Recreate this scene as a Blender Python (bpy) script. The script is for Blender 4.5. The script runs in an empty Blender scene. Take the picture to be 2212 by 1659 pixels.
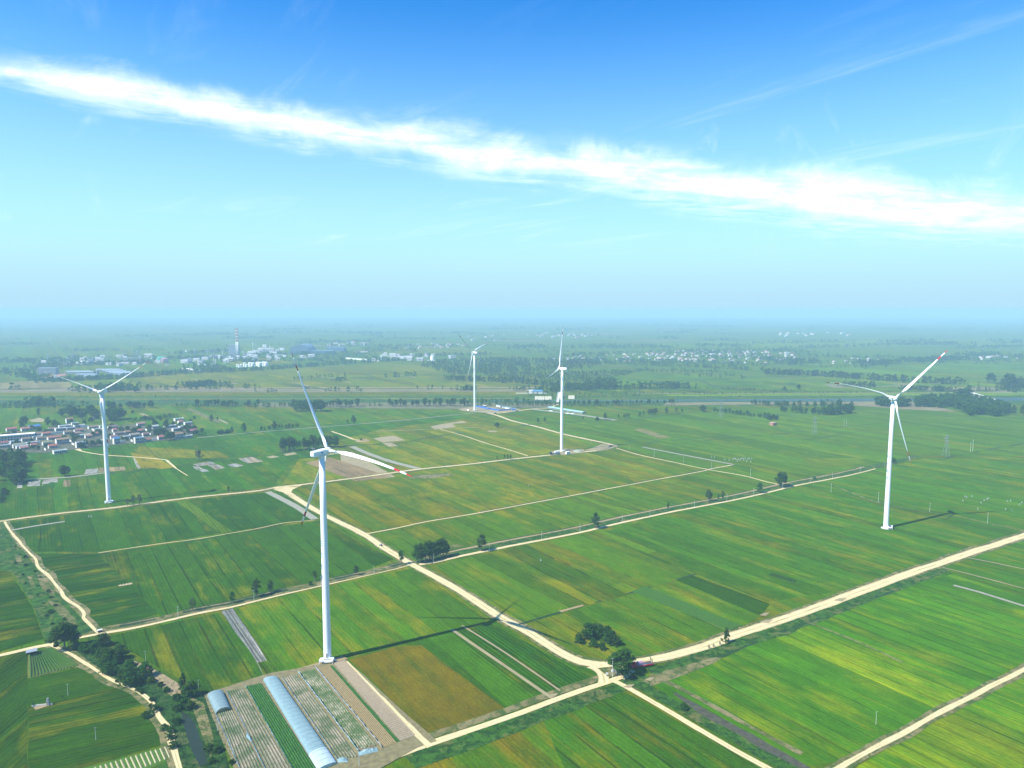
import bpy, bmesh, math, random
import numpy as np
from mathutils import Vector, Matrix
from mathutils.geometry import tessellate_polygon

S = bpy.context.scene
COL = S.collection
R = math.radians

# ------------------------------------------------------------------ camera
F, CX, CY, CAMH, HOR = 1520.0, 1106.0, 829.5, 160.0, 669.0     # drone survey: focal length, principal point, height, horizon row
PITCH = math.atan((CY - HOR) / F)
cam = bpy.data.cameras.new('drone_camera')
cam.sensor_width = 36.0
cam.lens = 36.0 * F / 2212.0
cam.clip_start, cam.clip_end = 1.0, 60000.0
cam_o = bpy.data.objects.new('drone_camera', cam)
cam_o.location = (0, 0, CAMH)
cam_o.rotation_euler = (math.pi / 2 - PITCH, 0, 0)
COL.objects.link(cam_o)
S.camera = cam_o

# ------------------------------------------------------------------ light
SUN_AZ, SUN_EL = 241.5, 49.0          # compass bearing of the sun (camera looks to bearing 0), elevation
sun = bpy.data.lights.new('sun', 'SUN')
sun.energy = 4.9
sun.angle = R(0.5)
sun.color = (1.0, 0.955, 0.87)
sun_o = bpy.data.objects.new('sun', sun)
sd = Vector((math.sin(R(SUN_AZ)) * math.cos(R(SUN_EL)), math.cos(R(SUN_AZ)) * math.cos(R(SUN_EL)), math.sin(R(SUN_EL))))
sun_o.rotation_euler = sd.to_track_quat('Z', 'Y').to_euler()
sun_o.location = (0, 0, 400)
COL.objects.link(sun_o)

S.view_settings.view_transform = 'Standard'
S.view_settings.look = 'None'
S.view_settings.exposure = 0.85
S.view_settings.gamma = 1.0
S.view_settings.use_curve_mapping = False
S.cycles.volume_bounces = 2
S.cycles.max_bounces = 5
S.cycles.diffuse_bounces = 2
S.cycles.glossy_bounces = 2
S.cycles.transparent_max_bounces = 8
S.cycles.use_denoising = True


class G:
    """small node-tree writer"""
    def __init__(s, nt):
        s.nt = nt
        nt.nodes.clear()

    def n(s, typ, ins=None, **kw):
        nd = s.nt.nodes.new(typ)
        for k, v in kw.items():
            setattr(nd, k, v)
        for k, v in (ins or {}).items():
            s.set(nd.inputs[k], v)
        return nd

    def set(s, sock, v):
        if isinstance(v, bpy.types.NodeSocket):
            s.nt.links.new(v, sock)
        elif isinstance(v, tuple) and sock.type == 'RGBA' and len(v) == 3:
            sock.default_value = (*v, 1)
        else:
            sock.default_value = v

    def m(s, op, a, b=0.0, c=0.0, clamp=False):
        return s.n('ShaderNodeMath', {0: a, 1: b, 2: c}, operation=op, use_clamp=clamp).outputs[0]

    def vm(s, op, a, b=(0, 0, 0), out=0):
        return s.n('ShaderNodeVectorMath', {0: a, 1: b}, operation=op).outputs[out]

    def mix(s, f, a, b, mode='MIX'):
        nd = s.n('ShaderNodeMix', data_type='RGBA', blend_type=mode)
        s.set(nd.inputs[0], f)
        s.set(nd.inputs[6], a)
        s.set(nd.inputs[7], b)
        return nd.outputs[2]

    def noise(s, v, scale, detail=3.0, rough=0.55, dist=0.0):
        return s.n('ShaderNodeTexNoise', {'Vector': v, 'Scale': scale, 'Detail': detail, 'Roughness': rough, 'Distortion': dist}).outputs['Fac']

    def white(s, v):
        return s.n('ShaderNodeTexWhiteNoise', {'Vector': v}, noise_dimensions='3D').outputs['Value']

    def comb(s, x=0.0, y=0.0, z=0.0):
        return s.n('ShaderNodeCombineXYZ', {0: x, 1: y, 2: z}).outputs[0]

    def sep(s, v):
        return s.n('ShaderNodeSeparateXYZ', {0: v}).outputs

    def ss(s, v, a, b, lo=0.0, hi=1.0):
        return s.n('ShaderNodeMapRange', {0: v, 1: a, 2: b, 3: lo, 4: hi}, interpolation_type='SMOOTHSTEP', clamp=True).outputs[0]

    def attr(s, name, out='Fac'):
        return s.n('ShaderNodeAttribute', attribute_name=name, attribute_type='OBJECT').outputs[out]


# ------------------------------------------------------------------ world: Nishita sky, haze towards the horizon, a long cirrus street
W = bpy.data.worlds.new('World')
S.world = W
W.use_nodes = True
g = G(W.node_tree)
SKY_STRENGTH = 0.09
sky = g.n('ShaderNodeTexSky', sky_type='NISHITA', sun_disc=False, sun_elevation=R(SUN_EL), sun_rotation=R(SUN_AZ),
          altitude=0.0, air_density=1.0, dust_density=0.6, ozone_density=2.0)
HAZE_COL = (3.0, 4.75, 5.8)
dirv = g.n('ShaderNodeTexCoord').outputs['Generated']
dx, dy, dz = g.sep(dirv)
hs = g.n('ShaderNodeHueSaturation', {'Hue': 0.5, 'Saturation': 1.45, 'Value': 1.0, 'Color': sky.outputs[0]}).outputs[0]
skyc = g.mix(1.0, hs, (0.34, 1.17, 1.45), 'MULTIPLY')
zc = g.m('MAXIMUM', dz, 0.02)
veil = g.m('POWER', g.ss(dz, 0.50, 0.02), 1.45)
skyc = g.mix(g.m('MULTIPLY', veil, 0.86), skyc, (3.9, 6.05, 7.5))
# clouds live on a high flat layer
px, py = g.m('DIVIDE', dx, zc), g.m('DIVIDE', dy, zc)
qx, qy = g.m('ADD', px, 2.207), g.m('SUBTRACT', py, 3.155)
L = (0.8732, 0.4874)
ln = g.m('ADD', g.m('MULTIPLY', qx, L[0]), g.m('MULTIPLY', qy, L[1]))
nn = g.m('ADD', g.m('MULTIPLY', qx, -L[1]), g.m('MULTIPLY', qy, L[0]))
lc = g.m('MINIMUM', g.m('MAXIMUM', ln, -1.0), 12.0)
half = g.m('MULTIPLY_ADD', lc, 0.100, 0.21)
cen = g.m('ADD', g.m('MINIMUM', g.m('MULTIPLY_ADD', lc, 0.19, -0.10), 0.24), g.m('MULTIPLY', lc, 0.025))
rel = g.m('DIVIDE', g.m('SUBTRACT', nn, cen), half)          # -1 upper edge .. 1 lower edge
sc = g.m('DIVIDE', 1.0, half)
tv = g.vm('ADD', dirv, (3.0, 1.0, 2.0))
n1 = g.noise(g.vm('MULTIPLY', dirv, (1.0, 1.0, 1.25)), 9.0, 9.0, 0.62, 0.5)
n2 = g.noise(tv, 4.2, 4.0, 0.55, 0.3)
n3 = g.noise(g.comb(g.m('MULTIPLY', ln, 0.5), nn, 7.7), 2.6, 8.0, 0.62, 0.4)
n4 = g.noise(g.vm('MULTIPLY', tv, (0.7, 1.0, 1.6)), 26.0, 6.0, 0.6, 0.6)
edge = g.m('ADD', g.m('MULTIPLY', g.m('SUBTRACT', n1, 0.5), 3.0), g.m('MULTIPLY', g.m('SUBTRACT', n2, 0.5), 1.2))
edge = g.m('ADD', edge, g.m('MULTIPLY', g.m('SUBTRACT', n4, 0.5), 0.9))
body = g.m('SUBTRACT', 1.0, g.m('ADD', g.m('ABSOLUTE', rel), edge))
band = g.m('POWER', g.ss(body, -0.65, 1.05), 1.15)
thin = g.m('MULTIPLY_ADD', g.ss(g.m('ADD', g.m('MULTIPLY', n3, 0.6), g.m('MULTIPLY', n4, 0.4)), 0.36, 0.60), 0.62, 0.34)
band = g.m('MULTIPLY', band, thin)
veil2 = g.m('MULTIPLY', g.ss(g.m('ADD', g.m('ABSOLUTE', g.m('SUBTRACT', rel, 0.35)), g.m('MULTIPLY', edge, 0.7)), 2.1, 0.2), g.ss(n3, 0.36, 0.66))
band = g.m('MAXIMUM', band, g.m('MULTIPLY', veil2, 0.52))
# fine streaks of cirrus elsewhere, running across the sky on a slant
sx = g.m('ADD', g.m('MULTIPLY', px, 0.57), g.m('MULTIPLY', py, -0.82))
sy = g.m('ADD', g.m('MULTIPLY', px, 0.82), g.m('MULTIPLY', py, 0.57))
w1 = g.noise(g.comb(g.m('MULTIPLY', sx, 0.22), g.m('MULTIPLY', sy, 1.0), 1.0), 1.9, 8.0, 0.64, 0.7)
w2 = g.noise(g.comb(px, py, 5.0), 0.35, 3.0, 0.5)
wisp = g.m('MULTIPLY', g.ss(w1, 0.50, 0.80), g.ss(w2, 0.36, 0.62))
plume = g.m('MULTIPLY', g.ss(g.noise(g.vm('MULTIPLY', tv, (1.0, 1.0, 0.6)), 12.0, 8.0, 0.65, 1.2), 0.56, 0.82), g.ss(g.noise(tv, 3.0, 2.0), 0.48, 0.66))
wisp = g.m('MAXIMUM', wisp, g.m('MULTIPLY', plume, 0.8))
soft = g.ss(g.m('ABSOLUTE', rel), 2.6, 0.6)
wisp = g.m('MULTIPLY', wisp, g.m('MULTIPLY_ADD', soft, 0.22, 0.22))
cl = g.m('MAXIMUM', g.m('MULTIPLY', band, 0.84), wisp, clamp=True)
cl = g.m('MULTIPLY', cl, g.ss(dz, 0.04, 0.12))
skyc = g.mix(cl, skyc, (9.6, 10.0, 10.0))
hz = g.m('POWER', g.ss(dz, 0.135, -0.012), 1.25)
skyc = g.mix(hz, skyc, HAZE_COL)
bg = g.n('ShaderNodeBackground', {'Color': skyc, 'Strength': SKY_STRENGTH})
g.nt.links.new(bg.outputs[0], g.n('ShaderNodeOutputWorld').inputs['Surface'])

# ------------------------------------------------------------------ survey helpers
CP, SP = math.cos(PITCH), math.sin(PITCH)


def at(u, v, z=0.0):
    """survey column/row -> the ground point it lies on"""
    a, b = (u - CX) / F, (v - CY) / F
    d = (a, CP - b * SP, -SP - b * CP)
    t = (z - CAMH) / d[2]
    return Vector((d[0] * t, d[1] * t, z))


def hgt(v, vtop):
    """height of something that stands at row v and reaches row vtop"""
    y = at(CX, v).y
    return (v - vtop) * y / F * 1.0


AZ_ROAD, AZ_STRIP = 58.0, 145.5       # the field grid: bearings of the lanes and of the strips


def bear(az):
    return Vector((math.sin(R(az)), math.cos(R(az)), 0))


ROTG = R(90 - AZ_ROAD)                # z rotation that lays local x along the lanes


# ------------------------------------------------------------------ mesh helpers
class MB:
    def __init__(s):
        s.v, s.f, s.m = [], [], []

    def face(s, pts, mi=0):
        k = len(s.v)
        s.v += [tuple(p) for p in pts]
        s.f.append(tuple(range(k, k + len(pts))))
        s.m.append(mi)

    def box(s, x0, x1, y0, y1, z0, z1, mi=0, bottom=True):
        k = len(s.v)
        s.v += [(x0, y0, z0), (x1, y0, z0), (x1, y1, z0), (x0, y1, z0), (x0, y0, z1), (x1, y0, z1), (x1, y1, z1), (x0, y1, z1)]
        fs = [(4, 5, 6, 7), (0, 1, 5, 4), (1, 2, 6, 5), (2, 3, 7, 6), (3, 0, 4, 7)]
        if bottom:
            fs.append((3, 2, 1, 0))
        s.f += [tuple(k + i for i in f) for f in fs]
        s.m += [mi] * len(fs)
        return s

    def bar(s, p0, p1, w, mi=0, h=None):
        p0, p1 = Vector(p0), Vector(p1)
        d = (p1 - p0).normalized()
        up = Vector((0, 0, 1)) if abs(d.z) < 0.9 else Vector((1, 0, 0))
        a = d.cross(up).normalized() * w / 2
        b = a.cross(d).normalized() * (h or w) / 2
        k = len(s.v)
        for p in (p0, p1):
            s.v += [tuple(p + a + b), tuple(p - a + b), tuple(p - a - b), tuple(p + a - b)]
        s.f += [tuple(k + i for i in f) for f in ((0, 1, 5, 4), (1, 2, 6, 5), (2, 3, 7, 6), (3, 0, 4, 7), (3, 2, 1, 0), (4, 5, 6, 7))]
        s.m += [mi] * 6
        return s

    def tube(s, pts, rad, n=8, mi=0, cap=True):
        """round tube through pts with a radius per point"""
        pts = [Vector(p) for p in pts]
        k0 = len(s.v)
        for i, p in enumerate(pts):
            d = (pts[min(i + 1, len(pts) - 1)] - pts[max(i - 1, 0)]).normalized()
            up = Vector((0, 0, 1)) if abs(d.z) < 0.95 else Vector((0, 1, 0))
            a = d.cross(up).normalized()
            b = a.cross(d).normalized()
            for j in range(n):
                t = 2 * math.pi * j / n
                s.v.append(tuple(p + (a * math.cos(t) + b * math.sin(t)) * rad[i]))
        for i in range(len(pts) - 1):
            for j in range(n):
                q = k0 + i * n
                s.f.append((q + j, q + (j + 1) % n, q + n + (j + 1) % n, q + n + j))
                s.m.append(mi)
        if cap:
            s.f.append(tuple(k0 + j for j in reversed(range(n))))
            s.f.append(tuple(k0 + (len(pts) - 1) * n + j for j in range(n)))
            s.m += [mi, mi]
        return s

    def mesh(s, name, mats, smooth=False):
        me = bpy.data.meshes.new(name)
        me.from_pydata(s.v, [], s.f)
        for m in (mats if isinstance(mats, (list, tuple)) else [mats]):
            me.materials.append(m)
        if any(s.m):
            me.polygons.foreach_set('material_index', s.m)
        if smooth:
            me.polygons.foreach_set('use_smooth', [True] * len(s.f))
        me.update()
        return me

    def build(s, name, mats, parent=None, smooth=False):
        return link(name, s.mesh(name, mats, smooth), parent)


def link(name, me, parent=None, loc=None, rz=None):
    o = bpy.data.objects.new(name, me)
    COL.objects.link(o)
    if parent:
        o.parent = parent
    if loc is not None:
        o.location = loc
    if rz is not None:
        o.rotation_euler = (0, 0, rz)
    return o


def tag(o, label=None, cat=None, group=None, kind=None):
    for k, v in (('label', label), ('category', cat), ('group', group), ('kind', kind)):
        if v:
            o[k] = v
    return o


def thing(name, label, cat, loc=(0, 0, 0), rz=0.0, group=None):
    o = bpy.data.objects.new(name, None)
    o.empty_display_size = 1.0
    COL.objects.link(o)
    o.location = loc
    o.rotation_euler = (0, 0, rz)
    return tag(o, label, cat, group)


def copy_tree(o, label=None, loc=None, rz=None, scale=None, parent=None, group=None):
    c = o.copy()
    COL.objects.link(c)
    c.parent = parent
    for ch in KIDS.get(o.name, ()):
        copy_tree(ch, parent=c)
    if label:
        c['label'] = label
    if group:
        c['group'] = group
    if loc is not None:
        c.location = loc
    if rz is not None:
        c.rotation_euler = (0, 0, rz)
    if scale is not None:
        c.scale = scale if isinstance(scale, (tuple, list)) else (scale,) * 3
    return c


KIDS = {}


def index_kids(o):
    KIDS[o.name] = [c for c in bpy.data.objects if c.parent == o]
    for c in KIDS[o.name]:
        index_kids(c)


def kill(o):
    for c in KIDS.get(o.name, ()):
        kill(c)
    bpy.data.objects.remove(o)


ORD = ['first', 'second', 'third', 'fourth', 'fifth', 'sixth', 'seventh', 'eighth', 'ninth', 'tenth', 'eleventh', 'twelfth',
       'thirteenth', 'fourteenth', 'fifteenth', 'sixteenth', 'seventeenth', 'eighteenth', 'nineteenth', 'twentieth']

# ------------------------------------------------------------------ materials
MATS = {}


def mat(name, col, rough=0.8, var=0.0, scale=1.0, metal=0.0, spec=0.1, bump=0.0):
    m = bpy.data.materials.new(name)
    m.use_nodes = True
    g = G(m.node_tree)
    b = g.n('ShaderNodeBsdfPrincipled', {'Roughness': rough, 'Metallic': metal, 'Specular IOR Level': spec})
    c = col
    if var:
        pos = g.n('ShaderNodeNewGeometry').outputs['Position']
        nz = g.noise(pos, scale, 5.0, 0.65)
        f = g.m('MULTIPLY_ADD', g.m('SUBTRACT', nz, 0.5), 2.4 * var, 1.0)
        c = g.mix(1.0, col, g.n('ShaderNodeCombineColor', {0: f, 1: f, 2: f}).outputs[0], 'MULTIPLY')
        if bump:
            bp = g.n('ShaderNodeBump', {'Strength': 1.0, 'Distance': bump, 'Height': nz})
            g.nt.links.new(bp.outputs[0], b.inputs['Normal'])
    g.set(b.inputs['Base Color'], c)
    g.nt.links.new(b.outputs[0], g.n('ShaderNodeOutputMaterial').inputs[0])
    MATS[name] = m
    return m


def objcol_mat(name, attr, rough=0.8, var=0.2, scale=1.0):
    """a plain rough material whose colour is the object's own property"""
    m = bpy.data.materials.new(name)
    m.use_nodes = True
    g = G(m.node_tree)
    pos = g.n('ShaderNodeNewGeometry').outputs['Position']
    nz = g.noise(pos, scale, 5.0, 0.65)
    f = g.m('MULTIPLY_ADD', g.m('SUBTRACT', nz, 0.5), 2.4 * var, 1.0)
    c = g.mix(1.0, g.attr(attr, 'Color'), g.n('ShaderNodeCombineColor', {0: f, 1: f, 2: f}).outputs[0], 'MULTIPLY')
    b = g.n('ShaderNodeBsdfPrincipled', {'Roughness': rough, 'Specular IOR Level': 0.2, 'Base Color': c})
    g.nt.links.new(b.outputs[0], g.n('ShaderNodeOutputMaterial').inputs[0])
    MATS[name] = m
    return m


def wheat_mat():
    """standing crop: strips of differing growth, dry patches drawn out along the strips, furrows between them, fine grain"""
    m = bpy.data.materials.new('wheat')
    m.use_nodes = True
    g = G(m.node_tree)
    uv = g.n('ShaderNodeUVMap', uv_map='metres').outputs[0]
    s, t, _ = g.sep(uv)
    w, seed, dry, rows = g.attr('strip'), g.attr('seed'), g.attr('dry'), g.attr('rows')
    tint, gold = g.attr('tint', 'Color'), g.attr('gold', 'Color')
    wob = g.noise(g.comb(g.m('MULTIPLY', t, 0.02), seed, g.m('MULTIPLY', s, 0.002)), 1.0, 2.0)
    tt = g.m('ADD', g.m('DIVIDE', t, w), g.m('MULTIPLY', wob, 2.2))
    idx = g.m('FLOOR', tt)
    fr = g.m('FRACT', tt)
    r1 = g.white(g.comb(idx, seed, 1.0))
    r2 = g.white(g.comb(idx, seed, 2.0))
    blk = g.white(g.comb(g.m('FLOOR', g.m('ADD', g.m('DIVIDE', s, 170.0), r2)), g.m('FLOOR', g.m('DIVIDE', tt, 4.0)), seed))
    p1 = g.noise(g.comb(g.m('DIVIDE', s, 46.0), g.m('DIVIDE', t, 13.0), seed), 1.0, 6.0, 0.62, 0.4)
    p2 = g.noise(g.comb(g.m('DIVIDE', s, 150.0), g.m('DIVIDE', t, 80.0), g.m('ADD', seed, 9.0)), 1.0, 4.0, 0.6)
    fine = g.noise(g.comb(g.m('DIVIDE', s, 1.6), g.m('DIVIDE', t, 0.8), seed), 1.0, 4.0, 0.7)
    mid = g.noise(g.comb(g.m('DIVIDE', s, 9.0), g.m('DIVIDE', t, 4.0), seed), 1.0, 4.0, 0.65)
    lum = g.m('ADD', g.m('MULTIPLY', r1, 0.32), g.m('MULTIPLY', blk, 0.16))
    p3 = g.noise(g.comb(g.m('DIVIDE', s, 30.0), g.m('DIVIDE', t, 17.0), g.m('ADD', seed, 4.0)), 1.0, 5.0, 0.65, 0.8)
    lum = g.m('ADD', lum, g.m('MULTIPLY', g.m('SUBTRACT', p3, 0.5), 0.5))
    lum = g.m('ADD', lum, g.m('MULTIPLY', p2, 0.30))
    lum = g.m('ADD', lum, 0.54)
    lum = g.m('MULTIPLY', lum, g.m('MULTIPLY_ADD', fine, 1.1, 0.45))
    lum = g.m('MULTIPLY', lum, g.m('MULTIPLY_ADD', mid, 0.8, 0.60))
    dr = g.m('ADD', g.m('MULTIPLY', p1, 1.0), g.m('MULTIPLY', r2, 0.24))
    dr = g.m('ADD', dr, g.m('MULTIPLY', g.m('SUBTRACT', p3, 0.5), 0.55))
    p4 = g.noise(g.comb(g.m('DIVIDE', s, 75.0), g.m('DIVIDE', t, 3.2), g.m('ADD', seed, 2.0)), 1.0, 5.0, 0.6, 0.2)
    dr = g.m('ADD', dr, g.m('ADD', g.m('MULTIPLY', p2, 0.30), g.m('MULTIPLY', p4, 0.55)))
    dr = g.m('ADD', dr, g.m('MULTIPLY', dry, 1.0))
    dmask = g.m('MULTIPLY', g.ss(dr, 1.10, 1.62), 0.90)
    dark = g.mix(1.0, tint, (0.72, 0.86, 1.02), 'MULTIPLY')
    base = g.mix(g.m('MULTIPLY', r2, 0.8), tint, dark)
    base = g.mix(dmask, base, gold)
    # furrow lines between strips, broken here and there, and the drill rows
    ga = g.noise(g.comb(g.m('DIVIDE', s, 25.0), idx, seed), 1.0, 3.0)
    e = g.m('ABSOLUTE', g.m('SUBTRACT', fr, 0.5))
    lw = g.m('DIVIDE', 0.42, w)
    line = g.ss(e, g.m('SUBTRACT', 0.5, g.m('MULTIPLY', lw, 1.6)), g.m('SUBTRACT', 0.5, g.m('MULTIPLY', lw, 0.5)))
    line = g.m('MULTIPLY', line, g.m('MULTIPLY', g.ss(ga, 0.36, 0.56), g.m('GREATER_THAN', g.white(g.comb(idx, seed, 8.0)), 0.35)))
    tram = g.m('ABSOLUTE', g.m('SUBTRACT', g.m('ABSOLUTE', g.m('SUBTRACT', g.m('FRACT', g.m('DIVIDE', g.m('ADD', t, g.m('MULTIPLY', seed, 3.7)), 27.0)), 0.5)), 0.033))
    tram = g.m('MULTIPLY', g.ss(tram, 0.012, 0.004), g.ss(g.noise(g.comb(g.m('DIVIDE', s, 40.0), g.m('DIVIDE', t, 27.0), seed), 1.0, 2.0), 0.42, 0.58))
    lum = g.m('MULTIPLY', lum, g.m('MULTIPLY_ADD', tram, -0.32, 1.0))
    drill = g.m('SINE', g.m('MULTIPLY', g.m('ADD', t, g.m('MULTIPLY', mid, 0.6)), 3.1))
    lum = g.m('MULTIPLY', lum, g.m('MULTIPLY_ADD', g.m('MULTIPLY', drill, rows), 0.35, 1.0))
    lum = g.m('MULTIPLY', lum, g.m('MULTIPLY_ADD', line, -0.55, 1.0))
    base = g.mix(g.attr('green'), base, (0.90, 0.98, 0.04), 'MULTIPLY')
    col = g.mix(1.0, base, g.n('ShaderNodeCombineColor', {0: lum, 1: lum, 2: lum}).outputs[0], 'MULTIPLY')
    b = g.n('ShaderNodeBsdfPrincipled', {'Roughness': 1.0, 'Specular IOR Level': 0.0, 'Base Color': col})
    bp = g.n('ShaderNodeBump', {'Strength': 0.8, 'Distance': 0.5, 'Height': fine})
    g.nt.links.new(bp.outputs[0], b.inputs['Normal'])
    g.nt.links.new(b.outputs[0], g.n('ShaderNodeOutputMaterial').inputs[0])
    return m


def leaf_mat(name, col, hue=0.03, val=0.35):
    m = bpy.data.materials.new(name)
    m.use_nodes = True
    g = G(m.node_tree)
    rnd = g.n('ShaderNodeObjectInfo').outputs['Random']
    pos = g.n('ShaderNodeNewGeometry').outputs['Position']
    nz = g.noise(pos, 0.45, 4.0, 0.7)
    v = g.m('ADD', g.m('MULTIPLY_ADD', rnd, val, 1 - val / 2), g.m('MULTIPLY', g.m('SUBTRACT', nz, 0.5), 1.5))
    h = g.m('MULTIPLY_ADD', g.m('SUBTRACT', rnd, 0.5), hue, 0.5)
    c = g.n('ShaderNodeHueSaturation', {'Hue': h, 'Saturation': 1.0, 'Value': v, 'Color': col}).outputs[0]
    d = g.n('ShaderNodeBsdfDiffuse', {'Color': c})
    t = g.n('ShaderNodeBsdfTranslucent', {'Color': g.mix(1.0, c, (1.3, 1.25, 0.6), 'MULTIPLY')})
    mx = g.n('ShaderNodeMixShader', {0: 0.38, 1: d.outputs[0], 2: t.outputs[0]})
    g.nt.links.new(mx.outputs[0], g.n('ShaderNodeOutputMaterial').inputs[0])
    return m


WHEAT = wheat_mat()
LEAF = leaf_mat('leaves', (0.050, 0.115, 0.014))
LEAF_DARK = leaf_mat('dark_leaves', (0.038, 0.096, 0.012))
LEAF_PALE = leaf_mat('pale_leaves', (0.055, 0.085, 0.030))
BARK = mat('bark', (0.16, 0.13, 0.10), 0.9, 0.3, 2.0)


def lane_mat():
    """packed pale earth with wheel tracks, a faint grassy middle and edges broken by weeds"""
    m = bpy.data.materials.new('packed_dirt')
    m.use_nodes = True
    g = G(m.node_tree)
    v = g.sep(g.n('ShaderNodeUVMap', uv_map='lane').outputs[0])[1]
    pos = g.n('ShaderNodeNewGeometry').outputs['Position']
    n1, n2, n3 = g.noise(pos, 0.16, 5.0, 0.65), g.noise(pos, 0.9, 5.0, 0.7), g.noise(pos, 0.045, 3.0)
    av = g.m('ABSOLUTE', g.m('ADD', v, g.m('MULTIPLY', g.m('SUBTRACT', n1, 0.5), 0.35)))
    rut = g.ss(g.m('ABSOLUTE', g.m('SUBTRACT', av, 0.42)), 0.20, 0.04)
    c = g.mix(g.m('MULTIPLY', rut, 0.55), (0.50, 0.40, 0.21), (0.62, 0.51, 0.30))
    c = g.mix(g.m('MULTIPLY', g.ss(av, 0.14, 0.02), g.ss(n3, 0.45, 0.62)), c, (0.24, 0.21, 0.075))
    c = g.mix(g.ss(g.m('ADD', av, g.m('MULTIPLY', g.m('SUBTRACT', n2, 0.5), 0.9)), 0.86, 1.12), c, (0.13, 0.13, 0.040))
    f = g.m('MULTIPLY_ADD', n2, 0.7, 0.65)
    f = g.m('MULTIPLY', f, g.m('MULTIPLY_ADD', n1, 0.5, 0.78))
    c = g.mix(1.0, c, g.n('ShaderNodeCombineColor', {0: f, 1: f, 2: f}).outputs[0], 'MULTIPLY')
    b = g.n('ShaderNodeBsdfPrincipled', {'Roughness': 1.0, 'Specular IOR Level': 0.0, 'Base Color': c})
    g.nt.links.new(b.outputs[0], g.n('ShaderNodeOutputMaterial').inputs[0])
    MATS['packed_dirt'] = m
    return m


DIRT = lane_mat()
SOIL = mat('bare_soil', (0.27, 0.20, 0.10), 0.95, 0.35, 0.5)
SAND = mat('pale_sand', (0.26, 0.215, 0.115), 0.95, 0.35, 0.12)
GRAVEL = mat('grey_gravel', (0.25, 0.24, 0.18), 0.95, 0.5, 0.8)


def rough_grass(name, a, b, c, k=0.0):
    m = bpy.data.materials.new(name)
    m.use_nodes = True
    g = G(m.node_tree)
    pos = g.n('ShaderNodeNewGeometry').outputs['Position']
    big, mid, fine = g.noise(pos, 0.07, 4.0, 0.6), g.noise(pos, 0.28, 5.0, 0.7, 0.6), g.noise(pos, 1.4, 4.0, 0.7)
    col = g.mix(g.ss(mid, 0.38, 0.60), a, b)
    col = g.mix(g.m('MULTIPLY', g.ss(g.m('ADD', g.m('MULTIPLY', big, 0.6), g.m('MULTIPLY', mid, 0.4)), 0.50 - k, 0.62 - k), 0.85), col, c)
    f = g.m('MULTIPLY_ADD', fine, 1.3, 0.35)
    col = g.mix(1.0, col, g.n('ShaderNodeCombineColor', {0: f, 1: f, 2: f}).outputs[0], 'MULTIPLY')
    bp = g.n('ShaderNodeBump', {'Strength': 1.0, 'Distance': 0.8, 'Height': g.m('ADD', mid, g.m('MULTIPLY', fine, 0.4))})
    b_ = g.n('ShaderNodeBsdfPrincipled', {'Roughness': 0.95, 'Specular IOR Level': 0.05, 'Base Color': col, 'Normal': bp.outputs[0]})
    g.nt.links.new(b_.outputs[0], g.n('ShaderNodeOutputMaterial').inputs[0])
    MATS[name] = m
    return m


VERGE = rough_grass('verge_grass', (0.016, 0.050, 0.007), (0.040, 0.110, 0.010), (0.120, 0.115, 0.035))
WEED = rough_grass('dry_weeds', (0.055, 0.090, 0.018), (0.13, 0.120, 0.040), (0.21, 0.175, 0.080), 0.04)
FURROW_SHADE = mat('furrow_shade_weeds', (0.018, 0.042, 0.018), 0.95, 0.5, 0.8)  # dark green of ditches and field borders, with crop-edge shade put into the colour
WHITE = mat('white_gelcoat', (0.80, 0.81, 0.81), 0.32, 0.03, 0.3, spec=0.5)
RED = mat('red_paint', (0.42, 0.014, 0.022), 0.4, 0.05, 0.5)
DARKMETAL = mat('dark_metal', (0.04, 0.045, 0.05), 0.5)
GREYMETAL = mat('grey_metal', (0.34, 0.36, 0.37), 0.45, 0.15, 2.0, metal=0.4)
BLUEINK = mat('blue_lettering', (0.02, 0.12, 0.34), 0.5)
CONC = mat('concrete', (0.48, 0.46, 0.42), 0.9, 0.2, 1.0)
POLEM = mat('pale_pole', (0.44, 0.48, 0.45), 0.7, 0.15, 2.0)


def film_mat(name, col):
    m = bpy.data.materials.new(name)
    m.use_nodes = True
    g = G(m.node_tree)
    pos = g.n('ShaderNodeNewGeometry').outputs['Position']
    f = g.m('MULTIPLY_ADD', g.noise(pos, 0.9, 6.0, 0.7), 0.7, 0.65)
    c = g.mix(1.0, col, g.n('ShaderNodeCombineColor', {0: f, 1: f, 2: f}).outputs[0], 'MULTIPLY')
    d = g.n('ShaderNodeBsdfPrincipled', {'Base Color': c, 'Roughness': 0.4, 'Specular IOR Level': 0.3})
    t = g.n('ShaderNodeBsdfTranslucent', {'Color': c})
    mx = g.n('ShaderNodeMixShader', {0: 0.45, 1: d.outputs[0], 2: t.outputs[0]})
    g.nt.links.new(mx.outputs[0], g.n('ShaderNodeOutputMaterial').inputs[0])
    return m


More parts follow.
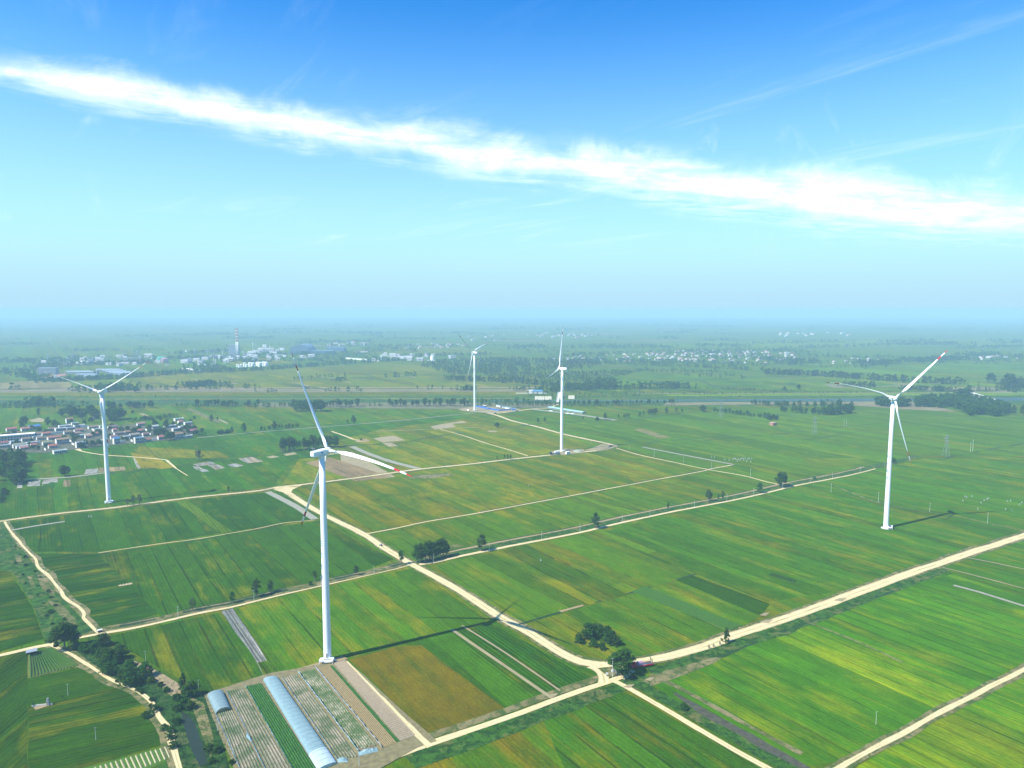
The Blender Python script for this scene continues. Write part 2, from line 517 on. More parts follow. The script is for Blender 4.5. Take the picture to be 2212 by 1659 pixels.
FILM = film_mat('greenhouse_film', (0.33, 0.49, 0.52))
FILMW = film_mat('white_film', (0.62, 0.76, 0.80))
PLASTER = mat('whitewashed_wall', (0.74, 0.73, 0.69), 0.9, 0.12, 0.6)
BRICKW = mat('grey_render', (0.30, 0.30, 0.30), 0.9, 0.2, 0.6)
GLASS = mat('window_glass', (0.03, 0.05, 0.06), 0.12, spec=0.7)
DOORM = mat('door_paint', (0.14, 0.07, 0.05), 0.6)
ROOFM = objcol_mat('roof_tiles', 'roofcol', 0.85, 0.3, 1.2)
TANKM = objcol_mat('tank_paint', 'paint', 0.5, 0.08, 0.3)
WATER = bpy.data.materials.new('water')
WATER.use_nodes = True
g = G(WATER.node_tree)
b = g.n('ShaderNodeBsdfPrincipled', {'Base Color': (0.030, 0.060, 0.055), 'Roughness': 0.5, 'Specular IOR Level': 0.22})
g.set(b.inputs['Normal'], g.n('ShaderNodeBump', {'Strength': 0.25, 'Distance': 0.3, 'Height': g.noise(g.n('ShaderNodeNewGeometry').outputs['Position'], 0.3, 4.0)}).outputs[0])
g.nt.links.new(b.outputs[0], g.n('ShaderNodeOutputMaterial').inputs[0])

# ------------------------------------------------------------------ ground
GREEN, DKGREEN, LTGREEN, BRIGHT = (0.058, 0.128, 0.024), (0.028, 0.078, 0.022), (0.078, 0.140, 0.034), (0.070, 0.165, 0.016)
OCHRE, GOLD, YELLOW, PALE = (0.185, 0.155, 0.040), (0.200, 0.155, 0.040), (0.205, 0.230, 0.014), (0.150, 0.160, 0.062)
LAYER = [0.03, 0.0015]


def next_z():
    LAYER[0] += LAYER[1]
    return LAYER[0]


def uv_metres(me, az):
    ds, dt = bear(az), bear(az - 90)
    co = np.empty(len(me.vertices) * 3)
    me.vertices.foreach_get('co', co)
    co = co.reshape(-1, 3)
    li = np.empty(len(me.loops), dtype=np.int32)
    me.loops.foreach_get('vertex_index', li)
    uv = np.stack([co @ np.array(ds), co @ np.array(dt)], 1)[li]
    me.uv_layers.new(name='metres').data.foreach_set('uv', uv.ravel())


def flat_mesh(name, pts, m, z=None):
    z = next_z() if z is None else z
    pts = [Vector((p[0], p[1], z)) for p in pts]
    tris = tessellate_polygon([pts])
    me = bpy.data.meshes.new(name)
    fs = []
    for a, b, c in tris:
        n = (pts[b] - pts[a]).cross(pts[c] - pts[a]).z
        fs.append((a, b, c) if n > 0 else (a, c, b))
    me.from_pydata([tuple(p) for p in pts], [], fs)
    me.materials.append(m)
    me.update()
    return me


SEED = [3.0]


def crop_props(o, tint, dry, strip, gold, rows):
    SEED[0] += 7.3
    o['tint'], o['gold'] = list(tint), list(gold)
    o['green'] = 0.0 if tint[0] > 0.15 else 1.0
    o['dry'], o['strip'], o['seed'], o['rows'] = float(dry), float(strip), SEED[0], float(rows)


def field(poly, tint=GREEN, dry=0.2, strip=9.0, az=AZ_STRIP, gold=OCHRE, rows=0.25, name='field', m=None):
    pts = [at(*p) for p in poly]
    # ragged edge
    rnd = random.Random(len(poly) * 31 + int(poly[0][0]))
    out = []
    for i, p in enumerate(pts):
        q = pts[(i + 1) % len(pts)]
        k = max(1, min(24, int((q - p).length / 9)))
        nrm = Vector((-(q - p).y, (q - p).x, 0)).normalized()
        for j in range(k):
            out.append(p.lerp(q, j / k) + nrm * (rnd.uniform(-0.35, 0.35) if j else 0))
    me = flat_mesh(name, out, m or WHEAT)
    uv_metres(me, az)
    o = tag(link(name, me), kind='structure')
    if m is None:
        crop_props(o, tint, dry, strip, gold, rows)
    return o


me = bpy.data.meshes.new('ground')
GN = [(-14500, -400), (14500, -400), (14500, 14800), (-14500, 14800)]
me.from_pydata([(*p, 0.0) for p in GN], [], [(0, 1, 2, 3)])
me.materials.append(WHEAT)
uv_metres(me, AZ_STRIP)
ground = tag(link('ground', me), kind='structure')
crop_props(ground, (0.062, 0.128, 0.030), 0.22, 10.0, (0.150, 0.125, 0.040), 0.0)


def smooth_line(pts, step=4.0):
    """survey points -> a smooth line on the ground, one point every few metres"""
    P = [at(*p) for p in pts]
    out = []
    for i in range(len(P) - 1):
        p0, p1, p2, p3 = P[max(i - 1, 0)], P[i], P[i + 1], P[min(i + 2, len(P) - 1)]
        k = max(1, int((p2 - p1).length / step))
        k = min(k, 60)
        for j in range(k):
            t = j / k
            out.append(0.5 * ((2 * p1) + (p2 - p0) * t + (2 * p0 - 5 * p1 + 4 * p2 - p3) * t * t + (3 * p1 - p0 - 3 * p2 + p3) * t ** 3))
    out.append(P[-1])
    return out


def offset_line(line, off):
    out = []
    for i, p in enumerate(line):
        d = line[min(i + 1, len(line) - 1)] - line[max(i - 1, 0)]
        out.append(p + Vector((-d.y, d.x, 0)).normalized() * off)
    return out


def ribbon_mesh(name, line, width, m, z=None, ragged=0.12, seed=1, broken=0.0):
    """a strip along a ground line, its edges uneven; width may be a list"""
    z = next_z() if z is None else z
    rnd = random.Random(seed)
    mb = MB()
    ls, rs = [], []
    n = len(line)

    def wob():
        q = np.array([rnd.uniform(-1, 1) for _ in range(n + 8)])
        return np.convolve(q, [.1, .2, .4, .2, .1], 'same')[4:4 + n] * 1.5
    wl, wr = wob(), wob()
    for i, p in enumerate(line):
        d = line[min(i + 1, n - 1)] - line[max(i - 1, 0)]
        nrm = Vector((-d.y, d.x, 0)).normalized()
        w = width if not isinstance(width, list) else np.interp(i / (n - 1), np.linspace(0, 1, len(width)), width)
        a, c = w / 2 * (1 + ragged * wl[i]), w / 2 * (1 + ragged * wr[i])
        ls.append((p + nrm * a).to_tuple()[:2] + (z,))
        rs.append((p - nrm * c).to_tuple()[:2] + (z,))
    n = len(line)
    mb.v = ls + rs
    gap = 0
    for i in range(n - 1):
        if broken:
            gap = gap - 1 if gap > 0 else (rnd.randrange(2, 7) if rnd.random() < broken else 0)
        if gap <= 0:
            mb.f.append((i, n + i, n + i + 1, i + 1))
    mb.m = [0] * len(mb.f)
    me = mb.mesh(name, m)
    li = np.empty(len(me.loops), dtype=np.int32)
    me.loops.foreach_get('vertex_index', li)
    me.uv_layers.new(name='lane').data.foreach_set('uv', np.stack([(li % n) * 4.0, np.where(li < n, -1.0, 1.0)], 1).astype(np.float32).ravel())
    return me


def ribbon(name, pts, width, m, off=0.0, ragged=0.12, step=4.0, seed=1):
    ln = smooth_line(pts, step)
    if off:
        ln = offset_line(ln, off)
    me = ribbon_mesh(name, ln, width, m, None, ragged, seed + int(pts[0][0]), 0.16 if name == 'ditch' else 0.0)
    return tag(link(name, me), kind='structure')


# ---- the great parcels, back to front
field([(-400, 938), (553, 926), (1000, 897), (1060, 900), (553, 984), (150, 1031), (0, 1042), (-400, 1080)], (0.046, 0.118, 0.030), 0.10)
field([(-400, 900), (230, 892), (700, 890), (1040, 890), (1000, 897), (553, 926), (-400, 938)], (0.060, 0.125, 0.032), 0.12, 12)
field([(-300, 1060), (150, 1033), (553, 986), (650, 975), (590, 1050), (300, 1090), (10, 1124), (-300, 1160)], (0.040, 0.108, 0.024), 0.10, 10, gold=PALE)
field([(1110, 908), (1700, 882), (2450, 900), (2500, 985), (1990, 985), (1650, 1064), (1520, 1016), (1330, 962), (1218, 938)], (0.072, 0.140, 0.034), 0.12, 11, gold=PALE)
field([(660, 970), (830, 925), (1000, 905), (1110, 909), (1218, 938), (1300, 960), (1100, 992), (900, 1014), (700, 1040), (610, 1046)], (0.080, 0.135, 0.030), 0.27, 13, gold=OCHRE)
field([(645, 1058), (700, 1046), (900, 1018), (1106, 996), (1330, 968), (1520, 1014), (1356, 1047), (1106, 1094), (928, 1125), (790, 1153)], (0.074, 0.130, 0.022), 0.25, 10, gold=GOLD)
field([(795, 1156), (928, 1130), (1106, 1098), (1356, 1051), (1540, 1018), (1660, 1045), (1630, 1072), (1456, 1100), (1256, 1145), (1040, 1188), (905, 1217), (870, 1205)], (0.068, 0.132, 0.020), 0.17, 9, gold=OCHRE)
field([(1640, 1070), (1890, 1014), (2000, 990), (2600, 1000), (2600, 1020), (2130, 1180), (2034, 1210), (1860, 1270), (1660, 1300), (1500, 1240), (1300, 1150), (1456, 1108)], (0.056, 0.138, 0.020), 0.12, 8, gold=OCHRE)
field([(940, 1222), (1106, 1184), (1300, 1145), (1500, 1242), (1330, 1292), (1120, 1347), (1000, 1270)], (0.064, 0.130, 0.018), 0.18, 9, gold=GOLD)
field([(1125, 1350), (1330, 1294), (1470, 1252), (1640, 1330), (1600, 1362), (1500, 1402), (1400, 1424), (1300, 1428), (1240, 1416)], (0.056, 0.125, 0.020), 0.16, 9)
field([(18, 1128), (150, 1112), (400, 1081), (575, 1064), (680, 1122), (553, 1140), (325, 1176), (212, 1192), (60, 1192)], (0.031, 0.084, 0.024), 0.03, 10)
field([(62, 1196), (212, 1196), (345, 1325), (215, 1362), (190, 1325), (145, 1285), (95, 1225)], (0.023, 0.068, 0.022), 0.04, 5, az=AZ_ROAD + 3, rows=0.4)
field([(214, 1197), (325, 1181), (553, 1145), (690, 1125), (850, 1208), (770, 1240), (553, 1292), (350, 1335)], (0.036, 0.092, 0.020), 0.08, 9)
field([(575, 1065), (610, 1060), (690, 1118), (676, 1122)], (0.040, 0.100, 0.022), 0.05, 9)
field([(222, 1376), (350, 1350), (472, 1324), (600, 1452), (450, 1505), (415, 1500), (395, 1470), (320, 1430)], (0.034, 0.086, 0.014), 0.10, 8)
field([(505, 1316), (553, 1303), (713, 1265), (890, 1228), (1000, 1290), (1078, 1334), (905, 1379), (770, 1412), (606, 1457)], (0.064, 0.145, 0.014), 0.15, 9, gold=GOLD)
field([(1080, 1338), (1143, 1372), (1290, 1450), (1292, 1472), (1060, 1345)], (0.040, 0.105, 0.022), 0.0, 20, rows=0.1)
field([(752, 1424), (800, 1410), (905, 1385), (978, 1362), (1188, 1508), (1060, 1556), (925, 1597)], (0.045, 0.115, 0.016), 0.0, 12)
field([(754, 1425), (860, 1396), (910, 1394), (1010, 1470), (1090, 1530), (1058, 1553), (926, 1596), (905, 1570)], (0.056, 0.095, 0.014), 0.42, 70, gold=(0.170, 0.112, 0.022), rows=0.1)
field([(1000, 1362), (1060, 1346), (1292, 1474), (1215, 1502)], (0.026, 0.080, 0.022), 0.0, 2.4, rows=0.7)
field([(978, 1361), (997, 1356), (1213, 1500), (1192, 1508)], (0.035, 0.095, 0.020), 0.0, 2.4, rows=0.7)
field([(1400, 1470), (1560, 1420), (1620, 1385), (1900, 1285), (2100, 1210), (2300, 1140), (2400, 1200), (2400, 1375), (2200, 1436), (2000, 1545), (1830, 1645), (1700, 1659), (1560, 1590)],
      (0.058, 0.158, 0.010), 0.15, 7.5, gold=YELLOW, rows=0.2)
field([(1850, 1290), (2034, 1222), (2200, 1165), (2420, 1100), (2420, 1345), (2212, 1290), (2060, 1240)], (0.058, 0.145, 0.020), 0.12, 8)
field([(1855, 1653), (2126, 1497), (2212, 1455), (2420, 1360), (2500, 1760), (1760, 1760)], (0.060, 0.158, 0.010), 0.21, 7, gold=YELLOW)
field([(930, 1640), (1106, 1568), (1200, 1530), (1320, 1484), (1400, 1520), (1640, 1662), (1720, 1760), (780, 1760)], (0.046, 0.116, 0.012), 0.07, 9, gold=(0.17, 0.115, 0.018))
field([(930, 1640), (1106, 1568), (1170, 1548), (1220, 1660), (1250, 1760), (780, 1760)], (0.055, 0.112, 0.012), 0.20, 9, gold=(0.18, 0.115, 0.018))
field([(-200, 1420), (60, 1408), (60, 1760), (-200, 1760)], (0.026, 0.064, 0.014), 0.08, 5, az=178, rows=0.3)
field([(60, 1466), (180, 1440), (295, 1500), (330, 1545), (362, 1605), (180, 1658), (120, 1760), (60, 1760)], (0.030, 0.074, 0.012), 0.08, 7, az=AZ_ROAD + 6, gold=GOLD, rows=0.3)
field([(-200, 1215), (20, 1235), (70, 1310), (95, 1380), (0, 1408), (-200, 1440)], (0.020, 0.060, 0.018), 0.10, 7, az=AZ_ROAD + 2)

# ---- plots that stand apart
field([(478, 1321), (503, 1314), (553, 1386), (575, 1425), (606, 1458), (573, 1465), (553, 1427), (515, 1375)], (0.19, 0.19, 0.15), 0.15, 1.4, gold=(0.26, 0.23, 0.2), rows=0.8)
field([(556, 1432), (577, 1427), (606, 1458), (573, 1465)], (0.060, 0.110, 0.040), 0.15, 1.4, gold=(0.20, 0.18, 0.10), rows=0.8)
field([(1461, 1254), (1497, 1243), (1663, 1305), (1645, 1331)], (0.024, 0.062, 0.012), 0.0, 30, rows=0.1)
field([(381, 1084), (405, 1081), (502, 1148), (478, 1153)], (0.095, 0.150, 0.060), 0.0, 6, rows=0.5)
field([(1230, 1077), (1246, 1073), (1405, 1112), (1381, 1118)], (0.090, 0.150, 0.040), 0.0, 6, rows=0.6)
field([(1286, 1146), (1296, 1144), (1418, 1191), (1400, 1196)], (0.110, 0.185, 0.060), 0.0, 8)
field([(14, 1142), (24, 1131), (135, 1113), (143, 1125), (28, 1144)], (0.020, 0.066, 0.022), 0.0, 6)
field([(736, 982), (760, 976), (855, 1030), (820, 1034), (736, 998)], m=SAND)
field([(610, 978), (690, 962), (735, 985), (640, 992)], (0.038, 0.10, 0.022), 0.0)
field([(660, 1000), (712, 988), (845, 1030), (770, 1040)], (0.20, 0.135, 0.060), 0.3, 14, gold=(0.24, 0.17, 0.08))
for q in ([(806, 947), (850, 941), (876, 951), (826, 956)], [(950, 917), (1000, 909), (1010, 913), (938, 919)], [(826, 957), (848, 956), (860, 964), (840, 965)],
          [(575, 987), (590, 984), (604, 987), (585, 990)], [(612, 981), (636, 977), (642, 981), (618, 985)], [(700, 977), (720, 974), (730, 980), (706, 984)],
          [(930, 921), (975, 914), (985, 922), (940, 928)], [(1058, 930), (1075, 931), (1070, 934), (1052, 933)]):
    field(q, m=SAND)
for q in ([(416, 1003), (453, 997), (467, 1002), (427, 1008)], [(416, 1008), (427, 1008), (440, 1013), (425, 1015)], [(430, 1015), (443, 1013), (452, 1018), (436, 1020)],
          [(515, 991), (545, 987), (570, 997), (534, 1001)], [(448, 1005), (470, 1003), (487, 1011), (466, 1015)], [(490, 1004), (510, 1001), (527, 1006), (505, 1010)]):
    field(q, (0.26, 0.265, 0.23), 0.3, 1.6, gold=(0.30, 0.22, 0.12), rows=0.8)
for q in ([(181, 1025), (186, 1014), (212, 1012), (210, 1022)], [(58, 1051), (61, 1040), (88, 1037), (86, 1050)], [(91, 1050), (93, 1037), (124, 1034), (125, 1042), (94, 1046)],
          [(36, 1055), (38, 1042), (49, 1041), (48, 1054)]):
    field(q, (0.30, 0.29, 0.24), 0.2, 3.0, az=168, gold=(0.22, 0.17, 0.09), rows=1.3)
field([(212, 1021), (214, 1011), (268, 1008), (272, 1016)], (0.25, 0.18, 0.085), 0.3, 4, gold=(0.2, 0.16, 0.08))
field([(135, 1052), (138, 1037), (152, 1036), (152, 1051)], (0.24, 0.18, 0.09), 0.2, 4)
field([(105, 1053), (108, 1042), (120, 1042), (119, 1054)], (0.03, 0.10, 0.05), 0.0, 3)
field([(286, 990), (294, 989), (304, 1012), (297, 1013)], (0.42, 0.39, 0.30), 0.2, 2.2, gold=(0.3, 0.24, 0.13), rows=1.0)
field([(282, 978), (330, 983), (375, 1010), (350, 1013), (303, 1010), (290, 990)], (0.13, 0.12, 0.035), 0.45, 12, gold=(0.26, 0.19, 0.09))
field([(300, 965), (470, 975), (500, 990), (350, 990), (290, 980)], (0.095, 0.115, 0.030), 0.35, 14, gold=OCHRE)
field([(870, 1035), (900, 1026), (960, 1022), (985, 1025), (940, 1033)], m=WEED)
field([(947, 1183), (985, 1176), (1003, 1180), (975, 1184)], (0.16, 0.16, 0.05), 0.3, 2.5, rows=0.8)
field([(1195, 1208), (1205, 1206), (1242, 1218), (1230, 1221)], (0.12, 0.13, 0.03), 0.4, 3, rows=0.9)
field([(470, 906), (474, 905), (495, 914), (489, 915)], m=SAND)
field([(302, 894), (308, 893), (330, 902), (322, 903)], m=SAND)
field([(400, 883), (412, 882), (482, 912), (470, 914)], m=WEED)
field([(63, 908), (85, 902), (98, 908), (92, 912), (70, 912)], m=SAND)
field([(1370, 928), (1385, 925), (1450, 945), (1425, 948)], (0.16, 0.15, 0.05), 0.3, 10)
field([(1735, 996), (1745, 990), (1850, 990), (1870, 1000), (1760, 1012)], (0.105, 0.150, 0.040), 0.1, 10)

# plots of ridges and rows that the eye can count: each ridge is a piece
UNIT_RIDGE = {}


def ridge_mesh(m):
    if m.name not in UNIT_RIDGE:
        mb = MB()
        mb.face([(0, -0.5, 0), (1, -0.5, 0), (1, 0, 1), (0, 0, 1)])
        mb.face([(0, 0, 1), (1, 0, 1), (1, 0.5, 0), (0, 0.5, 0)])
        mb.face([(0, -0.5, 0), (0, 0, 1), (0, 0.5, 0)])
        mb.face([(1, 0.5, 0), (1, 0, 1), (1, -0.5, 0)])
        UNIT_RIDGE[m.name] = mb.mesh('ridge', m)
    return UNIT_RIDGE[m.name]


def rows_in(parent, a, b, c, d, n, wid, h, m, name='crop_row', gap=0.0, seed=0):
    """n rows running from edge a-b to edge d-c, children of the plot"""
    rnd = random.Random(seed)
    a, b, c, d = [Vector(p) for p in (a, b, c, d)]
    for i in range(n):
        t = (i + 0.5) / n
        p, q = a.lerp(b, t), d.lerp(c, t)
        if gap:
            q = p.lerp(q, 1 - rnd.uniform(0, gap))
        v = q - p
        o = link(name, ridge_mesh(m), parent, (p.x, p.y, parent['top'] + 0.004), math.atan2(v.y, v.x))
        o.scale = (v.length, wid, h)
        o.location.z = parent['top']


def plot(poly, m, name='field', **k):
    o = field(poly, m=m, name=name)
    o['top'] = LAYER[0] + 0.002
    return o


LEAFROW = mat('row_foliage', (0.030, 0.080, 0.008), 0.95, 0.7, 1.2)
PALEROW = mat('pale_straw', (0.29, 0.27, 0.15), 0.95, 0.35, 1.5)
SOILROW = mat('turned_ridge', (0.36, 0.28, 0.18), 0.95, 0.3, 1.0)
ROWGAP = mat('row_gap_soil', (0.105, 0.125, 0.022), 0.95, 0.4, 1.0)
MEADOW = mat('young_crop', (0.055, 0.120, 0.010), 0.95, 0.45, 0.6)
o = plot([(1366, 1279), (1394, 1267), (1612, 1356), (1580, 1366)], ROWGAP)
rows_in(o, at(1367, 1279), at(1393, 1268), at(1608, 1356), at(1581, 1365), 13, 1.25, 0.7, LEAFROW, gap=0.05)
o = plot([(60, 1410), (110, 1399), (176, 1437), (60, 1466)], ROWGAP)
rows_in(o, at(64, 1410), at(112, 1400), at(172, 1438), at(64, 1464), 15, 0.9, 0.6, LEAFROW)
rows_in(o, at(66, 1410), at(114, 1401), at(174, 1438), at(66, 1464), 15, 0.35, 0.25, PALEROW, 'straw_row')
o = plot([(182, 1659), (362, 1611), (374, 1638), (300, 1672), (200, 1700)], MEADOW)
rows_in(o, at(200, 1660), at(362, 1613), at(372, 1636), at(215, 1695), 15, 0.75, 0.3, PALEROW, 'straw_row')
o = plot([(300, 1674), (376, 1640), (384, 1662), (330, 1700)], LEAFROW)
o = plot([(1656, 1375), (1668, 1371), (1678, 1376), (1667, 1381)], MEADOW)
o = plot([(1659, 1243), (1668, 1239), (1721, 1256), (1711, 1260)], MEADOW)
rows_in(o, at(1660, 1243), at(1712, 1259), at(1720, 1256), at(1668, 1240), 14, 1.4, 0.8, LEAFROW)
o = plot([(255, 1265), (284, 1259), (287, 1262), (257, 1267)], SOILROW)
rows_in(o, at(258, 1266), at(285, 1261), at(284, 1259), at(256, 1264), 4, 0.5, 0.3, PALEROW, 'straw_row')

# ---- river and its banks
NEAR_TOP = LAYER[0]
LAYER[1] = 0.004
ribbon('river_bank', [(-900, 870), (0, 870), (1106, 869), (1700, 870), (2212, 868), (3200, 866)], 70, VERGE, 0, 0.1, 40)
TAN = mat('tan_bank', (0.175, 0.145, 0.075), 0.95, 0.6, 0.03)
ribbon('river_bank', [(-900, 845), (0, 846), (600, 846), (1160, 845)], 90, TAN, 0, 0.3, 40)
field([(-900, 838), (560, 834), (1160, 834), (1165, 838), (560, 839), (-900, 843)], m=mat('tan_stubble', (0.24, 0.165, 0.095), 0.95, 0.35, 0.05))
field([(-600, 849), (1160, 846), (1160, 853), (-600, 856)], (0.11, 0.125, 0.045), 0.3, 20, az=90)
field([(1440, 852), (2140, 848), (3000, 845), (3000, 850), (2140, 855), (1440, 857)], (0.13, 0.19, 0.045), 0.0, 20, az=90)
ribbon('grass_bank', [(1150, 857), (1450, 857.5), (2212, 856), (3200, 854)], 26, VERGE, 0, 0.25, 20)
ribbon('grass_bank', [(-900, 858), (0, 859), (600, 858.5), (1150, 857)], 22, VERGE, 0, 0.3, 20)
ribbon('ditch', [(-900, 867), (0, 866), (600, 865.5), (1106, 865)], 9, FURROW_SHADE, 0, 0.4, 20)
ribbon('river', [(1060, 865.2), (1200, 865), (1500, 864.5), (1850, 863.7), (2212, 862.5), (3200, 860)], [8, 22, 36, 42, 44, 44], WATER, 0, 0.08, 20)
field([(560, 870.5), (1000, 869.5), (1200, 872), (1195, 880), (1000, 884), (560, 880)], m=mat('sandy_flat', (0.125, 0.120, 0.055), 0.95, 0.7, 0.05))
field([(1440, 870), (1960, 867), (2010, 872), (1850, 873), (1620, 874), (1430, 876)], m=TAN)
field([(1800, 870), (2000, 872), (2070, 890), (1950, 884), (1850, 876)], m=TAN)
ribbon('levee_track', [(1560, 850), (1900, 849), (2212, 848), (3200, 846)], 6, SAND, 0, 0.1, 20)
ribbon('levee_track', [(1350, 849.5), (1560, 850)], 6, SAND, 0, 0.1, 20)
ribbon('levee_track', [(-900, 863), (0, 862.2), (553, 861.8), (1120, 861)], 3.5, SAND, 0, 0.2, 20)
ribbon('levee_track', [(-900, 849), (0, 846), (1100, 842)], 8, WEED, 0, 0.2, 20)

# ---- beyond the river: parcels seen very flat
FAR = random.Random(5)
for (poly, c, d) in (
        ([(260, 838), (1165, 836), (1165, 812), (880, 810), (640, 795), (250, 806)], (0.105, 0.135, 0.050), 0.25),
        ([(0, 835), (250, 836), (250, 806), (90, 826), (0, 812)], (0.080, 0.130, 0.050), 0.2),
        ([(340, 806), (560, 797), (900, 786), (1000, 806), (700, 812)], (0.130, 0.150, 0.060), 0.2),
        ([(1330, 838), (1720, 838), (1640, 815), (1480, 808), (1270, 826)], (0.080, 0.150, 0.045), 0.1),
        ([(1660, 845), (2260, 846), (2400, 815), (1900, 800), (1640, 812)], (0.085, 0.150, 0.050), 0.15),
        ([(1990, 838), (2140, 836), (2190, 848), (2000, 845)], (0.19, 0.175, 0.085), 0.3),
        ([(1780, 830), (1960, 828), (1980, 834), (1800, 838)], (0.17, 0.17, 0.075), 0.3),
        ([(1720, 796), (2212, 782), (2400, 800), (2212, 812), (1800, 808)], (0.090, 0.160, 0.055), 0.1),
        ([(1500, 738), (2400, 728), (2400, 742), (1600, 752)], (0.090, 0.155, 0.055), 0.2),
        ([(1330, 745), (1700, 741), (1750, 748), (1400, 752)], (0.090, 0.155, 0.055), 0.2),
        ([(780, 753), (1000, 751), (1080, 762), (900, 768), (760, 760)], (0.110, 0.145, 0.060), 0.2),
        ([(470, 777), (550, 772), (640, 782), (520, 792)], (0.13, 0.14, 0.07), 0.3)):
    field(poly, c, d, 30, gold=(0.19, 0.15, 0.075), rows=0)
for i in range(46):
    u, v = FAR.uniform(1180, 2250), FAR.uniform(786, 845)
    w, hh = FAR.uniform(25, 130), FAR.uniform(0.8, 3.0)
    c = FAR.choice([(0.045, 0.11, 0.045), (0.14, 0.17, 0.06), (0.05, 0.10, 0.04), (0.15, 0.15, 0.07), (0.06, 0.14, 0.05)])
    field([(u, v), (u + w * .5, v - hh * .6), (u + w, v + hh * .8), (u + w * .5, v + hh * 1.5)], c, 0.1, 20, rows=0)
for i in range(70):
    u, v = FAR.uniform(-100, 2300), 690 + 60 * FAR.random() ** 0.7
    w, hh = FAR.uniform(40, 220), FAR.uniform(0.4, 1.6)
    c = FAR.choice([(0.05, 0.11, 0.045), (0.12, 0.15, 0.06), (0.05, 0.10, 0.04), (0.17, 0.15, 0.08), (0.08, 0.15, 0.05), (0.04, 0.08, 0.04)])
    field([(u, v), (u + w * .5, v - hh * .6), (u + w, v + hh * .6), (u + w * .4, v + hh * 1.3)], c, 0.1, 40, rows=0)
for i in range(40):
    u, v = FAR.uniform(300, 1120), FAR.uniform(800, 836)
    w = FAR.uniform(25, 80)
    ribbon('field_ditch', [(u, v), (u + w * 0.5, v + w * 0.05), (u + w, v + w * FAR.uniform(0.1, 0.2))], FAR.uniform(2, 6), FURROW_SHADE if FAR.random() < .75 else SAND, 0, 0.3, 12)
for i in range(30):
    u, v = FAR.uniform(1350, 2212), FAR.uniform(792, 846)
    w = FAR.uniform(30, 110)
    ribbon('field_ditch', [(u, v), (u + w, v + w * FAR.choice([-0.07, 0.09, 0.06]))], FAR.uniform(2, 5), FURROW_SHADE if FAR.random() < .75 else SAND, 0, 0.3, 12)
field([(88, 817), (139, 807), (144, 811), (98, 821)], m=mat('red_court', (0.32, 0.16, 0.13), 0.9, 0.1))
ribbon('field_ditch', [(378, 832), (700, 820), (850, 814), (1000, 806), (1120, 800)], 5, FURROW_SHADE, 0, 0.4, 20)
ribbon('field_ditch', [(1290, 842), (1480, 822), (1640, 815), (1800, 812)], 5, FURROW_SHADE, 0, 0.4, 20)
ribbon('field_ditch', [(1275, 828), (1480, 818), (1560, 838), (1720, 846)], 4, FURROW_SHADE, 0, 0.4, 20)
field([(0, 828), (60, 824), (150, 826), (160, 838), (0, 842)], (0.19, 0.155, 0.08), 0.4, 18)

# ---- verges, lanes, ditches and dark strips for crop-edge shade
LAYER[0], LAYER[1] = NEAR_TOP, 0.0015
L_MAIN = [(596, 1053), (620, 1064), (645, 1080), (699, 1112), (785, 1154), (825, 1181), (860, 1202), (890, 1220), (928, 1240), (990, 1275), (1053, 1316), (1100, 1344),
          (1143, 1367), (1181, 1391), (1218, 1414), (1256, 1431), (1293, 1437), (1331, 1436), (1381, 1430), (1431, 1421), (1481, 1409), (1531, 1394), (1581, 1375),
          (1618, 1362), (1659, 1349), (1759, 1315), (1859, 1277), (1959, 1241), (2034, 1216), (2109, 1190), (2159, 1175), (2212, 1157), (2300, 1128), (2420, 1092)]
L_DITCH = [(905, 1220), (938, 1215), (1003, 1200), (1078, 1185), (1106, 1179), (1181, 1165), (1256, 1150), (1318, 1135), (1381, 1121), (1456, 1105), (1531, 1091),
           (1593, 1079), (1659, 1064), (1721, 1049), (1784, 1037), (1839, 1026), (1891, 1013)]
L_WEST = [(885, 1221), (853, 1230), (778, 1247), (713, 1262), (628, 1281), (553, 1299), (500, 1312), (425, 1326), (375, 1338), (300, 1355), (215, 1370), (165, 1379)]
L_UPPER = [(-160, 1150), (10, 1125), (75, 1116), (150, 1107), (237, 1098), (300, 1090), (375, 1080), (425, 1074), (553, 1061), (603, 1052), (653, 1047), (728, 1038), (803, 1028),
           (903, 1014), (1003, 1004), (1106, 992), (1181, 984), (1256, 977), (1306, 971), (1331, 963)]
L_FARROAD = [(1331, 963), (1301, 956), (1218, 938), (1156, 921), (1106, 909), (1078, 899), (1053, 892)]
L_LOW = [(740, 1690), (805, 1655), (871, 1628), (918, 1611), (1010, 1580), (1106, 1547), (1181, 1519), (1256, 1492), (1306, 1476), (1331, 1467), (1352, 1457), (1366, 1448)]
L_LOWR = [(1322, 1470), (1336, 1476), (1368, 1493), (1431, 1529), (1506, 1574), (1581, 1618), (1656, 1659), (1740, 1708)]
L_RIGHTLOW = [(1740, 1700), (1820, 1655), (2000, 1557), (2126, 1490), (2212, 1447), (2300, 1402), (2400, 1352)]
L_LEFT = [(10, 1127), (17, 1140), (30, 1157), (50, 1180), (75, 1207), (82, 1225), (105, 1245), (130, 1275), (140, 1292), (167, 1310), (182, 1327), (180, 1335), (200, 1355), (212, 1368)]
L_LEFTLOW = [(107, 1392), (150, 1412), (187, 1435), (225, 1460), (250, 1474), (297, 1494), (322, 1512), (335, 1527), (342, 1547), (357, 1567), (367, 1584), (370, 1604), (375, 1619), (380, 1639), (386, 1662), (396, 1700)]
L_MID = [(785, 1155), (853, 1142), (928, 1126), (1003, 1114), (1106, 1095), (1181, 1081), (1256, 1067), (1356, 1048), (1431, 1034), (1518, 1018), (1536, 1013), (1581, 1005)]

